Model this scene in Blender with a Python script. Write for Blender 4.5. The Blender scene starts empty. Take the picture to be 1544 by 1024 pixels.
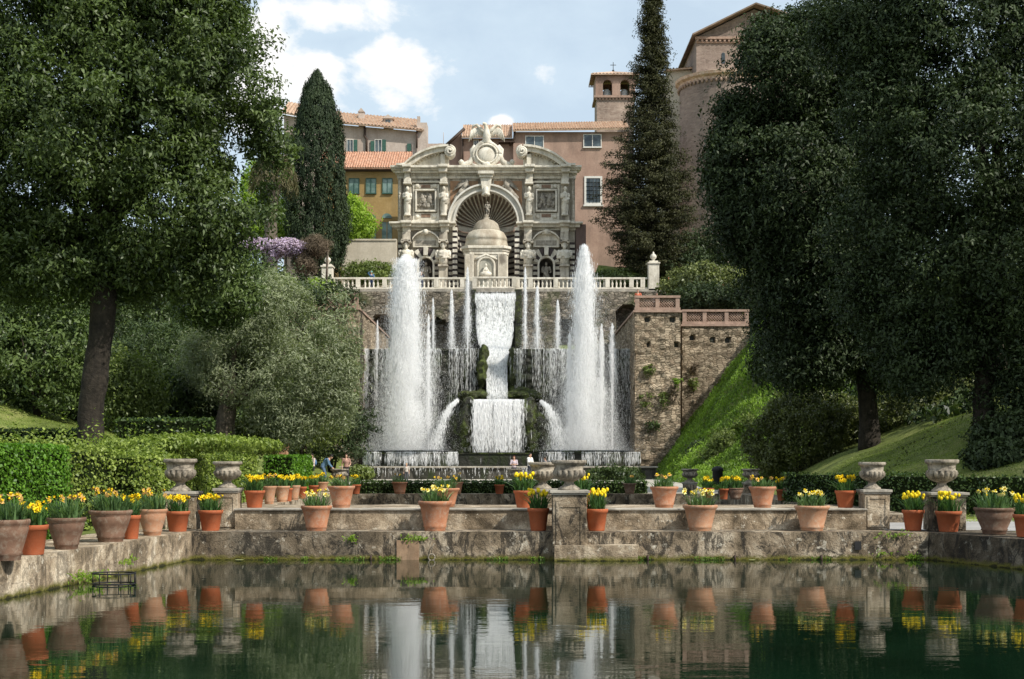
import bpy, bmesh, math, random
import numpy as np
from mathutils import Vector, Matrix, noise
random.seed(7)
rng = np.random.default_rng(11)
scene = bpy.context.scene
COL = scene.collection
PI = math.pi
F = 2144.0; CX = 772.0; HY = 690.0; EYE = 2.2
def X(px, d): return (px - CX) * d / F
def Z(py, d): return EYE + (HY - py) * d / F
def S(n, d): return n * d / F          # a length seen at distance d

# ------------------------------------------------------------------ node helpers
def new_mat(name):
    m = bpy.data.materials.new(name); m.use_nodes = True
    nt = m.node_tree; nt.nodes.clear()
    return m, nt
def N(nt, t, **kw):
    n = nt.nodes.new(t)
    for k, v in kw.items():
        if k in n.inputs.keys() if hasattr(n.inputs, 'keys') else False: n.inputs[k].default_value = v
        else:
            try: setattr(n, k, v)
            except Exception: n.inputs[k].default_value = v
    return n
def L(nt, a, b): nt.links.new(a, b)
def ramp(nt, fac, stops, interp='LINEAR'):
    r = nt.nodes.new('ShaderNodeValToRGB'); r.color_ramp.interpolation = interp
    els = r.color_ramp.elements
    while len(els) < len(stops): els.new(0.5)
    for e, (p, c) in zip(els, stops):
        e.position = p
        e.color = (c, c, c, 1) if isinstance(c, (int, float)) else (c[0], c[1], c[2], 1)
    L(nt, fac, r.inputs[0]); return r.outputs[0]
def mixc(nt, fac, a, b, mode='MIX'):
    n = nt.nodes.new('ShaderNodeMix'); n.data_type = 'RGBA'; n.blend_type = mode
    if isinstance(fac, (int, float)): n.inputs[0].default_value = fac
    else: L(nt, fac, n.inputs[0])
    for s, v in ((6, a), (7, b)):
        if isinstance(v, (tuple, list)): n.inputs[s].default_value = (v[0], v[1], v[2], 1)
        else: L(nt, v, n.inputs[s])
    return n.outputs[2]
def math_(nt, op, a, b=0.0, c=None):
    n = nt.nodes.new('ShaderNodeMath'); n.operation = op
    for i, v in enumerate((a, b, c)):
        if v is None: continue
        if isinstance(v, (int, float)): n.inputs[i].default_value = v
        else: L(nt, v, n.inputs[i])
    return n.outputs[0]
def coords(nt, kind='pos', scale=(1, 1, 1)):
    if kind == 'pos': o = nt.nodes.new('ShaderNodeNewGeometry').outputs['Position']
    else: o = nt.nodes.new('ShaderNodeTexCoord').outputs['Object']
    mp = nt.nodes.new('ShaderNodeMapping'); mp.inputs['Scale'].default_value = scale
    L(nt, o, mp.inputs[0]); return mp.outputs[0]
def noise_(nt, vec, scale, detail=5, rough=0.6, dist=0.0):
    n = nt.nodes.new('ShaderNodeTexNoise'); n.inputs['Scale'].default_value = scale
    n.inputs['Detail'].default_value = detail; n.inputs['Roughness'].default_value = rough
    n.inputs['Distortion'].default_value = dist
    L(nt, vec, n.inputs['Vector']); return n.outputs[0]
def bump_(nt, h, strength, dist, nrm=None):
    b = nt.nodes.new('ShaderNodeBump'); b.inputs['Strength'].default_value = strength
    b.inputs['Distance'].default_value = dist; L(nt, h, b.inputs['Height'])
    if nrm is not None: L(nt, nrm, b.inputs['Normal'])
    return b.outputs[0]
def principled(nt, color, rough=0.8, normal=None, spec=0.3, metal=0.0):
    p = nt.nodes.new('ShaderNodeBsdfPrincipled')
    if isinstance(color, (tuple, list)): p.inputs['Base Color'].default_value = (*color[:3], 1)
    else: L(nt, color, p.inputs['Base Color'])
    if isinstance(rough, (int, float)): p.inputs['Roughness'].default_value = rough
    else: L(nt, rough, p.inputs['Roughness'])
    p.inputs['Specular IOR Level'].default_value = spec; p.inputs['Metallic'].default_value = metal
    if normal is not None: L(nt, normal, p.inputs['Normal'])
    o = nt.nodes.new('ShaderNodeOutputMaterial'); L(nt, p.outputs[0], o.inputs[0])
    return p

def stone(name, dark, light, scale=1.5, stain=None, stain_amt=0.6, bump=0.4, fine=14, rough=0.9, kind='pos', streak=True, dist=0.03):
    m, nt = new_mat(name)
    v = coords(nt, kind)
    n1 = noise_(nt, v, scale, 8, 0.65, 0.3)
    col = ramp(nt, n1, [(0.32, dark), (0.66, light)])
    n2 = noise_(nt, v, fine, 4, 0.7)
    col = mixc(nt, 0.55, col, ramp(nt, n2, [(0.3, 0.72), (0.7, 1.2)]), 'MULTIPLY')
    if stain is not None:
        vs = coords(nt, kind, (1, 1, 0.22)) if streak else v
        n3 = noise_(nt, vs, scale * 1.6, 8, 0.7, 0.5)
        col = mixc(nt, ramp(nt, n3, [(0.47, 0), (0.62, stain_amt)]), col, stain)
    h = math_(nt, 'ADD', n1, math_(nt, 'MULTIPLY', n2, 0.5))
    principled(nt, col, rough, bump_(nt, h, bump, dist))
    return m

def masonry(name, dark, light, mortar, sx=2.2, sz=5.0, bump=0.8, moss=None, moss_z=None, bdist=0.06):
    """rubble courses: voronoi cells squashed into stones"""
    m, nt = new_mat(name)
    v0 = coords(nt, 'pos')
    wob = nt.nodes.new('ShaderNodeTexNoise'); wob.inputs['Scale'].default_value = 0.9; wob.inputs['Detail'].default_value = 3
    L(nt, v0, wob.inputs['Vector'])
    add = nt.nodes.new('ShaderNodeVectorMath'); add.operation = 'MULTIPLY_ADD'
    L(nt, wob.outputs[1], add.inputs[0]); add.inputs[1].default_value = (0.5, 0.5, 0.5); L(nt, v0, add.inputs[2])
    mp = nt.nodes.new('ShaderNodeMapping'); mp.inputs['Scale'].default_value = (sx, sx, sz)
    L(nt, add.outputs[0], mp.inputs[0])
    vo = nt.nodes.new('ShaderNodeTexVoronoi'); vo.feature = 'F1'; vo.inputs['Scale'].default_value = 1.0
    vo.inputs['Randomness'].default_value = 0.8; L(nt, mp.outputs[0], vo.inputs['Vector'])
    ve = nt.nodes.new('ShaderNodeTexVoronoi'); ve.feature = 'DISTANCE_TO_EDGE'; ve.inputs['Scale'].default_value = 1.0
    ve.inputs['Randomness'].default_value = 0.8; L(nt, mp.outputs[0], ve.inputs['Vector'])
    sep = nt.nodes.new('ShaderNodeSeparateColor'); L(nt, vo.outputs['Color'], sep.inputs[0])
    col = ramp(nt, sep.outputs[0], [(0.0, dark), (1.0, light)])
    big = noise_(nt, v0, 0.25, 6, 0.65)
    col = mixc(nt, 0.9, col, ramp(nt, big, [(0.35, 0.5), (0.65, 1.15)]), 'MULTIPLY')
    fn = noise_(nt, v0, 9, 4, 0.7)
    col = mixc(nt, 0.5, col, ramp(nt, fn, [(0.3, 0.6), (0.7, 1.2)]), 'MULTIPLY')
    edge = ramp(nt, ve.outputs['Distance'], [(0.0, 0.0), (0.12, 1.0)])
    col = mixc(nt, edge, mortar, col)
    if moss is not None:
        n3 = noise_(nt, v0, 0.5, 8, 0.7, 0.4)
        col = mixc(nt, ramp(nt, n3, [(0.5, 0), (0.64, 0.8)]), col, moss)
    h = math_(nt, 'ADD', math_(nt, 'MULTIPLY', edge, 0.7), math_(nt, 'MULTIPLY', fn, 0.5))
    principled(nt, col, 0.92, bump_(nt, h, bump, bdist))
    return m

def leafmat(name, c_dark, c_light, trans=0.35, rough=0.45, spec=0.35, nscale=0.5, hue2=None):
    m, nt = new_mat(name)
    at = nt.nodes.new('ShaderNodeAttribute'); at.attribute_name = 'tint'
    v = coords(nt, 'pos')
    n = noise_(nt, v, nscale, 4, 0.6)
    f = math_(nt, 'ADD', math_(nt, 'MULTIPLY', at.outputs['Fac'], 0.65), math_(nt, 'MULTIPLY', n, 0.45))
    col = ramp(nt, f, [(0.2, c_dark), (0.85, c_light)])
    if hue2 is not None:
        col = mixc(nt, ramp(nt, at.outputs['Fac'], [(0.93, 0), (0.97, 1)]), col, hue2)
    p = nt.nodes.new('ShaderNodeBsdfPrincipled'); L(nt, col, p.inputs['Base Color'])
    p.inputs['Roughness'].default_value = rough; p.inputs['Specular IOR Level'].default_value = spec
    t = nt.nodes.new('ShaderNodeBsdfTranslucent')
    L(nt, mixc(nt, 1.0, col, (1.0, 1.15, 0.5), 'MULTIPLY'), t.inputs[0])
    mx = nt.nodes.new('ShaderNodeMixShader'); mx.inputs[0].default_value = trans
    L(nt, p.outputs[0], mx.inputs[1]); L(nt, t.outputs[0], mx.inputs[2])
    o = nt.nodes.new('ShaderNodeOutputMaterial'); L(nt, mx.outputs[0], o.inputs[0])
    return m

def plain(name, c, rough=0.6, var=0.25, scale=6, kind='obj', spec=0.3, bump=0.1, metal=0.0):
    m, nt = new_mat(name)
    v = coords(nt, kind)
    n = noise_(nt, v, scale, 5, 0.6)
    lo = tuple(x * (1 - var) for x in c); hi = tuple(min(1, x * (1 + var)) for x in c)
    principled(nt, ramp(nt, n, [(0.3, lo), (0.7, hi)]), rough, bump_(nt, n, bump, 0.01), spec, metal)
    return m

# ------------------------------------------------------------------ materials
M = {}
M['trav'] = stone('travertine', (0.37, 0.325, 0.25), (0.66, 0.60, 0.50), 0.9, (0.12, 0.10, 0.08), 0.75, 0.7, 8)
M['trav_lt'] = stone('travertine_light', (0.58, 0.53, 0.43), (0.78, 0.73, 0.63), 1.2, (0.23, 0.20, 0.155), 0.5, 0.6, 9)
M['relief'] = stone('relief_stone', (0.20, 0.18, 0.15), (0.46, 0.42, 0.35), 2.2, (0.12, 0.10, 0.08), 0.5, 0.5, 9)
M['dkstone'] = stone('dark_course_stone', (0.035, 0.028, 0.028), (0.10, 0.08, 0.078), 1.6, None, 0, 0.4, 8)
M['salmon'] = stone('salmon_plaster', (0.32, 0.18, 0.10), (0.46, 0.29, 0.18), 1.2, (0.22, 0.15, 0.10), 0.4, 0.2, 8)
M['brownpanel'] = stone('brown_marble', (0.16, 0.10, 0.07), (0.30, 0.20, 0.14), 3, None, 0, 0.2, 8)
M['urnstone'] = stone('weathered_urn_stone', (0.15, 0.125, 0.095), (0.46, 0.40, 0.315), 5, (0.06, 0.052, 0.042), 0.75, 0.7, 45, kind='obj', streak=False, dist=0.015)
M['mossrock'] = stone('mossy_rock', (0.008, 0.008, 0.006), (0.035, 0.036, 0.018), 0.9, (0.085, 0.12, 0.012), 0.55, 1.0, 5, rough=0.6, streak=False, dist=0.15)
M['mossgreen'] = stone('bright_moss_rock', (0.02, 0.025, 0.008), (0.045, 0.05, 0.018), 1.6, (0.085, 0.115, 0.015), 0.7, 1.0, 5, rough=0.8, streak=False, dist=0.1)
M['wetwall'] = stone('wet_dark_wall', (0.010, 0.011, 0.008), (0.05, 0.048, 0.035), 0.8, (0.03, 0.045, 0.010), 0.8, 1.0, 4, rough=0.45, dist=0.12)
M['rubble'] = masonry('rubble_wall', (0.24, 0.18, 0.12), (0.52, 0.42, 0.30), (0.10, 0.08, 0.05), 2.9, 6.8)
M['rubble_gr'] = masonry('grey_rubble_wall', (0.13, 0.115, 0.09), (0.42, 0.36, 0.28), (0.07, 0.06, 0.045), 2.4, 4.6, moss=(0.07, 0.08, 0.03))
M['churchbrick'] = masonry('church_brick', (0.22, 0.165, 0.135), (0.32, 0.25, 0.205), (0.26, 0.20, 0.17), 1.6, 6.5, bump=0.2)
M['towerbrick'] = masonry('bell_tower_brick', (0.32, 0.235, 0.185), (0.46, 0.36, 0.29), (0.36, 0.28, 0.23), 1.6, 6.5, bump=0.2)
M['pink'] = stone('pink_plaster', (0.26, 0.165, 0.125), (0.42, 0.29, 0.225), 0.30, (0.17, 0.12, 0.095), 0.6, 0.1, 6)
M['beige'] = stone('beige_plaster', (0.36, 0.29, 0.24), (0.54, 0.46, 0.40), 0.5, (0.27, 0.20, 0.16), 0.5, 0.1, 6)
M['ochre'] = stone('ochre_plaster', (0.27, 0.175, 0.06), (0.40, 0.275, 0.12), 0.5, (0.22, 0.16, 0.08), 0.4, 0.1, 6)
M['cream'] = stone('cream_plaster', (0.46, 0.40, 0.31), (0.60, 0.54, 0.44), 0.5, (0.32, 0.27, 0.2), 0.4, 0.1, 6)
M['brickpink'] = stone('pink_brick_parapet', (0.28, 0.185, 0.14), (0.44, 0.31, 0.24), 2.5, (0.2, 0.15, 0.12), 0.4, 0.3, 10)
M['tile'] = stone('roof_tile', (0.33, 0.15, 0.085), (0.62, 0.36, 0.24), 2.6, (0.62, 0.48, 0.37), 0.6, 0.3, 5, streak=False)
M['tile_old'] = stone('old_roof_tile', (0.33, 0.20, 0.13), (0.60, 0.43, 0.31), 2.2, (0.65, 0.55, 0.44), 0.6, 0.3, 5, streak=False)
M['wood'] = plain('dark_wood', (0.05, 0.03, 0.02))
M['shutter'] = plain('green_shutter_paint', (0.04, 0.10, 0.075), 0.5)
M['frame'] = plain('window_frame_paint', (0.62, 0.60, 0.55), 0.5, 0.1)
M['metal'] = plain('dark_iron', (0.02, 0.02, 0.02), 0.6)
M['white'] = plain('white_plastic', (0.75, 0.73, 0.68), 0.5, 0.1)
M['bark'] = stone('bark', (0.014, 0.011, 0.008), (0.050, 0.040, 0.029), 3.0, (0.01, 0.008, 0.006), 0.7, 1.0, 12, dist=0.06)
M['bark_lt'] = stone('bark_light', (0.07, 0.055, 0.04), (0.20, 0.165, 0.125), 3.0, (0.04, 0.03, 0.02), 0.7, 1.0, 12, dist=0.05)
M['soil'] = stone('potting_soil', (0.02, 0.014, 0.009), (0.05, 0.035, 0.022), 12, None, 0, 0.8, 40, kind='obj')
M['gravel'] = stone('gravel_path', (0.36, 0.33, 0.28), (0.52, 0.48, 0.41), 0.6, (0.30, 0.27, 0.22), 0.5, 0.3, 20, streak=False)
M['kerb'] = stone('pale_kerb_stone', (0.27, 0.24, 0.20), (0.46, 0.42, 0.35), 1.8, (0.13, 0.12, 0.10), 0.55, 0.5, 16, streak=False)

def glass_window():
    m, nt = new_mat('window_glass')
    v = coords(nt, 'pos'); n = noise_(nt, v, 0.8, 2)
    principled(nt, ramp(nt, n, [(0.4, (0.02, 0.03, 0.035)), (0.6, (0.10, 0.13, 0.14))]), 0.08, None, 0.7)
    return m
M['glass'] = glass_window()
def glass_green():
    m, nt = new_mat('green_tinted_glass')
    v = coords(nt, 'pos'); n = noise_(nt, v, 1.2, 2)
    principled(nt, ramp(nt, n, [(0.4, (0.08, 0.14, 0.12)), (0.6, (0.18, 0.26, 0.23))]), 0.15, None, 0.6)
    return m
M['glass_g'] = glass_green()

def pond_wall_mat(name, lite=1.0, dark_amt=0.85, crk=0.22):
    """rendered stone: grey-brown with black lichen blotches, pale efflorescence and a moss line at the waterline"""
    m, nt = new_mat(name)
    v = coords(nt, 'pos')
    n1 = noise_(nt, v, 1.3, 9, 0.68, 0.4)
    col = ramp(nt, n1, [(0.36, (0.075 * lite, 0.056 * lite, 0.034 * lite)), (0.50, (0.235 * lite, 0.18 * lite, 0.120 * lite)), (0.64, (0.46 * lite, 0.385 * lite, 0.285 * lite))])
    vs = coords(nt, 'pos', (1, 1, 0.55))
    n2 = noise_(nt, vs, 2.6, 12, 0.8, 1.2)
    col = mixc(nt, ramp(nt, n2, [(0.49, 0), (0.55, dark_amt)]), col, (0.022, 0.019, 0.015))
    big = noise_(nt, v, 0.32, 4, 0.6)
    col = mixc(nt, ramp(nt, big, [(0.5, 0), (0.66, dark_amt * 0.8)]), col, (0.03, 0.026, 0.02))
    n5 = noise_(nt, v, 4.2, 8, 0.75)
    col = mixc(nt, ramp(nt, n5, [(0.58, 0), (0.64, 0.85)]), col, (0.50 * lite, 0.45 * lite, 0.36 * lite))
    n3 = noise_(nt, v, 30, 4, 0.7)
    col = mixc(nt, 0.7, col, ramp(nt, n3, [(0.3, 0.5), (0.7, 1.25)]), 'MULTIPLY')
    vo = nt.nodes.new('ShaderNodeTexVoronoi'); vo.feature = 'DISTANCE_TO_EDGE'
    mp = nt.nodes.new('ShaderNodeMapping'); mp.inputs['Scale'].default_value = (0.9, 0.9, 2.3)
    wob = nt.nodes.new('ShaderNodeTexNoise'); wob.inputs['Scale'].default_value = 2.0; L(nt, v, wob.inputs['Vector'])
    ad = nt.nodes.new('ShaderNodeVectorMath'); ad.operation = 'MULTIPLY_ADD'; L(nt, wob.outputs[1], ad.inputs[0])
    ad.inputs[1].default_value = (.35, .35, .35); L(nt, v, ad.inputs[2]); L(nt, ad.outputs[0], mp.inputs[0])
    vo.inputs['Scale'].default_value = 1.0; L(nt, mp.outputs[0], vo.inputs['Vector'])
    crack = ramp(nt, vo.outputs['Distance'], [(0.0, 0.0), (0.03, 1.0)])
    col = mixc(nt, math_(nt, 'MULTIPLY', math_(nt, 'SUBTRACT', 1.0, crack), crk), col, (0.03, 0.025, 0.02))
    sp = nt.nodes.new('ShaderNodeSeparateXYZ'); L(nt, v, sp.inputs[0])
    zz = math_(nt, 'ADD', sp.outputs[2], math_(nt, 'MULTIPLY', math_(nt, 'SUBTRACT', n5, 0.5), -0.30))
    col = mixc(nt, ramp(nt, zz, [(0.03, 0.95), (0.12, 0.0)]), col, (0.13, 0.12, 0.016))
    col = mixc(nt, ramp(nt, zz, [(0.0, 0.85), (0.03, 0.0)]), col, (0.015, 0.014, 0.006))
    h = math_(nt, 'ADD', math_(nt, 'ADD', n1, math_(nt, 'MULTIPLY', n3, 0.35)), math_(nt, 'MULTIPLY', crack, 0.06))
    principled(nt, col, 0.9, bump_(nt, h, 1.0, 0.06))
    return m
M['pondwall'] = pond_wall_mat('pond_wall_stone', 1.3)
M['pondwall_d'] = pond_wall_mat('shaded_pond_wall_stone', 0.55)  # darker copy of the pond stone, with the wall's shadow in its colour
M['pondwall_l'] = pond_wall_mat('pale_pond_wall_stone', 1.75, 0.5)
M['parapet'] = pond_wall_mat('parapet_render', 1.55, 0.30, 0.12)

def water_mat(name, deep=(0.0022, 0.009, 0.004), bump=0.024, k=1.0):
    m, nt = new_mat(name)
    va = coords(nt, 'pos', (1.0, 2.6, 1))
    n1 = noise_(nt, va, 1.2, 3, 0.5, 0.2)
    n2 = noise_(nt, va, 5.5, 2, 0.5, 0.4)
    patch = ramp(nt, noise_(nt, coords(nt, 'pos', (0.35, 1, 1)), 0.35, 3), [(0.35, 0.25), (0.65, 1.0)])
    h = math_(nt, 'ADD', math_(nt, 'MULTIPLY', n1, 1.0), math_(nt, 'MULTIPLY', n2, 0.22))
    h = math_(nt, 'MULTIPLY', h, patch)
    v = coords(nt, 'pos'); c = noise_(nt, v, 0.4, 3)
    col = ramp(nt, c, [(0.35, deep), (0.65, tuple(x * 1.8 for x in deep))])
    p = principled(nt, col, 0.0, bump_(nt, h, bump, 0.12 * k), 0.5)
    p.inputs['IOR'].default_value = 1.36
    return m
M['water'] = water_mat('pond_water')
def spray_mat(name, c=0.99, trans=0.5):
    m, nt = new_mat(name)
    d = nt.nodes.new('ShaderNodeBsdfDiffuse'); d.inputs[0].default_value = (c, c, c, 1)
    t = nt.nodes.new('ShaderNodeBsdfTranslucent'); t.inputs[0].default_value = (c, c, c, 1)
    mx = nt.nodes.new('ShaderNodeMixShader'); mx.inputs[0].default_value = trans
    L(nt, d.outputs[0], mx.inputs[1]); L(nt, t.outputs[0], mx.inputs[2])
    o = nt.nodes.new('ShaderNodeOutputMaterial'); L(nt, mx.outputs[0], o.inputs[0]); return m
M['spray'] = spray_mat('white_spray')
def mist_mat(name, dens):
    m, nt = new_mat(name)
    v = nt.nodes.new('ShaderNodeVolumeScatter'); v.inputs['Color'].default_value = (.99,.99,1,1); v.inputs['Density'].default_value = dens; v.inputs['Anisotropy'].default_value = 0.0
    o = nt.nodes.new('ShaderNodeOutputMaterial'); L(nt, v.outputs[0], o.inputs['Volume']); return m
M['mist'] = mist_mat('drifting_mist', 0.22); M['mist_thin'] = mist_mat('thin_drifting_mist', 0.07)
def sheet_mat():
    m, nt = new_mat('falling_water_sheet')
    v = coords(nt, 'pos', (1, 1, 0.12)); n = noise_(nt, v, 5, 6, 0.75, 0.3)
    v2 = coords(nt, 'pos', (1, 1, 0.5)); n2 = noise_(nt, v2, 3.5, 6, 0.75)
    f = math_(nt, 'ADD', math_(nt, 'MULTIPLY', n, 0.6), math_(nt, 'MULTIPLY', n2, 0.4))
    col = ramp(nt, f, [(0.40, (0.05, 0.055, 0.045)), (0.50, (0.34, 0.35, 0.33)), (0.60, (0.85, 0.85, 0.83))])
    principled(nt, col, 0.5, bump_(nt, f, 1.0, 0.15), 0.3); return m
M['sheet'] = sheet_mat()
def ground_mat():
    m, nt = new_mat('grass_ground')
    v = coords(nt, 'pos')
    n1 = noise_(nt, v, 0.35, 6, 0.65); n2 = noise_(nt, v, 6, 5, 0.7)
    col = ramp(nt, n1, [(0.3, (0.07, 0.095, 0.018)), (0.55, (0.17, 0.21, 0.045)), (0.75, (0.32, 0.30, 0.12))])
    col = mixc(nt, 0.8, col, ramp(nt, n2, [(0.3, 0.5), (0.7, 1.25)]), 'MULTIPLY')
    principled(nt, col, 0.95, bump_(nt, n2, 1.0, 0.05)); return m
M['grass'] = ground_mat()
def pot_mat(name, c1, c2, stain, amt=0.6):
    m, nt = new_mat(name)
    v = coords(nt, 'obj'); oi = nt.nodes.new('ShaderNodeObjectInfo')
    ad = nt.nodes.new('ShaderNodeVectorMath'); ad.operation = 'ADD'; L(nt, v, ad.inputs[0])
    sc = nt.nodes.new('ShaderNodeMath'); sc.operation = 'MULTIPLY'; sc.inputs[1].default_value = 50; L(nt, oi.outputs['Random'], sc.inputs[0])
    L(nt, sc.outputs[0], ad.inputs[1]); v = ad.outputs[0]
    n = noise_(nt, v, 4, 6, 0.65); n2 = noise_(nt, v, 9, 8, 0.75, 0.5); n3 = noise_(nt, v, 60, 3, 0.7)
    col = ramp(nt, n, [(0.3, c1), (0.7, c2)])
    col = mixc(nt, ramp(nt, n2, [(0.48, 0), (0.66, amt)]), col, stain)
    col = mixc(nt, 0.4, col, ramp(nt, n3, [(0.3, 0.6), (0.7, 1.2)]), 'MULTIPLY')
    col = mixc(nt, math_(nt, 'MULTIPLY', oi.outputs['Random'], 0.45), col, tuple(x * 0.6 for x in c1))
    principled(nt, col, 0.8, bump_(nt, n2, 0.4, 0.01)); return m
M['terra'] = pot_mat('terracotta_aged', (0.36, 0.14, 0.07), (0.56, 0.265, 0.145), (0.46, 0.34, 0.25), 0.8)
M['terra_tan'] = pot_mat('terracotta_tan', (0.42, 0.20, 0.11), (0.60, 0.33, 0.19), (0.52, 0.42, 0.31), 0.8)
M['terra_dk'] = pot_mat('terracotta_dark', (0.13, 0.07, 0.045), (0.27, 0.155, 0.10), (0.34, 0.28, 0.21), 0.7)
M['plastic'] = pot_mat('orange_plastic_pot', (0.42, 0.105, 0.04), (0.58, 0.165, 0.065), (0.46, 0.20, 0.11), 0.45)
M['blade'] = leafmat('flower_leaf', (0.02, 0.06, 0.018), (0.10, 0.20, 0.06), 0.3, 0.4)
M['blade_g'] = leafmat('narcissus_leaf', (0.03, 0.07, 0.025), (0.15, 0.25, 0.09), 0.3, 0.4)
M['yellow'] = plain('yellow_petal', (0.82, 0.60, 0.01), 0.6, 0.12)
M['paleyel'] = plain('pale_yellow_petal', (0.82, 0.74, 0.28), 0.6, 0.12)
M['faded'] = plain('faded_petal', (0.55, 0.33, 0.10), 0.7, 0.3)
M['stem'] = plain('flower_stem', (0.08, 0.16, 0.03), 0.6)
M['oak'] = leafmat('oak_leaf', (0.010, 0.024, 0.009), (0.145, 0.20, 0.06), 0.28, 0.45, 0.35)
M['oak2'] = leafmat('oak_leaf_shaded', (0.005, 0.013, 0.007), (0.075, 0.105, 0.042), 0.15, 0.5, 0.2)  # darkened leaf green; shade of the right trees is put into the colour
M['cyp'] = leafmat('cypress_leaf', (0.008, 0.017, 0.009), (0.062, 0.090, 0.040), 0.12, 0.6, 0.2)
M['spruce'] = leafmat('spruce_leaf', (0.010, 0.014, 0.008), (0.088, 0.088, 0.036), 0.15, 0.6, 0.2)
M['olive'] = leafmat('olive_leaf', (0.09, 0.115, 0.062), (0.40, 0.44, 0.27), 0.35, 0.5, 0.4)
M['shrubm'] = leafmat('shrub_leaf', (0.04, 0.07, 0.016), (0.22, 0.27, 0.07), 0.3, 0.45)
M['shrubd'] = leafmat('dark_shrub_leaf', (0.012, 0.028, 0.009), (0.09, 0.13, 0.035), 0.2, 0.45)
M['laurel'] = leafmat('laurel_leaf', (0.022, 0.048, 0.014), (0.16, 0.22, 0.065), 0.25, 0.4)
M['hedge'] = leafmat('bright_box_leaf', (0.05, 0.13, 0.010), (0.17, 0.34, 0.035), 0.35, 0.45)
M['hedge_y'] = leafmat('yellowish_hedge_leaf', (0.06, 0.11, 0.015), (0.34, 0.42, 0.09), 0.35, 0.45)
M['hedge_d'] = leafmat('dark_hedge_leaf', (0.02, 0.045, 0.010), (0.09, 0.14, 0.03), 0.25, 0.45)
M['lime'] = leafmat('spring_leaf', (0.14, 0.25, 0.02), (0.42, 0.56, 0.09), 0.5, 0.5)
M['weed'] = leafmat('weed_leaf', (0.050, 0.10, 0.010), (0.30, 0.46, 0.06), 0.4, 0.5)
M['lawn'] = leafmat('lawn_blade', (0.10, 0.15, 0.02), (0.42, 0.50, 0.11), 0.4, 0.5)
M['ivy'] = leafmat('mixed_ivy_leaf', (0.008, 0.018, 0.006), (0.22, 0.25, 0.085), 0.25, 0.4, hue2=(0.35, 0.14, 0.06))
M['wist'] = leafmat('wisteria_blossom', (0.34, 0.24, 0.44), (0.78, 0.64, 0.82), 0.3, 0.6)
M['twig'] = leafmat('bare_vine', (0.06, 0.045, 0.03), (0.22, 0.17, 0.12), 0.1, 0.8, 0.1)
M['palmdead'] = leafmat('dry_palm_frond', (0.05, 0.045, 0.025), (0.22, 0.20, 0.11), 0.2, 0.7, 0.1)
M['inner'] = plain('hedge_interior', (0.012, 0.018, 0.006), 0.95, 0.4, 3, 'pos', 0.05)

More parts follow.
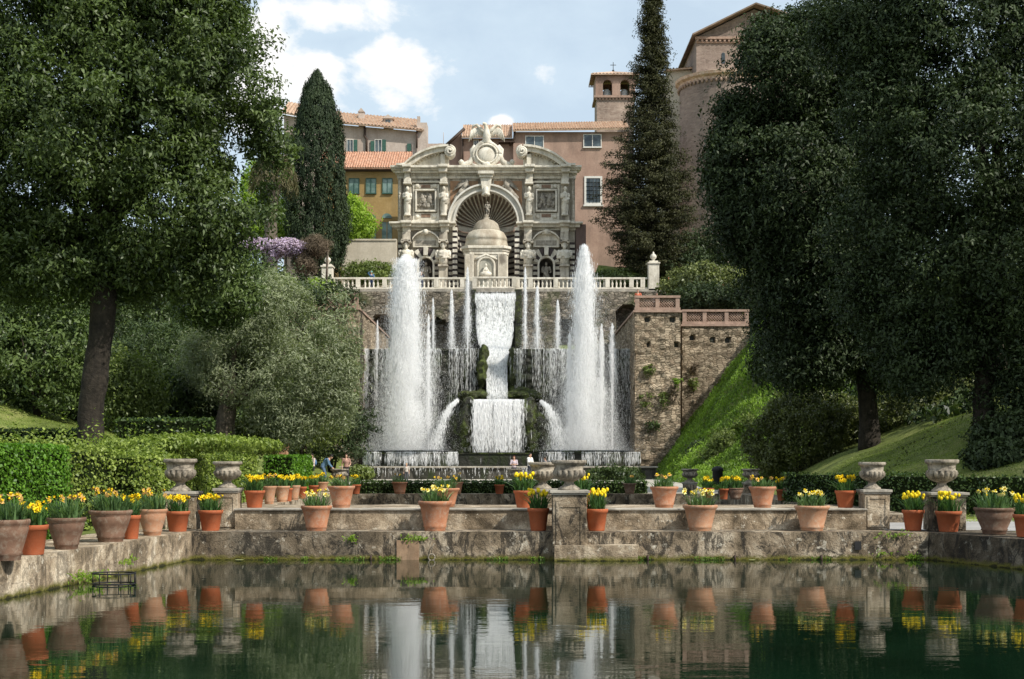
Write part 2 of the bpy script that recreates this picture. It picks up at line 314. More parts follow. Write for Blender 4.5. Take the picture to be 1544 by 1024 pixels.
# ------------------------------------------------------------------ mesh builder
class MB:
    def __init__(s): s.v = []; s.f = []; s.m = []; s.sm = []
    def add(s, vs, fs, mi=0, smooth=False):
        o = len(s.v); s.v.extend([tuple(p) for p in vs])
        for f in fs: s.f.append([i + o for i in f]); s.m.append(mi); s.sm.append(smooth)
        return s
    def box(s, x0, x1, y0, y1, z0, z1, mi=0):
        vs = [(x0,y0,z0),(x1,y0,z0),(x1,y1,z0),(x0,y1,z0),(x0,y0,z1),(x1,y0,z1),(x1,y1,z1),(x0,y1,z1)]
        return s.add(vs, [(0,3,2,1),(4,5,6,7),(0,1,5,4),(1,2,6,5),(2,3,7,6),(3,0,4,7)], mi)
    def prism_xz(s, poly, y0, y1, mi=0, smooth=False):
        """poly: (x,z) counter-clockwise seen from -Y"""
        n = len(poly)
        vs = [(x, y0, z) for x, z in poly] + [(x, y1, z) for x, z in poly]
        s.add(vs, [tuple(range(n)), tuple(range(2*n-1, n-1, -1))], mi)
        o = len(s.v) - 2*n
        for i in range(n):
            j = (i+1) % n
            s.f.append([o+i, o+n+i, o+n+j, o+j]); s.m.append(mi); s.sm.append(smooth)
        return s
    def prism_xy(s, poly, z0, z1, mi=0):
        n = len(poly)
        vs = [(x, y, z0) for x, y in poly] + [(x, y, z1) for x, y in poly]
        fs = [tuple(range(n-1, -1, -1)), tuple(range(n, 2*n))] + [(i, (i+1) % n, n+(i+1) % n, n+i) for i in range(n)]
        return s.add(vs, fs, mi)
    def lathe(s, prof, c=(0,0,0), seg=20, mi=0, mod=None, a0=0, a1=2*PI, smooth=True):
        """prof (r,z) from bottom to top"""
        full = abs(a1-a0-2*PI) < 1e-6; k = seg if full else seg+1
        vs = []
        for (r, z) in prof:
            for i in range(k):
                a = a0 + (a1-a0)*i/seg
                rr = r*(mod(a, z) if mod else 1)
                vs.append((c[0]+rr*math.cos(a), c[1]+rr*math.sin(a), c[2]+z))
        fs = []
        for j in range(len(prof)-1):
            for i in range(seg):
                i2 = (i+1) % k
                fs.append((j*k+i, j*k+i2, (j+1)*k+i2, (j+1)*k+i))
        s.add(vs, fs, mi, smooth)
        if full:
            if prof[0][0] > 1e-4: s.add(vs[:k], [tuple(range(k-1,-1,-1))], mi)
            if prof[-1][0] > 1e-4: s.add(vs[-k:], [tuple(range(k))], mi)
        return s
    def tube(s, pts, rad, seg=8, mi=0, cap=True):
        P = [Vector(p) for p in pts]; n = len(P)
        if isinstance(rad, (int, float)): rad = [rad]*n
        vs = []; up = Vector((0.13, 0.31, 0.94)).normalized()
        for i in range(n):
            t = (P[min(i+1,n-1)] - P[max(i-1,0)]).normalized()
            u = t.cross(up)
            if u.length < 0.05: u = t.cross(Vector((1,0,0)))
            u.normalize(); w = t.cross(u)
            for k in range(seg):
                a = 2*PI*k/seg
                vs.append(P[i] + (u*math.cos(a) + w*math.sin(a))*rad[i])
        fs = [(i*seg+k, i*seg+(k+1)%seg, (i+1)*seg+(k+1)%seg, (i+1)*seg+k) for i in range(n-1) for k in range(seg)]
        if cap: fs += [tuple(range(seg-1,-1,-1)), tuple(range((n-1)*seg, n*seg))]
        return s.add(vs, fs, mi, True)
    def ell(s, c, r, seg=12, ring=8, mi=0, rot=None):
        vs = []; 
        for j in range(ring+1):
            th = -PI/2 + PI*j/ring
            for i in range(seg):
                a = 2*PI*i/seg
                v = Vector((r[0]*math.cos(th)*math.cos(a), r[1]*math.cos(th)*math.sin(a), r[2]*math.sin(th)))
                if rot is not None: v = rot @ v
                vs.append((c[0]+v.x, c[1]+v.y, c[2]+v.z))
        fs = [(j*seg+i, j*seg+(i+1)%seg, (j+1)*seg+(i+1)%seg, (j+1)*seg+i) for j in range(ring) for i in range(seg)]
        return s.add(vs, fs, mi, True)
    def cap(s, p0, r0, p1, r1, seg=10, mi=0):
        p0 = Vector(p0); p1 = Vector(p1); s.tube([p0, p1], [r0, r1], seg, mi)
        s.ell(p0, (r0,)*3, seg, 6, mi); s.ell(p1, (r1,)*3, seg, 6, mi); return s

WL = {}   # world position of roots
def wloc(o):
    p = Vector((0,0,0))
    while o is not None: p += WL.get(o.name, Vector(o.location)); o = o.parent
    return p
def link_mesh(name, me, mats, parent=None, local=False):
    if not isinstance(mats, (list, tuple)): mats = [mats]
    for m in mats: me.materials.append(m)
    o = bpy.data.objects.new(name, me); COL.objects.link(o)
    if parent is not None:
        o.parent = parent
        if not local:
            p = wloc(parent)
            me.transform(Matrix.Translation(-p))
    return o
def build(name, mb, mats, parent=None, local=False, bevel=0, smooth=None):
    me = bpy.data.meshes.new(name)
    me.from_pydata(mb.v, [], mb.f)
    me.polygons.foreach_set('material_index', mb.m)
    me.polygons.foreach_set('use_smooth', mb.sm if smooth is None else [smooth]*len(mb.f))
    me.update()
    o = link_mesh(name, me, mats, parent, local)
    if bevel:
        b = o.modifiers.new('bevel', 'BEVEL'); b.width = bevel; b.segments = 2; b.limit_method = 'ANGLE'; b.angle_limit = 0.7
    return o
def tag(o, label=None, cat=None, group=None, kind=None):
    if label: o['label'] = label
    if cat: o['category'] = cat
    if group: o['group'] = group
    if kind: o['kind'] = kind
    return o
def thing(name, label, cat, loc=(0,0,0), rotz=0, group=None):
    o = bpy.data.objects.new(name, None); COL.objects.link(o); o.location = loc; o.rotation_euler = (0,0,rotz)
    o.empty_display_size = 0.3
    WL[o.name] = Vector(loc)
    return tag(o, label, cat, group)
def single(o, label, cat, group=None):
    """a thing that is one mesh: move its origin to its base"""
    me = o.data; co = np.empty(len(me.vertices)*3); me.vertices.foreach_get('co', co); co = co.reshape(-1,3)
    mn, mx = co.min(0), co.max(0); c = Vector(((mn[0]+mx[0])/2, (mn[1]+mx[1])/2, mn[2]))
    me.transform(Matrix.Translation(-c)); o.location = c
    return tag(o, label, cat, group)
def dup(root, loc, rotz=0, scale=None, label=None, group=None):
    r = root.copy(); COL.objects.link(r); r.location = loc; r.rotation_euler = (0,0,rotz)
    if scale is not None: r.scale = scale if not isinstance(scale, (int,float)) else (scale,)*3
    if label: r['label'] = label
    if group: r['group'] = group
    for ch in list(root.children):
        c = ch.copy(); COL.objects.link(c); c.parent = r
        for g in ch.children:
            d = g.copy(); COL.objects.link(d); d.parent = c
    return r
def purge(root):
    for ch in list(root.children_recursive): bpy.data.objects.remove(ch)
    bpy.data.objects.remove(root)
def struct(o): o['kind'] = 'structure'; return o

def quads_mesh(name, V, mats, tint=None, nper=4, parent=None, smooth=False, local=False):
    """V: (n, nper, 3) array of separate faces"""
    n = V.shape[0]; me = bpy.data.meshes.new(name)
    me.vertices.add(n*nper); me.loops.add(n*nper); me.polygons.add(n)
    me.vertices.foreach_set('co', np.ascontiguousarray(V, dtype=np.float32).ravel())
    me.loops.foreach_set('vertex_index', np.arange(n*nper, dtype=np.int32))
    me.polygons.foreach_set('loop_start', np.arange(0, n*nper, nper, dtype=np.int32))
    me.polygons.foreach_set('loop_total', np.full(n, nper, dtype=np.int32))
    if tint is not None:
        a = me.attributes.new('tint', 'FLOAT', 'FACE'); a.data.foreach_set('value', np.ascontiguousarray(tint, dtype=np.float32))
    me.update(calc_edges=True)
    return link_mesh(name, me, mats, parent, local)
def norm(a): return a / np.maximum(np.linalg.norm(a, axis=-1, keepdims=True), 1e-9)
def leaves(pos, nrm, length, width, droop=0.0, along=None, jitter=0.6):
    """rhombic leaves (n,4,3) lying across nrm"""
    n = len(pos)
    nrm = norm(nrm + rng.normal(size=(n,3))*jitter)
    r = rng.normal(size=(n,3)) if along is None else along + rng.normal(size=(n,3))*0.35
    t = norm(r - nrm*np.sum(r*nrm, axis=1, keepdims=True)); b = np.cross(nrm, t)
    s = rng.uniform(0.65, 1.3, (n,1))
    l = length*s; w = width*s
    p0 = pos - t*l*0.5; p2 = pos + t*l*0.5 + np.array([0,0,-1])*droop*l
    fold = nrm*w*0.25
    p1 = pos + b*w*0.5 + fold - t*l*0.05; p3 = pos - b*w*0.5 + fold - t*l*0.05
    return np.stack([p0,p1,p2,p3], axis=1)
# ------------------------------------------------------------------ terrain
def sst(a, b, x):
    t = np.clip((x-a)/(b-a), 0, 1); return t*t*(3-2*t)
P1Y = 30.6
def left_edge(y): return -6.9 - (P1Y-y)*0.116          # inner face of the near pond's left wall
def right_edge(y): return 8.97 + (P1Y-y)*0.40
GZ = 0.56
def hills(x, y):
    # right bank beside the near pond
    rb = sst(36, 52, y)*np.clip((x-10.5-0.02*(y-50))*0.42, 0, 5.2)*sst(9.5, 14, x)
    # right slope by the tower
    rs = sst(66, 99, y)*np.clip((x-9.6)*1.28, 0, 11.0 + np.clip((y-100)*0.2,0,5))
    bigR = sst(50, 120, y)*sst(14, 40, x)*17
    rr = np.maximum(np.maximum(rb, rs), bigR*0.9)
    lb = sst(40, 62, y)*np.clip((-x-9)*0.30, 0, 4.2)
    ls = sst(60, 112, y)*np.clip((-x-10.5)*1.2, 0, 15.5)
    ll = np.maximum(lb, ls)
    h = np.maximum(rr, ll)
    back = sst(112, 124, y)*16.2
    h = np.maximum(h, np.where(y > 112, back, 0)*np.where((x>-11)&(x<9), sst(123,125,y), 1))
    far = sst(170, 420, y)*30
    return h + far
def ground_h(x, y):
    h = GZ + hills(x, y)
    inside1 = (y > 2.2) & (y < 33) & (x > left_edge(y)-0.7) & (x < right_edge(y)+0.7)
    inside2 = (y >= 33) & (y < 62.6) & (x > -7.8) & (x < 9.6)
    h = np.where(inside1 | inside2, -1.2, h)
    tow = (y > 96) & (y < 126.6) & (x > -30) & (x < 18.6)
    h = np.where((y > 123) & (y < 126.6) & (np.abs(x) < 30), np.minimum(h, 12.0), h)
    lim = np.where(x < 0, 11.8, np.where(x < 12.5, 12.0, 11.0))
    h = np.where(tow & (y > 103.4), np.minimum(h, lim), h)
    h = np.where((y > 126) & (x > 7.5), h + 3.2*sst(126, 132, y), h)
    inside3 = (y > 95.6) & (y < 123) & (x > -11.5) & (x < 10.0)
    h = np.where(inside3, 0.3, h)
    h += np.where(h > 1.0, 0.12*np.sin(x*1.3+y*0.7)*np.sin(y*0.9-x*0.4), 0)
    return h
xs = np.concatenate([-np.array([900,600,400,250,160,110,80,60,50]), np.arange(-42, 42.1, 0.5), np.array([50,60,80,110,160,250,400,600,900])])
ys = np.concatenate([np.array([-300,-100,-40,-20,-8]), np.arange(-2, 132, 0.5), np.arange(132, 200, 4), np.array([230,280,350,450,600,900,1400])])
GX, GY = np.meshgrid(xs, ys); GH = ground_h(GX, GY)
nv = len(xs); V = np.stack([GX, GY, GH], -1).reshape(-1, 3)
idx = np.arange(len(xs)*len(ys)).reshape(len(ys), len(xs))
Q = np.stack([idx[:-1,:-1], idx[:-1,1:], idx[1:,1:], idx[1:,:-1]], -1).reshape(-1, 4)
me = bpy.data.meshes.new('ground'); me.from_pydata(V.tolist(), [], Q.tolist()); me.update()
for p in me.polygons: p.use_smooth = True
struct(link_mesh('ground', me, M['grass']))

def gh(x, y): return float(ground_h(np.array([x], float), np.array([y], float))[0])
def hh(x, y): return float((GZ + hills(np.array([x], float), np.array([y], float)))[0])

# ------------------------------------------------------------------ water of the two ponds
mb = MB(); mb.add([(left_edge(2)-0.5, 2, 0), (right_edge(2)+0.5, 2, 0), (right_edge(P1Y)+.4, P1Y+0.5, 0), (left_edge(P1Y)-0.4, P1Y+0.5, 0)], [(0,1,2,3)])
struct(build('pond_water', mb, M['water']))
mb = MB(); mb.add([(-7.6, 35.6, 0.02), (9.3, 35.6, 0.02), (9.3, 62.4, 0.02), (-7.6, 62.4, 0.02)], [(0,1,2,3)])
struct(build('far_pond_water', mb, M['water']))

# ------------------------------------------------------------------ pond walls
def rough_prism(name, poly, z0, z1, mats, label, cat, amp=0.02, cut=0.35, cap_t=0.0, seed=0):
    """wall block whose faces are subdivided and roughened"""
    bm = bmesh.new()
    vs = [bm.verts.new((x, y, z0)) for x, y in poly]; f = bm.faces.new(vs)
    r = bmesh.ops.extrude_face_region(bm, geom=[f]); up = [v for v in r['geom'] if isinstance(v, bmesh.types.BMVert)]
    for v in up: v.co.z = z1
    bmesh.ops.recalc_face_normals(bm, faces=bm.faces)
    for _ in range(6):
        es = [e for e in bm.edges if e.calc_length() > cut*1.6]
        if not es: break
        bmesh.ops.subdivide_edges(bm, edges=es, cuts=1, use_grid_fill=True)
    bmesh.ops.triangulate(bm, faces=[f for f in bm.faces if len(f.verts) > 4])
    for v in bm.verts:
        n = v.normal
        k = noise.noise(v.co*1.7 + Vector((seed, 0, 0)))*amp + noise.noise(v.co*6)*amp*0.6
        if v.co.z > z1-0.01 and abs(n.z) > 0.9: k *= 0.25
        v.co += n*k
    me = bpy.data.meshes.new(name); bm.to_mesh(me); bm.free()
    o = link_mesh(name, me, mats)
    return single(o, label, cat)

D1 = P1Y
# far wall of near pond, ledge z=.6
rough_prism('pond_wall', [(-6.9, D1), (X(834,D1), D1), (X(834,D1), D1+1.05), (-6.9, D1+1.05)], -0.9, 0.6, M['pondwall'], 'long stained stone retaining wall along the far side of the near pond, left of the central pedestal', 'pond wall', 0.03)
rough_prism('pond_wall', [(X(884,D1), D1), (8.97, D1), (8.97, D1+1.05), (X(884,D1), D1+1.05)], -0.9, 0.597, M['pondwall'], 'dark stained stone retaining wall along the far side of the near pond, right of the central pedestal', 'pond wall', 0.03, seed=9)
# the projecting plinth block under the central pedestal
rough_prism('plinth_block', [(X(836,D1-.35), D1-.38), (X(962,D1-.35), D1-.38), (X(962,D1-.35), D1-.03), (X(836,D1-.35), D1-.03)], -0.9, 0.33, M['parapet'], 'rough pale stone plinth block standing in the water below the central urn pedestal', 'stone block', 0.02)
# rusty slab and drain ring
mb = MB(); mb.box(X(598,D1), X(632,D1), D1-0.05, D1-0.032, -0.2, 0.42)
single(build('stone_slab', mb, stone('rusty_slab', (0.20,0.12,0.07),(0.36,0.24,0.15),2,(0.12,0.09,0.06),0.4), bevel=0.01), 'rust-brown upright slab set into the stained pond wall', 'slab')
mb = MB(); pr = []
for i in range(25):
    a = 2*PI*i/24; pr.append((X(651,D1)+0.07*math.cos(a), D1-0.06, 0.06+0.07*math.sin(a)))
mb.tube(pr, 0.014, 6); mb.tube([(X(651,D1), D1-0.05, 0.14),(X(651,D1)+.01, D1-0.05, 0.26),(X(651,D1)+.06, D1-0.05, 0.36)], 0.012, 5)
single(build('mooring_ring', mb, M['urnstone']), 'small pale ring fixed to the pond wall at the waterline', 'ring')
# left wall
ly = [30.6, 22.0, 12, 1.5]
poly = [(left_edge(1.5), 1.5), (left_edge(D1), D1), (left_edge(D1), D1+1.0), (-8.6, D1+1.0), (left_edge(1.5)-1.5, 1.5)]
rough_prism('pond_wall', poly[::-1], -0.9, 0.603, M['pondwall_l'], 'pale weathered stone wall with a broad coping on the left side of the near pond, pots standing on it', 'pond wall', 0.02)
poly = [(right_edge(1.5), 1.5), (right_edge(1.5)+1.6, 1.5), (10.6, D1+1.0), (8.975, D1+1.0), (8.975, D1)]
rough_prism('pond_wall', poly, -0.9, 0.594, M['pondwall_d'], 'dark shaded stone wall on the right side of the near pond', 'pond wall', 0.02, seed=4)
mb = MB(); mb.box(left_edge(1.5)-.5, right_edge(1.5)+.5, 0.9, 1.495, -0.9, 0.6)
single(build('pond_wall', mb, M['pondwall']), 'low stone wall on the photographer side of the near pond', 'pond wall')
# upper parapet / platform between the ponds
PX0, PX1, PY0, PY1, PZ = X(359,32), X(1300,32), 31.66, 35.6, 1.02
o = rough_prism('platform_wall', [(PX0, PY0), (PX1, PY0), (PX1, PY1), (PX0, PY1)], -0.9, PZ, M['parapet'], 'low buff stone walkway wall between the two ponds with flower pots on its top', 'wall', 0.012)
mb = MB(); mb.box(PX0-0.02, PX1+0.02, PY0-0.05, PY0+0.42, PZ+0.003, PZ+0.045)  # strip added so its pale colour gives the ledge a sunlit edge line
single(build('coping', mb, M['kerb'], bevel=0.01), 'thin coping strip, coloured pale as a sunlit lip, along the front edge of the walkway wall', 'coping')
# second pond walls
rough_prism('pond_wall', [(-8.5, 31.7), (-7.3, 35.6), (-7.3, 62.2), (-8.5, 62.2)], -0.9, 0.76, M['pondwall_l'], 'pale stone edge wall on the left side of the farther pond, under a row of small pots', 'pond wall', 0.02, 0.5)
rough_prism('pond_wall', [(9.0, 35.6), (10.2, 35.6), (10.2, 62.2), (9.0, 62.2)], -0.9, 0.76, M['pondwall'], 'dark stone edge wall on the right side of the farther pond', 'pond wall', 0.02, 0.5)
rough_prism('pond_wall', [(-7.3, 62.0), (9.0, 62.0), (9.0, 62.9), (-7.3, 62.9)], -0.9, 0.61, M['pondwall'], 'dark stone wall closing the far end of the farther pond below the clipped hedge', 'pond wall', 0.03, 0.5)
# paths
mb = MB(); mb.add([(-14, 80, 0.755), (16, 80, 0.755), (16, 96, 0.755), (-14, 96, 0.755)], [(0,1,2,3)])
mb.add([(-14, 80, 0.4), (16, 80, 0.4), (16, 80, 0.755), (-14, 80, 0.755)], [(0,1,2,3)])
struct(build('gravel_path', mb, M['gravel']))
mb = MB(); mb.add([(8.4, 31.6, 0.575), (18, 31.6, 0.575), (12.6, 41, 0.575), (10.2, 41, 0.575), (10.2,36,0.575), (8.4,36,0.575)], [(0,1,2,3,4,5)])
struct(build('side_path', mb, stone('grey_path', (0.26,0.25,0.24),(0.40,0.385,0.36),1.0,None,0,0.3,20)))  # plain grey surface colour of the side path
mb = MB(); mb.add([(-10, 63.2, 0.61), (12, 63.2, 0.61), (12, 80, 0.75), (-10, 80, 0.75)], [(0,1,2,3)])
struct(build('garden_path', mb, M['gravel']))

# ------------------------------------------------------------------ pots, urns, pedestals
def bloom_mesh(mb, c, r, tilt, mi_p, mi_c):
    """six petals and a trumpet"""
    c = Vector(c); n = Vector((math.sin(tilt[0])*math.cos(tilt[1]), math.sin(tilt[0])*math.sin(tilt[1]), math.cos(tilt[0])))
    u = n.cross(Vector((0.3,0.2,1))).normalized(); w = n.cross(u)
    for i in range(6):
        a = i*PI/3
        d = u*math.cos(a)+w*math.sin(a); e = n.cross(d)
        mb.add([c, c+d*r*0.55+e*r*0.34, c+d*r+n*r*0.18, c+d*r*0.55-e*r*0.34], [(0,1,2,3)], mi_p)
    k = 6; vs = []
    for rr, h in ((0.24, 0.0), (0.30, 0.55), (0.42, 0.7)):
        for i in range(k): a = 2*PI*i/k; vs.append(c+(u*math.cos(a)+w*math.sin(a))*r*rr+n*r*h)
    mb.add(vs, [(j*k+i, j*k+(i+1)%k, (j+1)*k+(i+1)%k, (j+1)*k+i) for j in range(2) for i in range(k)], mi_c, True)
def tulip_mesh(mb, c, r, mi_p):
    mb.lathe([(0.02*r/0.04, -r*1.0), (r*0.75, -r*0.5), (r*0.95, r*0.1), (r*0.7, r*0.9), (r*0.45, r*1.15)], c, 7, mi_p, mod=lambda a,z: 1+0.12*math.cos(3*a))

POTPROF = {
 'large': [(0.62,0),(0.64,0.10),(0.70,0.14),(0.67,0.18),(0.80,0.55),(0.88,0.80),(0.93,0.84),(1.0,0.90),(1.02,0.96),(0.98,1.0),(0.90,1.0),(0.86,0.93)],
 'plastic': [(0.68,0),(0.70,0.03),(0.91,0.82),(0.99,0.84),(1.02,0.97),(1.0,1.0),(0.94,1.0),(0.90,0.92)],
 'bowl': [(0.56,0),(0.60,0.12),(0.66,0.16),(0.62,0.20),(0.82,0.55),(0.93,0.80),(0.90,0.83),(0.98,0.88),(1.02,0.95),(0.99,1.0),(0.91,1.0),(0.87,0.94)],
}
def potted(px, base_y, z, w_px, h_px, kind, pmat, flower, label, fh=1.0, nfl=18, nleaf=110, far=False, X_=None, d_=None, group='flower pots around the ponds', cat='flower pot', d=None):
    """pot whose base centre stands on height z"""
    if d is None: d = (EYE-z)*F/(base_y-HY)
    x = X(px, d); R = S(w_px, d)/2/1.02; Hh = S(h_px, d)
    r_ = random.Random(int(px*13+base_y))
    t = thing('potted_flowers', label, cat, (x, d+R*0.65, z), r_.uniform(0, 6), group)
    mb = MB(); mb.lathe([(a*R, b*Hh) for a, b in POTPROF[kind]], seg=14 if far else 28)
    pot = build('pot', mb, M[pmat], t, local=True)
    if False:      # modelled swag/handle bumps
        mb = MB()
        for k in range(2):
            a = k*PI+0.4; rr = 0.86*R
            mb.tube([(rr*math.cos(a+q*0.22)*(1+0.02*(1-abs(q))), rr*math.sin(a+q*0.22)*(1+0.02*(1-abs(q))), Hh*(0.66-0.10*(1-q*q))) for q in (-1,-.5,0,.5,1)], 0.012*R/0.35, 6)
        build('swag', mb, M[pmat], pot, local=True)
    mb = MB(); mb.lathe([(0.001, Hh*0.94), (R*0.88, Hh*0.925)], seg=14); build('soil', mb, M['soil'], t, local=True)
    # leaves: arching strap blades
    n = nleaf; a = rng.uniform(0, 2*PI, n); rr = R*0.8*np.sqrt(rng.uniform(0,1,n)); L_ = S(1,d)*0+ (0.30*fh)*rng.uniform(0.6, 1.15, n)
    bx = rr*np.cos(a); by = rr*np.sin(a); lean = (0.05+0.95*rng.uniform(0, 1, n)**2)*(0.4+rr/R)
    la = a + rng.normal(0, 0.6, n); wd = rng.uniform(0.010, 0.020, n)*(1.3 if not far else 1.8)
    segs = 3; quads = []
    px_ = np.stack([bx, by, np.full(n, Hh*0.92)], 1); side = np.stack([-np.sin(la+rng.normal(0,.8,n)), np.cos(la), np.zeros(n)], 1)
    prevp = px_; prevw = wd[:,None]
    for s_ in range(segs):
        f = (s_+1)/segs
        q = px_ + np.stack([np.cos(la)*lean*L_*f*f*1.2, np.sin(la)*lean*L_*f*f*1.2, L_*(f-0.25*lean*f*f)], 1)
        w1 = wd[:,None]*(1-f*0.85)
        quads.append(np.stack([prevp-side*prevw, prevp+side*prevw, q+side*w1, q-side*w1], 1)); prevp = q; prevw = w1
    V = np.concatenate(quads); tint = np.tile(rng.uniform(0,1,n), segs)
    quads_mesh('foliage', V, M['blade_g' if flower in ('narc','faded') else 'blade'], tint, parent=t, local=True)
    stem = MB()
    mats = {'daff': M['yellow'], 'tulip': M['yellow'], 'narc': M['paleyel'], 'faded': M['faded']}
    mfl = {'daff': [M['yellow'], M['yellow']], 'narc': [M['paleyel'], M['yellow']], 'faded': [M['faded'], M['yellow']], 'tulip': [M['yellow'], M['yellow']]}[flower]
    for k in range(int(nfl*1.2)):
        aa = r_.uniform(0, 2*PI); q = R*0.95*math.sqrt(r_.random()); top = Hh + 0.30*fh*r_.uniform(0.72, 1.08)
        fx, fy = q*math.cos(aa), q*math.sin(aa)
        stem.tube([(fx*0.6, fy*0.6, Hh*0.9), (fx*0.85, fy*0.85, Hh+0.15*fh), (fx, fy, top-0.02)], 0.005 if not far else 0.007, 4)
        fm = MB(); rad = r_.uniform(0.040, 0.060)*(1.0 if not far else 1.1)
        if flower == 'tulip': tulip_mesh(fm, (0,0,0), rad*0.72, 0)
        else: bloom_mesh(fm, (0,0,0), rad*1.15, (r_.uniform(0.3, 1.5), r_.uniform(0, 2*PI)), 0, 1)
        bl = build('bloom', fm, mfl, t, local=True); bl.location = (fx, fy, top)
    if nfl: build('flower_stem', stem, M['stem'], t, local=True)
    return t

urn_prof = [(0.42,0),(0.44,0.05),(0.30,0.10),(0.20,0.17),(0.17,0.23),(0.24,0.27),(0.30,0.29)]
def make_urn(R, Hh, seg=64):
    lob = 16
    p = [(0.62,0),(0.64,0.04),(0.60,0.07),(0.52,0.10),(0.34,0.17),(0.27,0.23),(0.27,0.27),(0.36,0.30)]
    bowl = [(0.36,0.30),(0.60,0.35),(0.80,0.42),(0.92,0.50),(0.96,0.58),(0.90,0.66)]
    top = [(0.86,0.66),(0.80,0.68),(0.82,0.80),(0.86,0.86),(0.98,0.89),(1.0,0.92),(1.0,0.98),(0.96,1.0),(0.84,1.0),(0.80,0.94),(0.74,0.80)]
    base = MB(); base.lathe([(a*R, b*Hh) for a,b in p], seg=32)
    bw = MB()
    def mod(a, z):
        k = min(1, max(0, (z/Hh-0.30)/0.1))*min(1, max(0.15, (0.67-z/Hh)/0.06))
        return 1 - 0.17*k*(1-abs(math.sin(a*lob/2)))**1.5
    bp = []
    for i in range(len(bowl)-1):
        for q in (0, .5):
            bp.append((bowl[i][0]*(1-q)+bowl[i+1][0]*q, bowl[i][1]*(1-q)+bowl[i+1][1]*q))
    bp.append(bowl[-1])
    bw.lathe([(a*R, b*Hh) for a,b in bp], seg=lob*8, mod=mod)
    rim = MB(); rim.lathe([(a*R, b*Hh) for a,b in top], seg=40)
    return base, bw, rim
def urn(px, d, z, w_px, h_px, label):
    R = S(w_px, d)/2; Hh = S(h_px, d)
    t = thing('stone_urn', label, 'urn', (X(px, d), d, z), 0.3, 'carved stone urns on pedestals')
    b, w, r = make_urn(R, Hh)
    build('foot', b, M['urnstone'], t, local=True); build('bowl', w, M['urnstone'], t, local=True); build('rim', r, M['urnstone'], t, local=True)
    return t
def pedestal(px, d, z0, z1, w_px, label, mat='parapet', depth=None, panel=True):
    W = S(w_px, d); Dp = depth or W; x = X(px, d)
    t = thing('pedestal', label, 'pedestal', (x, d, z0))
    mb = MB(); hw = W/2*0.86
    mb.box(x-hw, x+hw, d-Dp/2*0.86, d+Dp/2*0.86, z0, z1-0.10)
    build('shaft', mb, M[mat], t, bevel=0.012)
    if panel:
        mb = MB()
        for (a0,a1,b0,b1) in ((-.8,-.62,0.06,0.94),(.62,.8,0.06,0.94),(-.619,.619,0.06,0.13),(-.619,.619,0.87,0.94)):
            zz0 = z0+(z1-0.1-z0)*b0; zz1 = z0+(z1-0.1-z0)*b1
            mb.box(x+a0*hw, x+a1*hw, d-Dp/2*0.86-0.018, d-Dp/2*0.86-0.001, zz0, zz1)
        build('panel_frame', mb, M[mat], t, bevel=0.004)
    mb = MB(); mb.box(x-W/2, x+W/2, d-Dp/2, d+Dp/2, z1-0.06, z1); mb.box(x-W/2*.93, x+W/2*.93, d-Dp/2*.93, d+Dp/2*.93, z1-0.099, z1-0.061)
    build('cap', mb, M['urnstone' if mat=='x' else 'kerb'], t, bevel=0.01)
    return t
# front row
pedestal(858, 30.75, -0.6, Z(739,30.75), 59, 'tall dark stained stone pedestal rising from the pond in front of the walkway wall', 'pondwall')
urn(858, 30.75, Z(739,30.75)+0.002, 53, 45, 'large gadrooned stone urn on the central dark pedestal, in front of a second urn')
pedestal(822, 32.5, PZ, Z(737,32.5), 44, 'pale stone pedestal half hidden behind the central dark pedestal')
urn(818, 32.5, Z(737,32.5)+0.002, 43, 40, 'stone urn half hidden behind the large central urn')
pedestal(344, 32.0, 0.6, Z(736,32.0), 40, 'pale stone pedestal at the left end of the walkway wall')
urn(343, 32.0, Z(736,32.0)+0.002, 44, 40, 'stone urn on the pale pedestal at the left end of the walkway wall')
pedestal(1318, 32.0, 0.6, Z(738,32.0), 44, 'buff panelled stone pedestal at the right end of the walkway wall')
urn(1315, 32.0, Z(738,32.0)+0.002, 41, 41, 'stone urn on the buff panelled pedestal at the right end of the walkway wall')
pedestal(276, 32.2, 0.57, Z(741,32.2), 50, 'stone pedestal standing behind the orange pots at the left corner of the pond')
urn(272, 32.2, Z(741,32.2)+0.002, 50, 49, 'large stone urn above the left corner of the pond, against the yellow-green hedge')
pedestal(1424, 31.4, 0.598, Z(742,31.4), 58, 'dark stone pedestal between two orange pots at the right corner of the pond', 'pondwall')
urn(1420, 31.4, Z(742,31.4)+0.002, 50, 49, 'large stone urn above the right corner of the pond, against the dark hedge')
# far urns
for px, d, w, lab in ((456, 60, 29, 'small far stone urn beside the bending man in denim'), (512, 60, 27, 'small far stone urn left of the woman in brown'),
                      (776, 66, 24, 'small far stone urn in front of the woman with crossed arms'), (1040, 60, 26, 'small far shaded stone urn left of the black bin'), (1132, 58, 28, 'small far shaded stone urn at the foot of the green slope')):
    zt = Z(727, d); pedestal(px, d, 0.6, zt, w*0.85, 'far stone pedestal carrying the '+lab[lab.index('stone urn'):], 'parapet' if px < 900 else 'pondwall', panel=False)
    urn(px, d, zt+0.002, w, 20, lab)
ZL = 0.606
P = potted
P(475, 802, ZL, 48, 38, 'large', 'terra', 'narc', 'big terracotta pot of narcissi on the pond ledge, leftmost of the four rolled-rim pots there', nfl=16, d=30.85)
P(655, 802, ZL, 52, 45, 'large', 'terra', 'narc', 'big terracotta pot of pale narcissi on the pond ledge above the rusty slab', nfl=16, d=30.85)
P(1058, 802, ZL, 54, 39, 'large', 'terra_tan', 'narc', 'big tan terracotta pot of pale narcissi on the ledge, first right of the central pedestal', nfl=18, d=30.85)
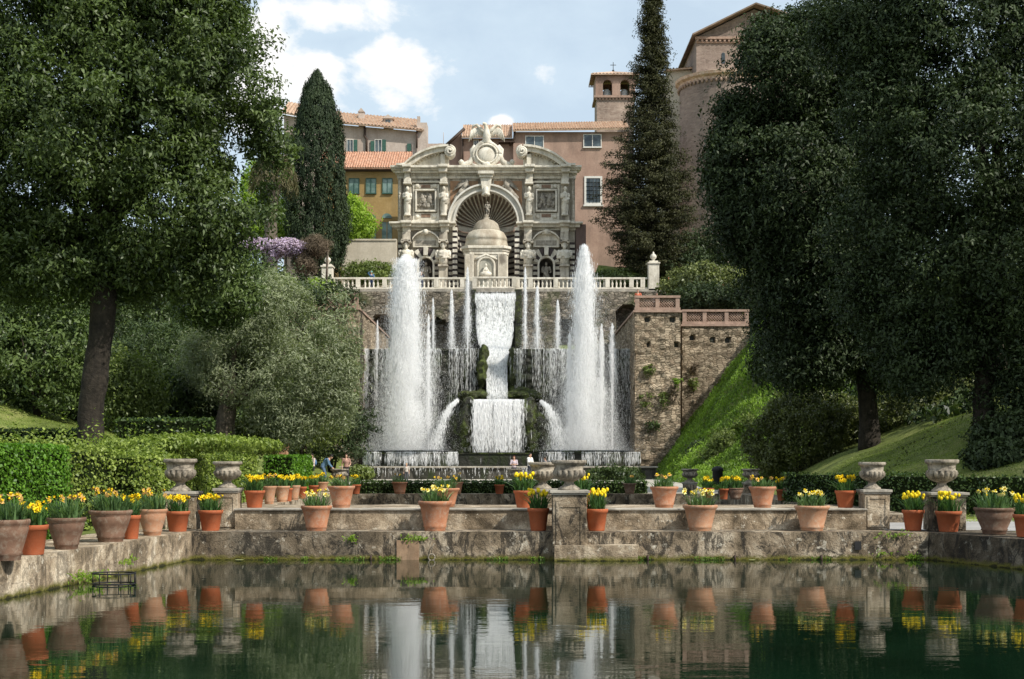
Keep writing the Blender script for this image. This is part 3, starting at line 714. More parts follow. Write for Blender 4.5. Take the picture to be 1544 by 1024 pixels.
P(1228, 800, ZL, 54, 38, 'large', 'terra_tan', 'narc', 'big tan terracotta pot of pale narcissi on the ledge near the buff panelled pedestal', nfl=18, d=30.85)
P(315, 800, ZL, 38, 31, 'plastic', 'plastic', 'daff', 'orange plastic pot of yellow daffodils at the left corner of the pond ledge', nfl=22, d=30.9)
P(812, 803, ZL, 34, 34, 'plastic', 'plastic', 'tulip', 'orange plastic pot of yellow tulips touching the left side of the central pedestal', nfl=20, fh=1.3, d=30.9)
P(900, 803, ZL, 36, 33, 'plastic', 'plastic', 'tulip', 'orange plastic pot of yellow tulips right of the central pedestal', nfl=22, fh=1.3, d=30.9)
P(1380, 799, ZL, 34, 31, 'plastic', 'plastic', 'tulip', 'dark orange plastic pot of yellow tulips left of the right corner pedestal', nfl=20, fh=1.2, d=31.0)
P(1434, 799, ZL, 40, 31, 'plastic', 'plastic', 'tulip', 'orange plastic pot of yellow tulips in front of the right corner urn', nfl=26, fh=1.25, d=30.5)
P(1506, 806, ZL, 62, 40, 'bowl', 'terra_dk', 'narc', 'wide dark terracotta pot of pale narcissi on the right pond wall', nfl=14, nleaf=170, fh=1.2)
P(1552, 810, ZL, 40, 34, 'plastic', 'plastic', 'tulip', 'orange plastic pot cut by the right edge of the picture', nfl=14, fh=1.2)
P(265, 802, ZL, 38, 31, 'plastic', 'plastic', 'daff', 'orange plastic pot of yellow daffodils on the left wall, nearest the pond corner', nfl=24)
P(226, 808, ZL, 46, 40, 'bowl', 'terra_tan', 'faded', 'pale tan terracotta pot of fading narcissi on the left pond wall', nfl=10, nleaf=170, fh=1.2)
P(195, 813, ZL, 30, 36, 'plastic', 'plastic', 'daff', 'small orange pot of daffodils squeezed between the dark bowl and the tan pot', nfl=16, fh=1.2)
P(161, 818, ZL, 66, 48, 'bowl', 'terra_dk', 'faded', 'widest dark brown terracotta bowl on the left pond wall', nfl=14, nleaf=220, fh=1.25)
P(94, 829, ZL, 60, 48, 'bowl', 'terra_dk', 'faded', 'dark terracotta bowl with leafy narcissi in front of the bright clipped hedge', nfl=12, nleaf=200, fh=1.25)
P(45, 837, ZL, 46, 45, 'plastic', 'plastic', 'daff', 'red-orange plastic pot of yellow daffodils on the left pond wall, second from the picture edge', nfl=18, fh=1.1, nleaf=130)
P(5, 846, ZL, 66, 62, 'bowl', 'terra_dk', 'faded', 'dark terracotta bowl cut by the left edge of the picture', nfl=10, nleaf=200, fh=1.2)
# on the walkway wall
PT = PZ+0.048
P(382, 768, PT, 32, 26, 'plastic', 'plastic', 'daff', 'orange plastic pot of daffodils on the walkway wall beside the left pedestal', nfl=24, d=32.0)
P(513, 768, PT, 42, 33, 'large', 'terra', 'faded', 'terracotta pot of leafy narcissi on the walkway wall above the ledge pots on the left', nfl=6, fh=0.8, d=32.0)
P(672, 763, PZ+.01, 42, 28, 'large', 'terra', 'faded', 'terracotta pot on the walkway wall directly behind the pot above the rusty slab', nfl=5, fh=0.9, d=33.8)
P(790, 768, PT, 32, 26, 'plastic', 'plastic', 'tulip', 'orange plastic pot of yellow tulips on the walkway wall left of the central urns', nfl=22, fh=1.2, d=32.0)
P(877, 768, PT, 32, 26, 'plastic', 'plastic', 'tulip', 'pot of yellow tulips on the walkway wall mostly hidden by the central pedestal', nfl=18, fh=1.1, d=32.0)
P(1003, 769, PT, 44, 32, 'large', 'terra', 'faded', 'terracotta pot of leafy narcissi on the walkway wall right of the central urns', nfl=4, fh=0.9, d=32.0)
P(1152, 769, PT, 42, 32, 'large', 'terra', 'faded', 'terracotta pot of leafy narcissi on the walkway wall between the two tan ledge pots', nfl=5, fh=0.7, d=32.0)
P(1277, 767, PT, 32, 26, 'plastic', 'plastic', 'daff', 'orange plastic pot of yellow daffodils on the walkway wall beside the buff pedestal', nfl=24, d=32.0)
# around the far pond
ZE = 0.765
for px, by, w, h, k, m, fl, lab in (
    (405, 760, 22, 27, 'large', 'terra_tan', 'faded', 'first small terracotta pot in the row along the far pond left edge'),
    (424, 757, 25, 24, 'large', 'terra_tan', 'daff', 'wider tan pot second in the row along the far pond left edge'),
    (434, 756, 14, 20, 'plastic', 'plastic', 'daff', 'narrow orange pot third in the row along the far pond left edge'),
    (443, 754, 19, 22, 'large', 'terra_tan', 'daff', 'tan pot fourth in the row along the far pond left edge'),
    (455, 752, 14, 18, 'plastic', 'plastic', 'daff', 'orange pot fifth in the row along the far pond left edge'),
    (472, 748, 16, 16, 'plastic', 'plastic', 'daff', 'orange pot sixth in the row along the far pond left edge, beside the denim man')):
    P(px, by, ZE, w, h, k, m, fl, lab, far=True, nfl=12, nleaf=60, fh=1.1)
for px, by, w, h, k, m, fl, lab in (
    (484, 745, 22, 18, 'large', 'terra_tan', 'daff', 'far tan pot of daffodils in front of the bending man in denim'),
    (536, 745, 16, 14, 'plastic', 'plastic', 'daff', 'far orange pot of daffodils on the far pond wall below the woman in brown'),
    (602, 746, 25, 18, 'large', 'terra', 'faded', 'far terracotta pot on the far pond wall below the small child'),
    (688, 746, 21, 18, 'large', 'terra', 'faded', 'far terracotta pot on the far pond wall left of the cascade'),
    (753, 746, 16, 14, 'plastic', 'plastic', 'daff', 'far orange pot of daffodils left of the seated woman'),
    (950, 747, 21, 16, 'large', 'terra_dk', 'faded', 'far dark terracotta pot on the far pond wall right of the central urns')):
    P(px, by, 0.615, w, h, k, m, fl, lab, far=True, nfl=10 if fl=='daff' else 3, nleaf=60, fh=1.2, d=62.05)
for px, by, w, h, k, m, fl, lab in (
    (1068, 751, 20, 15, 'plastic', 'plastic', 'daff', 'first shaded pot of daffodils on the far pond right edge, left of the dark bowl'),
    (1092, 753, 16, 16, 'plastic', 'plastic', 'daff', 'shaded orange pot of daffodils second on the far pond right edge'),
    (1110, 753, 26, 17, 'bowl', 'terra_dk', 'daff', 'shaded dark bowl of daffodils on the far pond right edge'),
    (1180, 755, 18, 17, 'plastic', 'plastic', 'daff', 'shaded orange pot just right of the terracotta pot on the walkway wall'),
    (1200, 756, 34, 20, 'bowl', 'terra_dk', 'faded', 'wide shaded dark bowl beyond the walkway wall on the right'),
    (1250, 758, 28, 20, 'bowl', 'terra_dk', 'daff', 'shaded dark bowl with bright daffodils left of the buff pedestal')):
    P(px, by, ZE, w, h, k, m, fl, lab, far=True, nfl=14, nleaf=60, fh=1.2)
# white plant label on one pot, floating leaf pads, wire frame
for px, py, w, lab in ((361, 844, 14, 'pale lily pad floating by the pond wall on the left'), (1134, 845, 11, 'pale lily pad floating by the pond wall on the right')):
    d = EYE*F/(py-HY); d = min(d, D1-0.25); mb = MB(); mb.lathe([(0.001, 0.012), (S(w,d)/2, 0.02)], (X(px,d), d, 0), 14); single(build('lily_pad', mb, plain('lily_pad', (0.30,0.33,0.14))), lab, 'lily pad')
mb = MB()
dW = 24.6; xw0, xw1 = X(140,dW), X(204,dW)
ring1 = [(xw0+(xw1-xw0)*(0.5+0.5*math.cos(a)), dW+0.28*math.sin(a), 0.02) for a in np.linspace(0, 2*PI, 25)]
ring2 = [(p[0], p[1], 0.20) for p in ring1]
mb.tube(ring1, 0.013, 5); mb.tube(ring2, 0.013, 5)
for k in (0, 2, 4, 6, 8, 12, 16, 20, 22): mb.tube([ring1[k], ring2[k]], 0.010, 5)
single(build('wire_frame', mb, M['metal']), 'dark round metal frame half sunk in the pond by the left wall', 'metal frame')
mb = MB(); mb.lathe([(0.24,0),(0.26,0.9),(0.30,0.93),(0.28,1.05),(0.10,1.16)], (X(1082,70), 70, 0.62), 14)
single(build('litter_bin', mb, M['metal']), 'small black bin between the two shaded urns at the foot of the slope', 'bin')

for px, lab in ((560, 'short rusty iron peg at the waterline below the leftmost big ledge pot'), (976, 'short rusty iron peg at the waterline just right of the plinth block'), (1107, 'short rusty iron peg at the waterline near the right lily pad'), (1237, 'short rusty iron peg at the waterline below the pot beside the buff pedestal')):
    mb = MB(); mb.tube([(X(px,D1), D1+.05, .07), (X(px,D1), D1-.12, .075)], .022, 6); mb.tube([(X(px,D1), D1-.11, -.05), (X(px,D1), D1-.115, .11)], .026, 6)
    single(build('iron_peg', mb, M['wood']), lab, 'peg', 'pegs along the pond wall')
mb = MB(); mb.box(X(1288,D1), X(1298,D1), D1-.045, D1-.02, Z(829,D1), Z(816,D1)); single(build('drain_hole', mb, M['metal']), 'small square black drain hole in the pond wall below the buff pedestal', 'drain')
# ------------------------------------------------------------------ the great organ facade
FD = 135.0
def fx(px): return X(px, FD)
def fz(py): return Z(py, FD)
fs = FD/F
fac = thing('fountain_facade', 'tall cream baroque facade with a big shell arch and broken pediment above the balustrade', 'facade', (fx(733), FD, 16.9))
AX = 733.0
def fb(mb, x0, x1, y0, y1, front, back=0.6, mi=0):
    """box given by picture columns/rows on the facade, front = metres proud of the facade plane"""
    mb.box(fx(x0), fx(x1), FD-front, FD+back, fz(y1), fz(y0), mi)
def arc_pts(cx, cy, r, a0, a1, n, ry=None):
    ry = ry or r
    return [(fx(cx + r*math.cos(a)), fz(cy - ry*math.sin(a))) for a in np.linspace(a0, a1, n)]
# main wall with the arch hole and two small niches: built of butted strips
mb = MB()
R_IN = 47; ACY = 337
# upper wall: fill around the arch (prisms between arch and rectangle)
def arch_fill(mb, cx, cy, r, xl, xr, ytop, y0, y1, n=24, ry=None):
    pts = arc_pts(cx, cy, r, PI, 0, n, ry)
    for i in range(n-1):
        (xa, za), (xb, zb) = pts[i], pts[i+1]
        mb.prism_xz([(xa, za), (xb, zb), (xb, fz(ytop)), (xa, fz(ytop))], y0, y1)
    if xl < cx-r: mb.box(fx(xl), fx(cx-r), y0, y1, fz(cy), fz(ytop))
    if xr > cx+r: mb.box(fx(cx+r), fx(xr), y0, y1, fz(cy), fz(ytop))
arch_fill(mb, AX, ACY, R_IN, 600, 867, 263, FD, FD+0.6, 28)
# lower wall parts with small niches at 642.5 and 823.5
for c in (642.5, 823.5):
    xl, xr = (600, 686) if c < 700 else (780, 867)
    arch_fill(mb, c, 400, 10.5, xl, xr, 337, FD, FD+0.6, 12)
    mb.box(fx(xl), fx(c-10.5), FD, FD+0.6, 15.5, fz(400)); mb.box(fx(c+10.5), fx(xr), FD, FD+0.6, 15.5, fz(400))
mb.box(fx(600), fx(867), FD+0.62, FD+9.5, fz(262), fz(258))
build('wall', mb, M['trav'], fac)
# side returns and roof behind
mb = MB(); mb.box(fx(600), fx(604), FD+0.61, FD+9, 15.5, fz(263)); mb.box(fx(863), fx(867), FD+0.61, FD+9, 15.5, fz(263))
build('side_wall', mb, M['trav'], fac)
# small niche recesses and statues
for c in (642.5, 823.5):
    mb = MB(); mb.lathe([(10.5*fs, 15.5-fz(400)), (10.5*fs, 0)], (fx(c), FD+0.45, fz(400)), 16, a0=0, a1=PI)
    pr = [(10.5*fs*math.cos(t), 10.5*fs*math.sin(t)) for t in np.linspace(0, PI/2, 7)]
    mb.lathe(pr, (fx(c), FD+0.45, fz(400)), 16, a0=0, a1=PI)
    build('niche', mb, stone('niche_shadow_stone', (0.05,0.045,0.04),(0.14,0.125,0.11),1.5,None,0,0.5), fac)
# cornices and entablature of the upper order
mb = MB()
fb(mb, 590, 876, 253, 256.5, 1.25); fb(mb, 592, 874, 256.6, 259, 1.0); fb(mb, 596, 870, 259.1, 262.9, 0.72)
fb(mb, 599, 868, 263, 270, 0.22)
for xa, xb in ((608,621),(661,676),(791,806),(845,860)):
    fb(mb, xa, xb, 252.4, 256.4, 1.65); fb(mb, xa+1, xb-1, 256.7, 262.8, 1.3); fb(mb, xa+2.5, xb-2.5, 263.1, 271, 0.75)
x = 602
while x < 866:
    if abs(x-AX) > 11: fb(mb, x, x+1.3, 263.2, 265.6, 0.5)
    x += 2.6
build('upper_cornice', mb, M['trav_lt'], fac, bevel=0.03)
mb = MB()
fb(mb, 588, 688, 337.2, 340, 1.25); fb(mb, 592, 686, 340.1, 344.5, 0.85); fb(mb, 599, 684, 344.6, 348, 0.35)
fb(mb, 778, 878, 337.2, 340, 1.25); fb(mb, 780, 874, 340.1, 344.5, 0.85); fb(mb, 782, 868, 344.6, 348, 0.35)
for xa, xb in ((606,622),(663,679),(788,804),(843,859)):
    fb(mb, xa, xb, 336.6, 340.2, 1.75); fb(mb, xa+1, xb-1, 340.3, 344.4, 1.4); fb(mb, xa+2, xb-2, 344.7, 352, 0.9)
build('middle_cornice', mb, M['trav_lt'], fac, bevel=0.03)
# broken segmental pediment halves with scroll
for sgn in (-1, 1):
    def mx(px): return px if sgn < 0 else 2*AX - px
    mb = MB()
    pts_o = []; pts_i = []
    for t in np.linspace(0, 1, 18):
        a = math.radians(152 - 62*t)
        cx, cy = 677, 306; rx, ry = 88, 82
        pts_o.append((cx + rx*math.cos(a), cy - ry*math.sin(a) + 0)); pts_i.append((cx + (rx-9)*math.cos(a), cy-(ry-8)*math.sin(a)))
    pts_o = [(min(max(x_, 596), 690), min(y_, 252.3)) for x_, y_ in pts_o]; pts_i = [(x_, min(y_, 252.3)) for x_, y_ in pts_i]
    for i in range(17):
        q = [(fx(mx(pts_o[i][0])), fz(pts_o[i][1])), (fx(mx(pts_o[i+1][0])), fz(pts_o[i+1][1])), (fx(mx(pts_i[i+1][0])), fz(pts_i[i+1][1])), (fx(mx(pts_i[i][0])), fz(pts_i[i][1]))]
        if sgn > 0: q = q[::-1]
        mb.prism_xz(q[::-1], FD-1.2, FD+0.4)
        q2 = [(fx(mx(pts_o[i][0])), fz(pts_o[i][1]-1.6)), (fx(mx(pts_o[i+1][0])), fz(pts_o[i+1][1]-1.6)), (fx(mx(pts_o[i+1][0])), fz(pts_o[i+1][1]+1.6)), (fx(mx(pts_o[i][0])), fz(pts_o[i][1]+1.6))]
        if sgn > 0: q2 = q2[::-1]
        mb.prism_xz(q2[::-1], FD-1.5, FD+0.41)
    # tympanum
    ty = [(fx(mx(a)), fz(b)) for a, b in pts_i] + [(fx(mx(677)), fz(252.4)), (fx(mx(pts_i[0][0])), fz(252.4))]
    if sgn < 0: ty = ty[::-1]
    mb.prism_xz(ty, FD-0.45, FD+0.35)
    # dentils under the arc and the end pier
    for i in range(1, 17):
        cxp, cyp = pts_i[i]; mb.box(*sorted((fx(mx(cxp-0.8)), fx(mx(cxp+0.8)))), FD-0.9, FD-0.46, fz(cyp+2.6), fz(cyp+0.6))
    mb.box(*sorted((fx(mx(665)), fx(mx(672)))), FD-1.0, FD+0.38, fz(252.3), fz(236))
    build('pediment', mb, M['trav_lt'], fac, bevel=0.02)
    mb = MB()   # volute: coil of shrinking drum
    cxs, cys = mx(679), 233
    sp = []
    for t in np.linspace(0, 1, 40):
        a = (0.5 + 4.6*t)*PI if True else 0; r_ = 8.3*(1-0.86*t)
        sp.append((fx(cxs + (1 if sgn < 0 else -1)*r_*math.cos(PI/2 - (a-PI/2))), FD-1.45-0.25*t, fz(cys - r_*math.sin(PI/2-(a-PI/2)))))
    mb.tube(sp, [0.13 + 0.0*i for i in range(40)], 6)
    mb.lathe([(7.6*fs, 0), (7.8*fs, 0.1), (7.8*fs, 1.5), (7.6*fs, 1.6)], (0,0,0), 22)
    # turn the drum to face the viewer
    nvd = 4*22+2*22
    for k in range(len(mb.v)-nvd, len(mb.v)):
        a, b, c = mb.v[k]; mb.v[k] = (fx(cxs)+a, FD+0.15-c, fz(cys)+b)
    build('volute', mb, M['trav_lt'], fac)
# archivolt of the great arch
mb = MB()
for (r0, r1, fr) in ((46.9, 49.5, 0.75), (49.5, 55, 0.55), (55, 57.6, 0.95)):
    n = 40
    for i in range(n):
        a0 = PI*i/n; a1 = PI*(i+1)/n
        q = [(fx(AX+r0*math.cos(a0)), fz(ACY-r0*math.sin(a0))), (fx(AX+r1*math.cos(a0)), fz(ACY-r1*math.sin(a0))), (fx(AX+r1*math.cos(a1)), fz(ACY-r1*math.sin(a1))), (fx(AX+r0*math.cos(a1)), fz(ACY-r0*math.sin(a1)))]
        mb.prism_xz(q, FD-fr, FD+0.3+fr*0.1)
build('archivolt', mb, stone('archivolt_stone', (0.52,0.49,0.43),(0.72,0.69,0.62),1.2,(0.35,0.32,0.27),0.3,0.2), fac)
# shell of the apse
NR = 22; ribs = MB(); sh = MB()
Rs = 46.8*fs; D_ = Rs*1.0
c0 = Vector((fx(AX), FD+0.3, fz(ACY)))
foc = Vector((fx(AX), FD+0.3+D_*0.95, fz(ACY)))     # ribs meet low at the back centre
def shell(u, v):   # u along the arch 0..pi, v from rim (0) to centre back (1)
    a = u; rimp = Vector((math.cos(a)*Rs, 0, math.sin(a)*Rs))
    ph = v*PI/2
    return c0 + Vector((rimp.x*math.cos(ph), D_*math.sin(ph), rimp.z*math.cos(ph)))
n1, n2 = 132, 14
vs = [];
for j in range(n2+1):
    for i in range(n1+1):
        u = PI*i/n1; p = shell(u, j/n2); dirn = (p-c0).normalized()
        vs.append(p + dirn*0.22*abs(math.sin(u*NR/1.0))*math.cos(j/n2*PI/2))
fsx = [(j*(n1+1)+i, j*(n1+1)+i+1, (j+1)*(n1+1)+i+1, (j+1)*(n1+1)+i) for j in range(n2) for i in range(n1)]
sh.add(vs, fsx, 0, True)
build('shell_vault', sh, stone('shell_mosaic', (0.15,0.125,0.10),(0.44,0.37,0.30),2.2,(0.26,0.14,0.10),0.6,0.6,9,streak=False), fac)
for k in range(NR+1):
    u = PI*k/NR
    ribs.tube([shell(u, t)*1.0 for t in np.linspace(0, 0.97, 12)], [0.10*(1-0.7*t) for t in np.linspace(0,1,12)], 5)
build('shell_rib', ribs, M['trav_lt'], fac)
# lower half of the apse: banded curved wall (dark and light courses)
bands = {}
def band(key):
    return bands.setdefault(key, MB())
y = 345.0; k = 0
while y < 440:
    h = 4.6 if k % 2 == 0 else 3.6
    mi = k % 2
    rr = Rs*(1.0 if k % 2 == 0 else 1.012)
    zt, zb = fz(y), fz(y+h)
    band('apse').lathe([(rr, zb), (rr, zt)], (fx(AX), FD+0.3, 0), 28, mi, a0=0, a1=PI, smooth=False)
    for (xa, xb) in ((683, 690),(776, 783)):
        band(xa).box(fx(xa), fx(xb), FD-(0.9 if k%2==0 else 0.8), FD+0.4, zb+.001, zt-.001, mi)
    if y > 362:
        for (xa, xb) in ((600.5, 606.5), (859, 866.5), (620.5, 631), (654, 664), (676.5, 683), (783.1, 789.5), (803, 813), (834, 845)):
            if y < 385 and (xa in (620.5, 654, 803, 834)): continue
            band(xa+.01).box(fx(xa), fx(xb), FD-(0.30 if k%2==0 else 0.24), FD-0.002, zb+.001, zt-.001, mi)
    y += h; k += 1
for key, b in bands.items(): build('banded_apse' if key == 'apse' else 'banded_pier', b, [M['trav_lt'], M['dkstone']], fac)
mb = MB(); mb.lathe([(Rs*0.90, fz(345.2)), (Rs*0.89, fz(343)), (Rs*0.94, fz(339)), (Rs*1.0, fz(337.5))], (fx(AX), FD+0.3, 0), 36, a0=0, a1=PI)
build('apse_cornice', mb, M['trav_lt'], fac)
# voussoirs over the small niches and small pediments
for c in (642.5, 823.5):
    for i in range(9):
        a0 = PI*(0.06+0.88*i/9); a1 = PI*(0.06+0.88*(i+1)/9)-0.02
        b = MB(); r0, r1 = 13.2, 26 if 2 <= i <= 6 else 20
        q = [(c+r0*math.cos(a0), 400-r0*math.sin(a0)), (c+r1*math.cos(a0), 400-min(r1*math.sin(a0), 25)), (c+r1*math.cos(a1), 400-min(r1*math.sin(a1), 25)), (c+r0*math.cos(a1), 400-r0*math.sin(a1))]
        b.prism_xz([(fx(a), fz(bq)) for a, bq in q], FD-(0.5 if i%2 else 0.56), FD-0.31)
        build('voussoir', b, M['dkstone' if i % 2 else 'trav_lt'], fac)
    vl = MB()
    for i in range(14):
        a0 = PI*i/14; a1 = PI*(i+1)/14
        q = [(c+10.4*math.cos(a0), 400-10.4*math.sin(a0)), (c+13.1*math.cos(a0), 400-13.1*math.sin(a0)), (c+13.1*math.cos(a1), 400-13.1*math.sin(a1)), (c+10.4*math.cos(a1), 400-10.4*math.sin(a1))]
        vl.prism_xz([(fx(a), fz(bq)) for a, bq in q], FD-0.72, FD-0.05)
    fb(vl, c-13.1, c-10.4, 400.1, 440, 0.72, -0.05); fb(vl, c+10.4, c+13.1, 400.1, 440, 0.72, -0.05)
    build('niche_frame', vl, M['trav_lt'], fac)
    vl = MB(); fb(vl, c-3, c+3, 374.5, 386.6, 1.0, -0.05); build('keystone', vl, M['trav_lt'], fac)
for c in (642.5, 823.5):
    mb = MB()
    fb(mb, c-19.5, c+19.5, 361.5, 374, 0.55, -0.01); 
    pts = arc_pts(c, 372, 22.5, math.radians(152), math.radians(28), 12, 22.5)
    for i in range(11):
        (xa, za), (xb, zb) = pts[i], pts[i+1]
        mb.prism_xz([(xa, za-0.16), (xb, zb-0.16), (xb, zb), (xa, za)], FD-1.0, FD-0.01)
        mb.prism_xz([(xa, fz(361.4)), (xb, fz(361.4)), (xb, zb-0.17), (xa, za-0.17)], FD-0.5, FD-0.01)
    mb.ell((fx(c), FD-0.9, fz(352)), (0.28, 0.3, 0.28), 10, 6); mb.tube([(fx(c-6), FD-0.8, fz(355)), (fx(c), FD-0.9, fz(350.5)), (fx(c+6), FD-0.8, fz(355))], 0.1, 6)
    build('small_pediment', mb, M['trav_lt'], fac, bevel=0.015)
    mb = MB(); fb(mb, c-15.5, c+15.5, 364, 371.5, 0.58, -0.56)
    build('tablet', mb, M['relief'], fac)
# relief panels of the upper bays with mouldings and brown marble insets
def figure_relief(mb, cx, cy, sc, seed, dy):
    r_ = random.Random(seed)
    def pt(a, b, c=0.0): return (fx(cx+a*sc), dy-0.12-c, fz(cy-b*sc))
    for off, s in ((-6, 1), (6, -1)):
        mb.ell(pt(off, 8), (0.16, 0.2, 0.2), 8, 6)
        mb.cap(pt(off, 6), 0.2, pt(off+s*1.0, 1), 0.26, 8)
        mb.cap(pt(off+s, 0), 0.2, pt(off+s*4, -4), 0.14, 8); mb.cap(pt(off+s*4, -4), 0.14, pt(off+s*2.5, -9), 0.09, 8)
        mb.cap(pt(off, 0), 0.2, pt(off-s*2, -5), 0.14, 8); mb.cap(pt(off-s*2, -5), 0.14, pt(off-s*4, -9), 0.09, 8)
        mb.cap(pt(off, 5), 0.12, pt(off+s*4, 8), 0.08, 8); mb.cap(pt(off, 5), 0.12, pt(off-s*4, 3), 0.08, 8)
    for k in range(9): mb.ell(pt(r_.uniform(-13, 13), r_.uniform(-11, 11)), (r_.uniform(.1,.3), 0.12, r_.uniform(.08,.25)), 7, 5)
for c in (642.5, 823.5):
    mb = MB()
    for (xa, xb, ya, yb, fr) in ((c-20, c+20, 279, 285, 0.30), (c-20, c+20, 322, 333, 0.30), (c-20, c-17, 285.1, 321.9, 0.30), (c+17, c+20, 285.1, 321.9, 0.30),
                                 (c-16, c+16, 286.5, 289, 0.55), (c-16, c+16, 318, 320.5, 0.55), (c-16, c-13.5, 289.1, 317.9, 0.55), (c+13.5, c+16, 289.1, 317.9, 0.55),
                                 (c-22, c+22, 333.1, 336.5, 0.5), (c-22, c+22, 274, 276.5, 0.35)):
        fb(mb, xa, xb, ya, yb, fr, -0.002)
    for ya in (281, 327):
        for s in (-1, 1): mb.ell((fx(c+s*13), FD-0.34, fz(ya+0.5)), (0.24, 0.12, 0.2), 8, 6)
    build('panel_moulding', mb, M['trav_lt'], fac, bevel=0.02)
    mb = MB(); fb(mb, c-13.4, c+13.4, 289.1, 317.9, 0.08, -0.003); figure_relief(mb, c, 303, 1.0, int(c), FD-0.08)
    build('relief_panel', mb, M['relief'], fac)
    mb = MB(); fb(mb, c-7, c+7, 279.6, 284.4, 0.34, -0.31); fb(mb, c-7, c+7, 323.6, 328.6, 0.34, -0.31)
    build('marble_inset', mb, M['brownpanel'], fac)
# spandrel panels with winged figures
for s in (-1, 1):
    mb = MB(); n = 12; x_in, x_out = 12, 54
    for i in range(n):
        a = x_in + (x_out-x_in)*i/n; b = x_in + (x_out-x_in)*(i+1)/n
        ya = ACY - math.sqrt(max(0, 58.2**2-a*a)); yb = ACY - math.sqrt(max(0, 58.2**2-b*b))
        q = [(fx(AX+s*a), fz(ya)), (fx(AX+s*b), fz(min(yb, 320))), (fx(AX+s*b), fz(273)), (fx(AX+s*a), fz(273))]
        if s < 0: q = q[::-1]
        mb.prism_xz(q, FD-0.06, FD-0.003)
    build('spandrel_panel', mb, M['salmon'], fac)
    mb = MB()
    def q(a, b, c=0.35): return (fx(AX+s*a), FD-c, fz(b))
    mb.ell(q(29, 275), (0.2, 0.22, 0.25), 10, 8); mb.cap(q(30, 278), 0.24, q(34, 286), 0.30); mb.cap(q(34, 286), 0.28, q(43, 297), 0.22); mb.cap(q(43, 297), 0.22, q(49, 309), 0.12)
    mb.cap(q(37, 289), 0.2, q(47, 299), 0.15); mb.cap(q(29, 279), 0.12, q(23, 284), 0.09); mb.cap(q(23,284), 0.09, q(18, 281), 0.07)
    for k in range(7): mb.cap(q(33, 278), 0.12, q(34+k*2.6, 272+k*1.3+ (k*k*0.25)), 0.06, 6)
    build('winged_relief', mb, M['relief'], fac)
mb = MB()
fb(mb, 721, 745, 262, 266.5, 1.5); fb(mb, 723, 743, 266.6, 271, 1.25)
mb.prism_xz([(fx(728), fz(296)), (fx(738), fz(296)), (fx(741.5), fz(271.1)), (fx(724.5), fz(271.1))], FD-1.1, FD+0.2)
mb.ell((fx(733), FD-1.15, fz(291)), (0.3, 0.25, 0.45), 10, 8); mb.tube([(fx(728), FD-1.1, fz(297)), (fx(733), FD-1.4, fz(295)), (fx(738), FD-1.1, fz(297))], 0.14, 6)
build('keystone', mb, M['trav_lt'], fac, bevel=0.03)
# pilaster strips, capitals, caryatids on spiral shafts
def spiral_mod(a, z): return 1+0.16*math.sin(a*2+z*9)
for c in (615, 669.5, 797.5, 851.5):
    mb = MB(); fb(mb, c-6, c+6, 271.2, 336.4, 0.22, -0.002); fb(mb, c-6.5, c+6.5, 327, 336.4, 0.62, -0.23)
    build('pilaster', mb, M['trav'], fac, bevel=0.02)
    mb = MB(); b = (fx(c), FD-0.75, fz(327))
    mb.lathe([(0.30,0),(0.33,0.08),(0.24,0.15),(0.26,0.3),(0.30,0.8),(0.33,1.2)], b, 20, mod=spiral_mod)
    mb.tube([(b[0], b[1], b[2]+1.1), (b[0]+0.05, b[1]-0.05, b[2]+1.5), (b[0], b[1], b[2]+1.75), (b[0]-0.04, b[1], b[2]+2.05), (b[0], b[1], b[2]+2.2)], [0.34, 0.31, 0.27, 0.36, 0.16], 12)
    mb.cap((b[0], b[1], b[2]+2.15), 0.11, (b[0], b[1]-0.02, b[2]+2.35), 0.11); mb.ell((b[0]+0.02, b[1]-0.05, b[2]+2.52), (0.17, 0.19, 0.23), 12, 8)
    mb.cap((b[0]-0.33, b[1], b[2]+2.02), 0.12, (b[0]-0.36, b[1]-0.12, b[2]+1.65), 0.10); mb.cap((b[0]-0.36, b[1]-0.12, b[2]+1.65), 0.10, (b[0]-0.05, b[1]-0.36, b[2]+1.75), 0.08)
    mb.cap((b[0]+0.33, b[1], b[2]+2.02), 0.12, (b[0]+0.36, b[1]-0.12, b[2]+1.60), 0.10); mb.cap((b[0]+0.36, b[1]-0.12, b[2]+1.6), 0.10, (b[0]+0.1, b[1]-0.34, b[2]+1.35), 0.08)
    build('caryatid', mb, M['trav_lt'], fac)
    mb = MB(); mb.box(b[0]-0.42, b[0]+0.42, b[1]-0.3, FD-0.23, fz(281.5), fz(271.1)-0.05) if False else None
    mb.box(b[0]-0.40, b[0]+0.40, FD-0.95, FD-0.24, fz(280), fz(277.3)); mb.box(b[0]-0.34, b[0]+0.34, FD-0.9, FD-0.24, fz(277.2), fz(271.1))
    build('capital', mb, M['trav_lt'], fac, bevel=0.04)
mb = MB()
for c in (603.3, 863.8): fb(mb, c-2.4, c+2.4, 271, 336.4, 0.35, -0.002); [mb.ell((fx(c), FD-0.4, fz(yy)), (0.14, 0.1, 0.3), 7, 5) for yy in range(278, 332, 7)]
build('edge_strip', mb, M['trav'], fac)
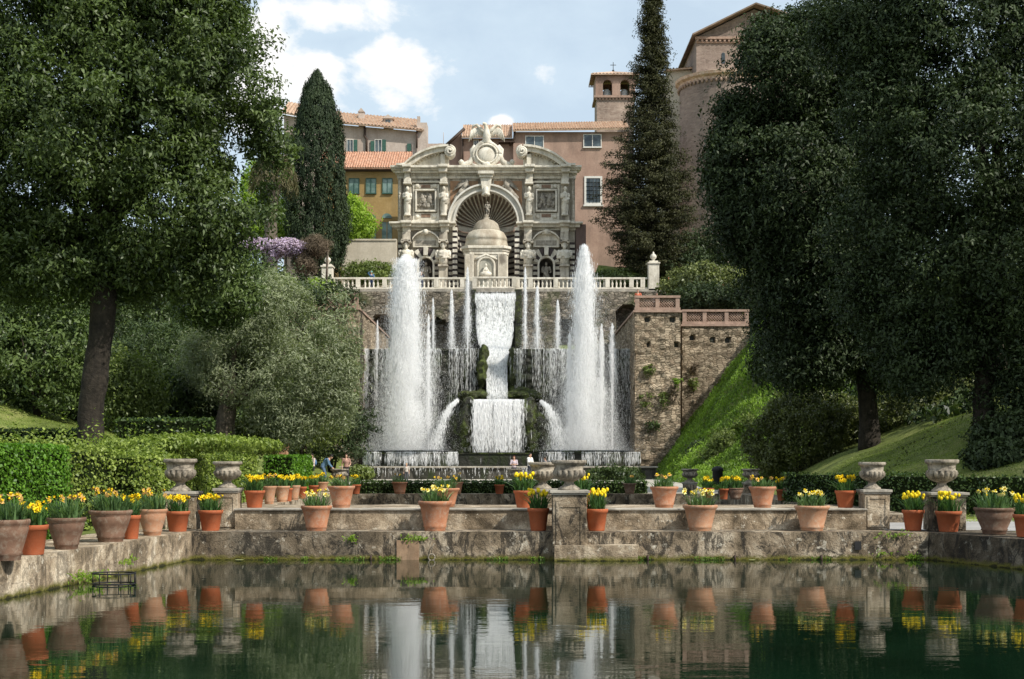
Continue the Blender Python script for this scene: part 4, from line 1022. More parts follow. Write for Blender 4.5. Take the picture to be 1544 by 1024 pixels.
# telamons: bearded busts with crossed arms on blocks
for c in (613.5, 669, 796, 850.5):
    mb = MB(); b = (fx(c), FD-1.05, fz(402))
    mb.tube([(b[0], b[1], b[2]), (b[0], b[1], b[2]+0.5), (b[0], b[1]-0.03, b[2]+1.05), (b[0], b[1], b[2]+1.35), (b[0], b[1]-0.05, b[2]+1.5)], [0.40, 0.42, 0.56, 0.50, 0.2], 14)
    for s in (-1, 1):
        mb.ell((b[0]+s*0.52, b[1], b[2]+1.2), (0.20, 0.22, 0.24), 10, 8)
        mb.cap((b[0]+s*0.58, b[1], b[2]+1.2), 0.17, (b[0]+s*0.62, b[1]-0.10, b[2]+0.70), 0.14)
        mb.cap((b[0]+s*0.62, b[1]-0.10, b[2]+0.70), 0.13, (b[0]-s*0.20, b[1]-0.55, b[2]+0.72+s*0.10), 0.10)
        mb.ell((b[0]-s*0.26, b[1]-0.52, b[2]+0.74+s*0.10), (0.15, 0.10, 0.09), 8, 6)
        mb.ell((b[0]+s*0.2, b[1]-0.42, b[2]+1.12), (0.2, 0.12, 0.14), 8, 6)
    mb.cap((b[0], b[1], b[2]+1.5), 0.17, (b[0], b[1]-0.05, b[2]+1.65), 0.16)
    mb.ell((b[0], b[1]-0.08, b[2]+1.88), (0.23, 0.25, 0.30), 12, 10)
    mb.ell((b[0], b[1]-0.28, b[2]+1.66), (0.16, 0.14, 0.22), 10, 8)   # beard
    mb.ell((b[0], b[1]-0.33, b[2]+1.86), (0.05, 0.07, 0.10), 6, 5)    # nose
    for s in (-1, 1): mb.ell((b[0]+s*0.22, b[1]-0.02, b[2]+1.9), (0.10, 0.16, 0.22), 8, 6)
    build('telamon', mb, M['trav_lt'], fac)
    mb = MB(); fb(mb, c-7.5, c+7.5, 402.1, 405, 1.6, -0.35); fb(mb, c-6.5, c+6.5, 405.1, 440, 1.35, -0.35)
    build('pier', mb, M['trav'], fac, bevel=0.03); mb = MB(); fb(mb, c-7, c+7, 364, 367.5, 1.5, -0.35); fb(mb, c-6, c+6, 352.2, 363.9, 0.95, -0.35)
    for s in (-1, 1): mb.tube([(fx(c+s*5.5)-0.0, FD-1.5, fz(367.5)), (fx(c+s*5.5), FD-0.6, fz(367.5))], 0.16, 8)
    build('ionic_block', mb, M['trav'], fac, bevel=0.03)
# eagle and crest
cr = thing('eagle_crest', 'carved white eagle above a scrolled coat of arms on top of the facade', 'sculpture', (fx(734), FD-0.2, fz(252)))
mb = MB()
def e(a, b, c=0.0): return (fx(734+a), FD-0.55-c, fz(b))
mb.ell(e(0, 236, 0.05), (15*fs, 0.45, 14*fs), 22, 12)
ring = [e(19*math.cos(t)*(1+0.06*math.cos(4*t)), 235-18*math.sin(t)*(1+0.05*math.cos(3*t)), 0.15) for t in np.linspace(0, 2*PI, 33)]
mb.tube(ring, 0.20, 7); ring = [e(15.5*math.cos(t), 235-14*math.sin(t), 0.35) for t in np.linspace(0, 2*PI, 33)]; mb.tube(ring, 0.10, 6)
build('shield', mb, M['trav_lt'], cr)
mb = MB()
for s in (-1, 1):
    mb.tube([e(s*17, 222), e(s*22, 228), e(s*21, 238), e(s*24, 246, 0.1), e(s*31, 250.5, 0.1), e(s*37, 250, 0.1), e(s*39.5, 246, 0.1), e(s*37, 243.5, 0.1)], [0.2,0.24,0.22,0.26,0.30,0.28,0.22,0.14], 8)
    mb.tube([e(s*8, 251), e(s*14, 254, 0.2), e(s*22, 250, 0.2)], [0.18, 0.2, 0.1], 6)
    mb.ell(e(s*38, 247, 0.2), (0.25, 0.25, 0.25), 8, 6)
mb.ell(e(0, 252, 0.3), (0.45, 0.3, 0.35), 8, 6); mb.cap(e(0, 253, .3), 0.2, e(0, 257, .3), 0.1)
build('scroll', mb, M['trav_lt'], cr)
mb = MB()
mb.tube([e(-1, 222), e(-1, 216, .1), e(0, 209, .2), e(0, 201, .2), e(-1, 195, .25), e(-2.5, 190.5, .35), e(-4.6, 189.5, .5), e(-6, 191, .6)], [0.22, 0.32, 0.40, 0.32, 0.18, 0.19, 0.10, 0.03], 12)
for s in (-1, 1):
    mb.cap(e(s*4, 216, .1), 0.22, e(s*7, 222, .2), 0.14); 
    for k in range(3): mb.cap(e(s*7, 222, .2), 0.09, e(s*7+(k-1)*2.5, 225, .3), 0.05, 6)
mb.tube([e(0, 222), e(0, 229, 0.2)], [0.3, 0.1], 8)
build('eagle_body', mb, M['trav_lt'], cr)
for s in (-1, 1):
    mb = MB()
    mb.tube([e(s*3, 203, .2), e(s*9, 197, .1), e(s*15, 191, .1), e(s*20, 192, .05), e(s*22, 197)], [0.20, 0.18, 0.15, 0.12, 0.08], 8)
    for k in range(10):
        t = k/9; a = (4+18*t, 202-9*math.sin(t*2.3)+3*t); L2 = 9+9*t
        ang = math.radians(100-25*t)
        mb.tube([e(s*a[0], a[1], 0.05), e(s*(a[0]+L2*0.5*math.cos(ang)), a[1]+L2*0.5*math.sin(ang), 0.0), e(s*(a[0]+L2*math.cos(ang)), a[1]+L2*math.sin(ang), 0.02)], [0.10, 0.10, 0.04], 6)
    build('wing', mb, M['trav_lt'], cr)
# niche statues and the temple in the middle
def statue(px, py_foot, h_px, d, label, name='statue', mat='relief', parent=None):
    mb = MB(); s_ = S(h_px, d)/1.75; b = Vector((X(px, d), d, Z(py_foot, d)))
    def p(x, y, z): return b + Vector((x, y, z))*s_
    mb.box(*[q for q in (b.x-0.28*s_, b.x+0.28*s_, d-0.22*s_, d+0.25*s_, b.z-0.12*s_, b.z)])
    for s in (-1, 1):
        mb.cap(p(s*0.1, 0, 0.06), 0.06*s_, p(s*0.11, -0.05, 0.45), 0.08*s_); mb.cap(p(s*0.11, -0.05, 0.45), 0.085*s_, p(s*0.09, 0, 0.88), 0.12*s_)
        mb.cap(p(s*0.2, 0, 1.40), 0.075*s_, p(s*0.30, -0.05, 1.12), 0.055*s_); mb.cap(p(s*0.30, -0.05, 1.12), 0.055*s_, p(s*0.16+0.08, -0.22, 1.05), 0.045*s_)
    mb.tube([p(0,0,0.85), p(0,0,1.0), p(0.01,0,1.15), p(0,-.01,1.35), p(0,0,1.47)], [0.15*s_,0.16*s_,0.14*s_,0.19*s_,0.08*s_], 12)
    mb.ell(p(0.0,-.02,1.62), (0.085*s_,0.1*s_,0.125*s_), 10, 8)
    mb.tube([p(-.18,0.05,1.42), p(-.1,-.17,1.0), p(.15,-.12,.75), p(.2,0,.3)], [0.05*s_,0.08*s_,0.1*s_,0.05*s_], 8)
    o = build(name, mb, M[mat]); return single(o, label, 'statue')
statue(642.5, 437, 42, FD+0.1, 'grey statue in the left small niche of the facade')
statue(823.5, 437, 42, FD+0.1, 'grey statue in the right small niche of the facade')
tp = thing('niche_temple', 'small domed stone temple standing inside the great arch of the facade', 'temple', (fx(733), FD-1.5, 16.9))
TD = FD-1.6
def tx(px): return X(px, TD)
def tz(py): return Z(py, TD)
mb = MB()
oc = lambda hw, d0, z0, z1: mb.prism_xy([(tx(733)-hw*.72, d0-hw*.95), (tx(733)+hw*.72, d0-hw*.95), (tx(733)+hw, d0-hw*.6), (tx(733)+hw, d0+hw*.6), (tx(733)-hw, d0+hw*.6), (tx(733)-hw, d0-hw*.6)], z0, z1)
oc(2.05, TD+1.4, 15.5, tz(385)); build('body', mb, M['trav_lt'], tp, bevel=0.03)
mb = MB(); oc(2.35, TD+1.4, tz(376), tz(372)); oc(2.2, TD+1.4, tz(380), tz(376.1)); oc(2.12, TD+1.4, tz(384.9), tz(380.1)); 
for s in (-1, 1): mb.box(tx(733+s*29)-0.55, tx(733+s*29)+0.55, TD-1.05, TD-0.2, tz(382), tz(372.2)) if False else None
build('cornice', mb, M['trav_lt'], tp, bevel=0.03)
mb = MB()
for s in (-1, 1):
    mb.box(tx(733+s*24.5)-0.42, tx(733+s*24.5)+0.42, TD-1.0, TD-0.55+0.35, 15.5, tz(385.1))
mb.box(tx(716), tx(750), TD-0.72, TD-0.56, tz(437), tz(392)) 
build('pilaster', mb, M['trav'], tp, bevel=0.02)
mb = MB(); pts = [(733+11*math.cos(a), 402-10*math.sin(a)) for a in np.linspace(0, PI, 16)]
poly = [(tx(744), tz(440))] + [(tx(a), tz(b)) for a, b in pts] + [(tx(722), tz(440))]
mb.prism_xz(poly, TD-0.80, TD-0.725); build('niche', mb, stone('pale_niche', (0.30,0.29,0.24),(0.46,0.44,0.37),1.5,(.16,.16,.12),.5,.2), tp)
mb = MB(); pr = [(tx(a), TD-0.85, tz(b)) for a, b in [(720.5, 438)]+[(733-12.5*math.cos(t), 402-12*math.sin(t)) for t in np.linspace(0, PI, 14)]+[(745.5, 438)]]
mb.tube(pr, 0.12, 6); mb.tube([(tx(716), TD-.85, tz(393)), (tx(724), TD-.85, tz(390)), (tx(733), TD-.9, tz(386)), (tx(742), TD-.85, tz(390)), (tx(750), TD-.85, tz(393))], 0.12, 6)
build('niche_frame', mb, M['trav_lt'], tp)
mb = MB()   # crouching sculpture in the temple niche
b = Vector((tx(733), TD-1.1, tz(417)))
mb.ell(b+Vector((0,0,.1)), (0.55,0.3,0.3)); mb.cap(b+Vector((0,0,.2)), 0.22, b+Vector((0,0,.7)), 0.12); mb.cap(b+Vector((0,0,.7)), .1, b+Vector((.35,-.1,.2)), .07); mb.cap(b+Vector((0,0,.7)), .1, b+Vector((-.35,-.1,.2)), .07); mb.ell(b+Vector((0,0,.9)), (.13,.14,.17))
build('niche_figure', mb, M['trav_lt'], tp)
mb = MB()
sc = 16
lobe = lambda a, z: 1+0.05*abs(math.sin(4*a))
mb.lathe([(31.5*fs, 0), (32.5*fs, 0.15), (31*fs, 0.5), (30.5*fs, 0.7), (31*fs, 0.72), (30*fs, 1.0), (26*fs, 1.45), (20.5*fs, 1.65)], (tx(733), TD+1.3, tz(371.8)), 48, mod=lobe)
build('lower_dome', mb, stone('dome_stone', (0.36,0.32,0.24),(0.60,0.55,0.45),0.8,(0.22,0.15,0.10),0.5,0.4), tp)
mb = MB(); mb.lathe([(20*fs, 0), (20.6*fs, 0.12), (20*fs, 0.3), (17.5*fs, 0.75), (12*fs, 1.05), (5*fs, 1.2), (3*fs, 1.5), (4*fs, 1.6), (0.02, 1.7)], (tx(733), TD+1.3, tz(346.9)), 32)
build('upper_dome', mb, stone('upper_dome_stone', (0.28,0.24,0.18),(0.46,0.41,0.33),0.8,(0.16,0.12,0.09),0.5,0.4), tp)
statue(735, 328, 24, TD+1.3, 'small dark green statue standing on the temple dome under the great arch', mat='relief')

# ------------------------------------------------------------------ balustrade of the terrace
BD = 124.6; TZ = 16.95
struct(build('terrace_floor', MB().box(-30, 22, 124.9, 150, TZ-0.35, TZ), M['gravel']))
bal_prof = [(0.09,0),(0.09,0.06),(0.05,0.10),(0.085,0.24),(0.10,0.34),(0.055,0.50),(0.05,0.56),(0.085,0.60),(0.085,0.68)]
pb = MB(); pb.lathe(bal_prof, (0,0,0), 9)
bal_me = None
def balustrade(px0, px1, d, label, z=TZ, posts=()):
    global bal_me
    x0, x1 = X(px0, d), X(px1, d)
    t = thing('balustrade', label, 'balustrade', ((x0+x1)/2, d, z), 0, 'terrace balustrades')
    mb = MB(); mb.box(x0, x1, d-0.17, d+0.17, z, z+0.14); build('base_rail', mb, M['trav_lt'], t)
    mb = MB(); mb.box(x0, x1, d-0.18, d+0.18, z+0.86, z+1.02); build('handrail', mb, M['trav_lt'], t, bevel=0.02)
    pxs = [X(p, d) for p in posts]
    for p in pxs:
        mb = MB(); mb.box(p-0.19, p+0.19, d-0.19, d+0.19, z+0.141, z+0.859); build('post', mb, M['trav_lt'], t)
    n = int((x1-x0)/0.36)
    for i in range(n):
        x = x0 + (i+0.5)*(x1-x0)/n
        if any(abs(x-p) < 0.27 for p in pxs): continue
        if bal_me is None:
            o = build('baluster', pb, M['trav_lt'], t, local=True); bal_me = o.data
        else:
            o = bpy.data.objects.new('baluster', bal_me); COL.objects.link(o); o.parent = t
        o.location = Vector((x, d, z+0.14)) - wloc(t)
balustrade(503, 712.5, BD, 'long pale stone balustrade left of the central waterfall', posts=(506, 540, 580, 619, 658, 697, 710))
balustrade(712.6, 777.5, BD-0.55, 'short projecting pale balustrade directly above the central waterfall', posts=(715.5, 775))
balustrade(777.6, 976, BD, 'long pale stone balustrade right of the central waterfall', posts=(781, 800, 838, 877, 916, 952, 969))
mb = MB(); x0, x1 = X(712,BD), X(778,BD); mb.box(x0, x1, BD-0.9, BD-0.18, TZ-0.35, TZ-0.003); mb.box(X(500,BD), x0-.003, BD-0.4, BD+0.29, TZ-0.25, TZ-0.003); mb.box(x1+.003, X(990,BD), BD-0.4, BD+0.29, TZ-0.25, TZ-0.003)
single(build('terrace_ledge', mb, M['kerb']), 'pale stone ledge under the terrace balustrades', 'ledge')
for px, py0, py1, w, lab in ((494, 438, 397, 19, 'white stone gate pier with a ball finial left of the terrace balustrade'), (985, 434, 392, 19, 'white stone gate pier with a carved finial right of the terrace balustrade')):
    d = BD+0.1; t = thing('gate_pier', lab, 'pier', (X(px,d), d, Z(py0,d)))
    mb = MB(); x = X(px,d); W = S(w,d)/2; mb.box(x-W*.85, x+W*.85, d-.5, d+.5, Z(py0,d)-.3, Z(py1+7,d)); build('shaft', mb, M['trav_lt'], t, bevel=.03)
    mb = MB(); mb.box(x-W, x+W, d-.6, d+.6, Z(py1+6.9,d), Z(py1+4.5,d)); mb.box(x-W*.7, x+W*.7, d-.4, d+.4, Z(py1+4.4,d), Z(py1+2,d)); build('cap', mb, M['trav_lt'], t, bevel=.02)
    mb = MB(); mb.lathe([(0.14,0),(0.1,0.12),(0.25,0.25),(0.30,0.4),(0.24,0.55),(0.08,0.68),(0.1,0.74),(0.02,0.85)], (x, d, Z(py1+2,d)), 12); build('finial', mb, M['trav_lt'], t)
# lattice fence left of the pier
mb = MB(); d = BD+0.6; xa, xb = X(400,d), X(484,d); z0, z1 = Z(436,d), Z(404,d)
mb.box(xa, xb, d-.05, d+.05, z1, z1+.12); mb.box(xa, xb, d-.05, d+.05, z0-.1, z0)
k = xa
while k < xb:
    hgt = z1-z0; mb.tube([(k, d, z0), (min(k+hgt, xb), d, z0+min(hgt, xb-k))], 0.03, 4); mb.tube([(k, d+.05, z1), (min(k+hgt, xb), d+.05, z1-min(hgt, xb-k))], 0.03, 4); k += 0.42
for k in np.linspace(xa, xb, 4): mb.box(k-.06, k+.06, d-.08, d+.08, z0, z1+.2)
single(build('lattice_fence', mb, M['bark_lt']), 'brown diamond lattice fence beside the white gate pier under the wisteria', 'fence')

# ------------------------------------------------------------------ retaining walls and towers
def displaced_wall(name, rect, axis, mats, label, cat, res=0.35, amp=0.12, arches=(), holes=(), seed=0, parent=None):
    """rect: (a0,a1,z0,z1) in the wall plane; axis ('y', d) faces -Y or ('x', x, sign)"""
    a0, a1, z0, z1 = rect; na = max(2, int((a1-a0)/res)); nz = max(2, int((z1-z0)/res))
    vs = []
    for j in range(nz+1):
        for i in range(na+1):
            a = a0+(a1-a0)*i/na; z = z0+(z1-z0)*j/nz
            k = noise.noise(Vector((a*0.5, z*0.5, seed)))*amp + noise.noise(Vector((a*2.1, z*2.6, seed+5)))*amp*0.8
            dep = 0
            for (ac, zc, r) in arches:
                dz = z-zc; dx = abs(a-ac)
                if (dz <= 0 and dx < r) or (dz > 0 and math.hypot(dx, dz) < r): dep = 1.6
            for (ac, zc, r) in holes:
                if abs(a-ac) < r and abs(z-zc) < r: dep = 0.5
            if axis[0] == 'y': vs.append((a, axis[1]-k+dep, z))
            else: vs.append((axis[1]+axis[2]*(k-dep), a, z))
    fs_ = [(j*(na+1)+i, j*(na+1)+i+1, (j+1)*(na+1)+i+1, (j+1)*(na+1)+i) for j in range(nz) for i in range(na)]
    if axis[0] == 'x' and axis[2] < 0: fs_ = [f[::-1] for f in fs_]
    mb = MB(); mb.add(vs, fs_, 0, False)
    return mb
WD = 124.2
rw = thing('retaining_wall', 'tall grey rubble retaining wall with dark arches behind the jets, under the balustrade', 'wall', (0, WD, 9))
build('wall', displaced_wall('w', (X(440,WD), X(1000,WD), 9.0, TZ-0.25), ('y', WD), None, '', '', 0.22, 0.14,
      arches=[(X(948,WD), Z(480,WD), 1.15), (X(856,WD), Z(497,WD), 0.9), (X(660,WD), Z(495,WD), 0.8), (X(575,WD), Z(490,WD), .9)]), M['rubble_gr'], rw)
mb = MB(); mb.box(X(440,WD), X(1000,WD), WD+0.3+1.6, WD+2.4, 8.5, TZ-0.3); build('backing', mb, M['wetwall'], rw)
# right tower and wing
def lattice_parapet(t, xa, xb, d, z0, z1, nb, depth=0.3):
    mb = MB(); W = (xb-xa)/nb; pw = 0.28
    mb.box(xa-.05, xb+.05, d-depth/2-.05, d+depth/2+.05, z1-0.14, z1+.02); mb.box(xa-.05, xb+.05, d-depth/2-.05, d+depth/2+.05, z0-.12, z0+0.1)
    for i in range(nb+1): c = xa+W*i; c = min(max(c, xa+pw/2), xb-pw/2); mb.box(c-pw/2, c+pw/2, d-depth/2, d+depth/2, z0+0.1, z1-0.14)
    build('parapet_frame', mb, M['brickpink'], t)
    mb = MB()
    for i in range(nb):
        c0_, c1_ = xa+W*i+pw/2, xa+W*(i+1)-pw/2; lo, hi = z0+.1, z1-.14
        step = 0.19; k = c0_-(hi-lo)
        while k < c1_:
            for sg in (1, -1):
                pts = []
                for tt in (0, 1):
                    xx = k+(hi-lo)*tt; pts.append((xx, lo+(hi-lo)*tt if sg > 0 else hi-(hi-lo)*tt))
                (xA, zA), (xB, zB) = pts
                if xA < c0_: f = (c0_-xA)/(xB-xA); zA = zA+(zB-zA)*f; xA = c0_
                if xB > c1_: f = (c1_-xA)/(xB-xA) if xB != xA else 0; zB = zA+(zB-zA)*f; xB = c1_
                if xB-xA > 0.03: mb.tube([(xA, d, zA), (xB, d, zB)], 0.035, 4)
            k += step
    build('lattice', mb, M['brickpink'], t)
def stone_tower(label, x0, x1, d0, d1, z0, z1, mat, seed, holes, nb, py_par):
    t = thing('stone_bastion', label, 'bastion', ((x0+x1)/2, d0, z0))
    build('wall', displaced_wall('w', (x0, x1, z0, z1), ('y', d0), None, '', '', 0.16, 0.16, holes=holes, seed=seed), M[mat], t)
    build('side_wall', displaced_wall('w', (d0, d1, z0, z1), ('x', x0, -1), None, '', '', 0.25, 0.12, seed=seed+3), M[mat], t)
    build('side_wall', displaced_wall('w', (d0, d1, z0, z1), ('x', x1, 1), None, '', '', 0.25, 0.12, seed=seed+7), M[mat], t)
    mb = MB(); mb.box(x0+.25, x1-.25, d0+.25, d1, z0, z1-0.06); build('core', mb, M['wetwall'], t)
    mb = MB(); mb.box(x0-.1, x1+.1, d0-.12, d1, z1-0.05, z1+0.1); build('coping', mb, M['brickpink'], t)
    lattice_parapet(t, x0+.05, x1-.05, d0+.2, z1+.2, z1+S(py_par, d0), nb)
    return t
TR = 100.0
tower = stone_tower('tall buff rubble stone bastion with two lattice panels on top, right of the fountain', X(957,TR), X(1026,TR), TR, 124, -0.5, Z(470,TR), 'rubble', 3,
    [(X(975,TR), Z(481,TR), .16), (X(1013,TR), Z(481,TR), .16), (X(978,TR), Z(521,TR), .14), (X(1020,TR), Z(520,TR), .16)], 2, 24)
TW = 103.0
wing = stone_tower('lower rubble stone wing wall with three lattice panels, right of the tall bastion', X(1028.5,TW), X(1130,TW), TW, 124, -0.5, Z(491,TW), 'rubble', 13,
    [(X(1043,TW), Z(510,TW), .2), (X(1074,TW), Z(514,TW), .16), (X(1098,TW), Z(514,TW), .16)], 3, 24)
ltower = stone_tower('left stone bastion with lattice parapet half hidden behind the olive tree', X(430,TR), X(541,TR), TR, 124, -0.5, Z(466,TR), 'rubble', 23, [], 4, 23)
# hanging weeds on the bastion are added with the plants

# ------------------------------------------------------------------ the Neptune cascade
def rock(label, boxes, seed=0, mat='mossrock', amp=0.45, voxel=0.28, name='mossy_rock', cat='rock'):
    mb = MB()
    for c, r in boxes: mb.ell(c, r, 16, 10)
    o = build(name, mb, M[mat])
    rm = o.modifiers.new('r', 'REMESH'); rm.mode = 'VOXEL'; rm.voxel_size = voxel; rm.use_smooth_shade = False
    dg = bpy.context.evaluated_depsgraph_get(); me = bpy.data.meshes.new_from_object(o.evaluated_get(dg)); o.modifiers.clear(); o.data = me
    for v in me.vertices:
        p = v.co + Vector((seed, 0, 0)); k = noise.noise(p*0.8)*amp + noise.noise(p*2.2)*amp*0.6 + noise.noise(p*5)*amp*.25
        v.co += v.normal*k
    return single(o, label, cat)
MD = 104.0
mw = thing('cascade_wall', 'tall dark wet wall with moss, behind the thin falling curtains of the fountain', 'wall', (X(750,MD), MD, 0.5))
for (a, b_) in ((541, 732), (768, 957)):
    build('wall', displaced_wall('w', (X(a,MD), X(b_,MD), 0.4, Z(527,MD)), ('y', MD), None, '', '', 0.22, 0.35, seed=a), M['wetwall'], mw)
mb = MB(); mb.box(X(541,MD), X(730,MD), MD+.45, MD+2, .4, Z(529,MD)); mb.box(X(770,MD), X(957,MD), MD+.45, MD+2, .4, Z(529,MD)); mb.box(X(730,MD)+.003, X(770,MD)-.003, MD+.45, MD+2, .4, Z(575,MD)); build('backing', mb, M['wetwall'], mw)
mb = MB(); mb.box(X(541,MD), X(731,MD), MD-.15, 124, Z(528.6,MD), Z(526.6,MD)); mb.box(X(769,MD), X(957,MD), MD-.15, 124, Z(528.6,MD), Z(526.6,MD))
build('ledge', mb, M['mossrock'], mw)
MZ = Z(526.6, MD)
# chute piers with moss
for a, b_, q_ in ((711, 718, 'left'), (776, 787, 'right')):
    mb = MB(); mb.box(X(a,121.5), X(b_,121.5), 121.5, WD+.3, MZ, TZ-.36)
    single(build('chute_pier', mb, M['mossrock'], bevel=.05), 'mossy stone pier on the %s of the top of the central waterfall' % q_, 'pier')
mb = MB(); mb.box(X(718,121.6), X(776,121.6), 121.9, WD, MZ, Z(444,121.6)); single(build('chute_wall', mb, M['wetwall']), 'wet stone wall directly behind the upper central waterfall', 'wall')
# rocks
cz = lambda py, d: Z(py, d)
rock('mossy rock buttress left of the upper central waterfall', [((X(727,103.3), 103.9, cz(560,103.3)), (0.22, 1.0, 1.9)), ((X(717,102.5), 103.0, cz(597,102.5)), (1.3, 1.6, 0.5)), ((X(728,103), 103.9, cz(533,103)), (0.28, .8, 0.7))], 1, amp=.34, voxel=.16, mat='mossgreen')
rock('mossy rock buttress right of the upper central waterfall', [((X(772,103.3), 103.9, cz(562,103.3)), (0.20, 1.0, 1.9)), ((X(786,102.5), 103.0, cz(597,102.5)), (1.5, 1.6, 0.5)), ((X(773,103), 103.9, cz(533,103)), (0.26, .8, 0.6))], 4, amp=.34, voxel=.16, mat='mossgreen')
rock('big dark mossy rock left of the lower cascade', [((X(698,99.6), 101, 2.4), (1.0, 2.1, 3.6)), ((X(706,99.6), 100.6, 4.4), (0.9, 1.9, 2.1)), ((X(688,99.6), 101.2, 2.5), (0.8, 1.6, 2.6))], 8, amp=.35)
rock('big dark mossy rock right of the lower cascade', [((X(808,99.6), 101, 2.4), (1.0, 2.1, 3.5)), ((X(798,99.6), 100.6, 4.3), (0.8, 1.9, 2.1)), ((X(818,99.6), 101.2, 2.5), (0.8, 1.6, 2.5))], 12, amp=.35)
mb = MB(); mb.box(X(708,99.2), X(796,99.2), 99.4, 103.6, 0.5, Z(604.5,99.2)); single(build('cascade_block', mb, M['wetwall'], bevel=.1), 'dark wet block behind the lower central cascade', 'rock')
# basins
bs = thing('fountain_basin', 'long low stone basin with a pale rim at the foot of the fountain', 'basin', (X(745,95), 95, .7))
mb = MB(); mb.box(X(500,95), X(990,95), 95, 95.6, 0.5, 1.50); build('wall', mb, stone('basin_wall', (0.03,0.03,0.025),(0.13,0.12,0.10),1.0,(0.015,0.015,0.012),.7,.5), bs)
mb = MB(); mb.box(X(498,95), X(992,95), 94.85, 95.75, 1.50, 1.62); build('rim', mb, M['kerb'], bs, bevel=.03)
for k, c in enumerate((560, 640, 720, 800, 880, 955)):
    mb = MB(); mb.prism_xz([(X(c-14,95), 0.75), (X(c+14,95), 0.75), (X(c+18,95), 1.49), (X(c-18,95), 1.49)], 94.93, 94.997); build('panel', mb, M['wetwall'], bs)
mb = MB(); mb.add([(X(500,95), 95.6, 1.42), (X(990,95), 95.6, 1.42), (X(990,95), 104.4, 1.42), (X(500,95), 104.4, 1.42)], [(0,1,2,3)]); build('water', mb, M['water'], bs)
ub = thing('upper_basin', 'raised dark basin with bowed ends over which water pours in front of the big jets', 'basin', (X(745,97.5), 97.5, 1.4))
def upper_edge(n=80):
    pts = []
    for px in np.linspace(545, 968, n):
        y = 98.2
        for c, w in ((616, 70), (884, 78)):
            t = (px-c)/w
            if abs(t) < 1: y = min(y, 98.2-1.5*math.sqrt(1-t*t))
        pts.append((X(px, 97), y))
    return pts
ue = upper_edge(); UZ = 2.56
poly = ue + [(ue[-1][0], 104.4), (ue[0][0], 104.4)]
mb = MB(); mb.prism_xy(poly, 0.8, UZ-0.12); build('wall', mb, M['wetwall'], ub)
mb = MB(); mb.prism_xy([(x, y-0.08) for x, y in ue] + [(ue[-1][0], 104.3), (ue[0][0], 104.3)], UZ-0.115, UZ-.03); build('rim', mb, M['mossrock'], ub)
mb = MB(); mb.add([(x, y+.03, UZ) for x, y in ue] + [(ue[-1][0], 104.3, UZ), (ue[0][0], 104.3, UZ)], [tuple(range(len(ue)+2))]); build('water', mb, M['water'], ub)
for c, q_ in ((612, 'broadest left'), (880, 'tallest right')):
    mb = MB(); mb.lathe([(2.1,0),(2.0,.12),(0.3,.16)], (X(c,99.5), 99.5, UZ+.002), 24)
    single(build('jet_plinth', mb, M['mossrock']), 'low round mossy plinth under the %s jet' % q_, 'plinth')

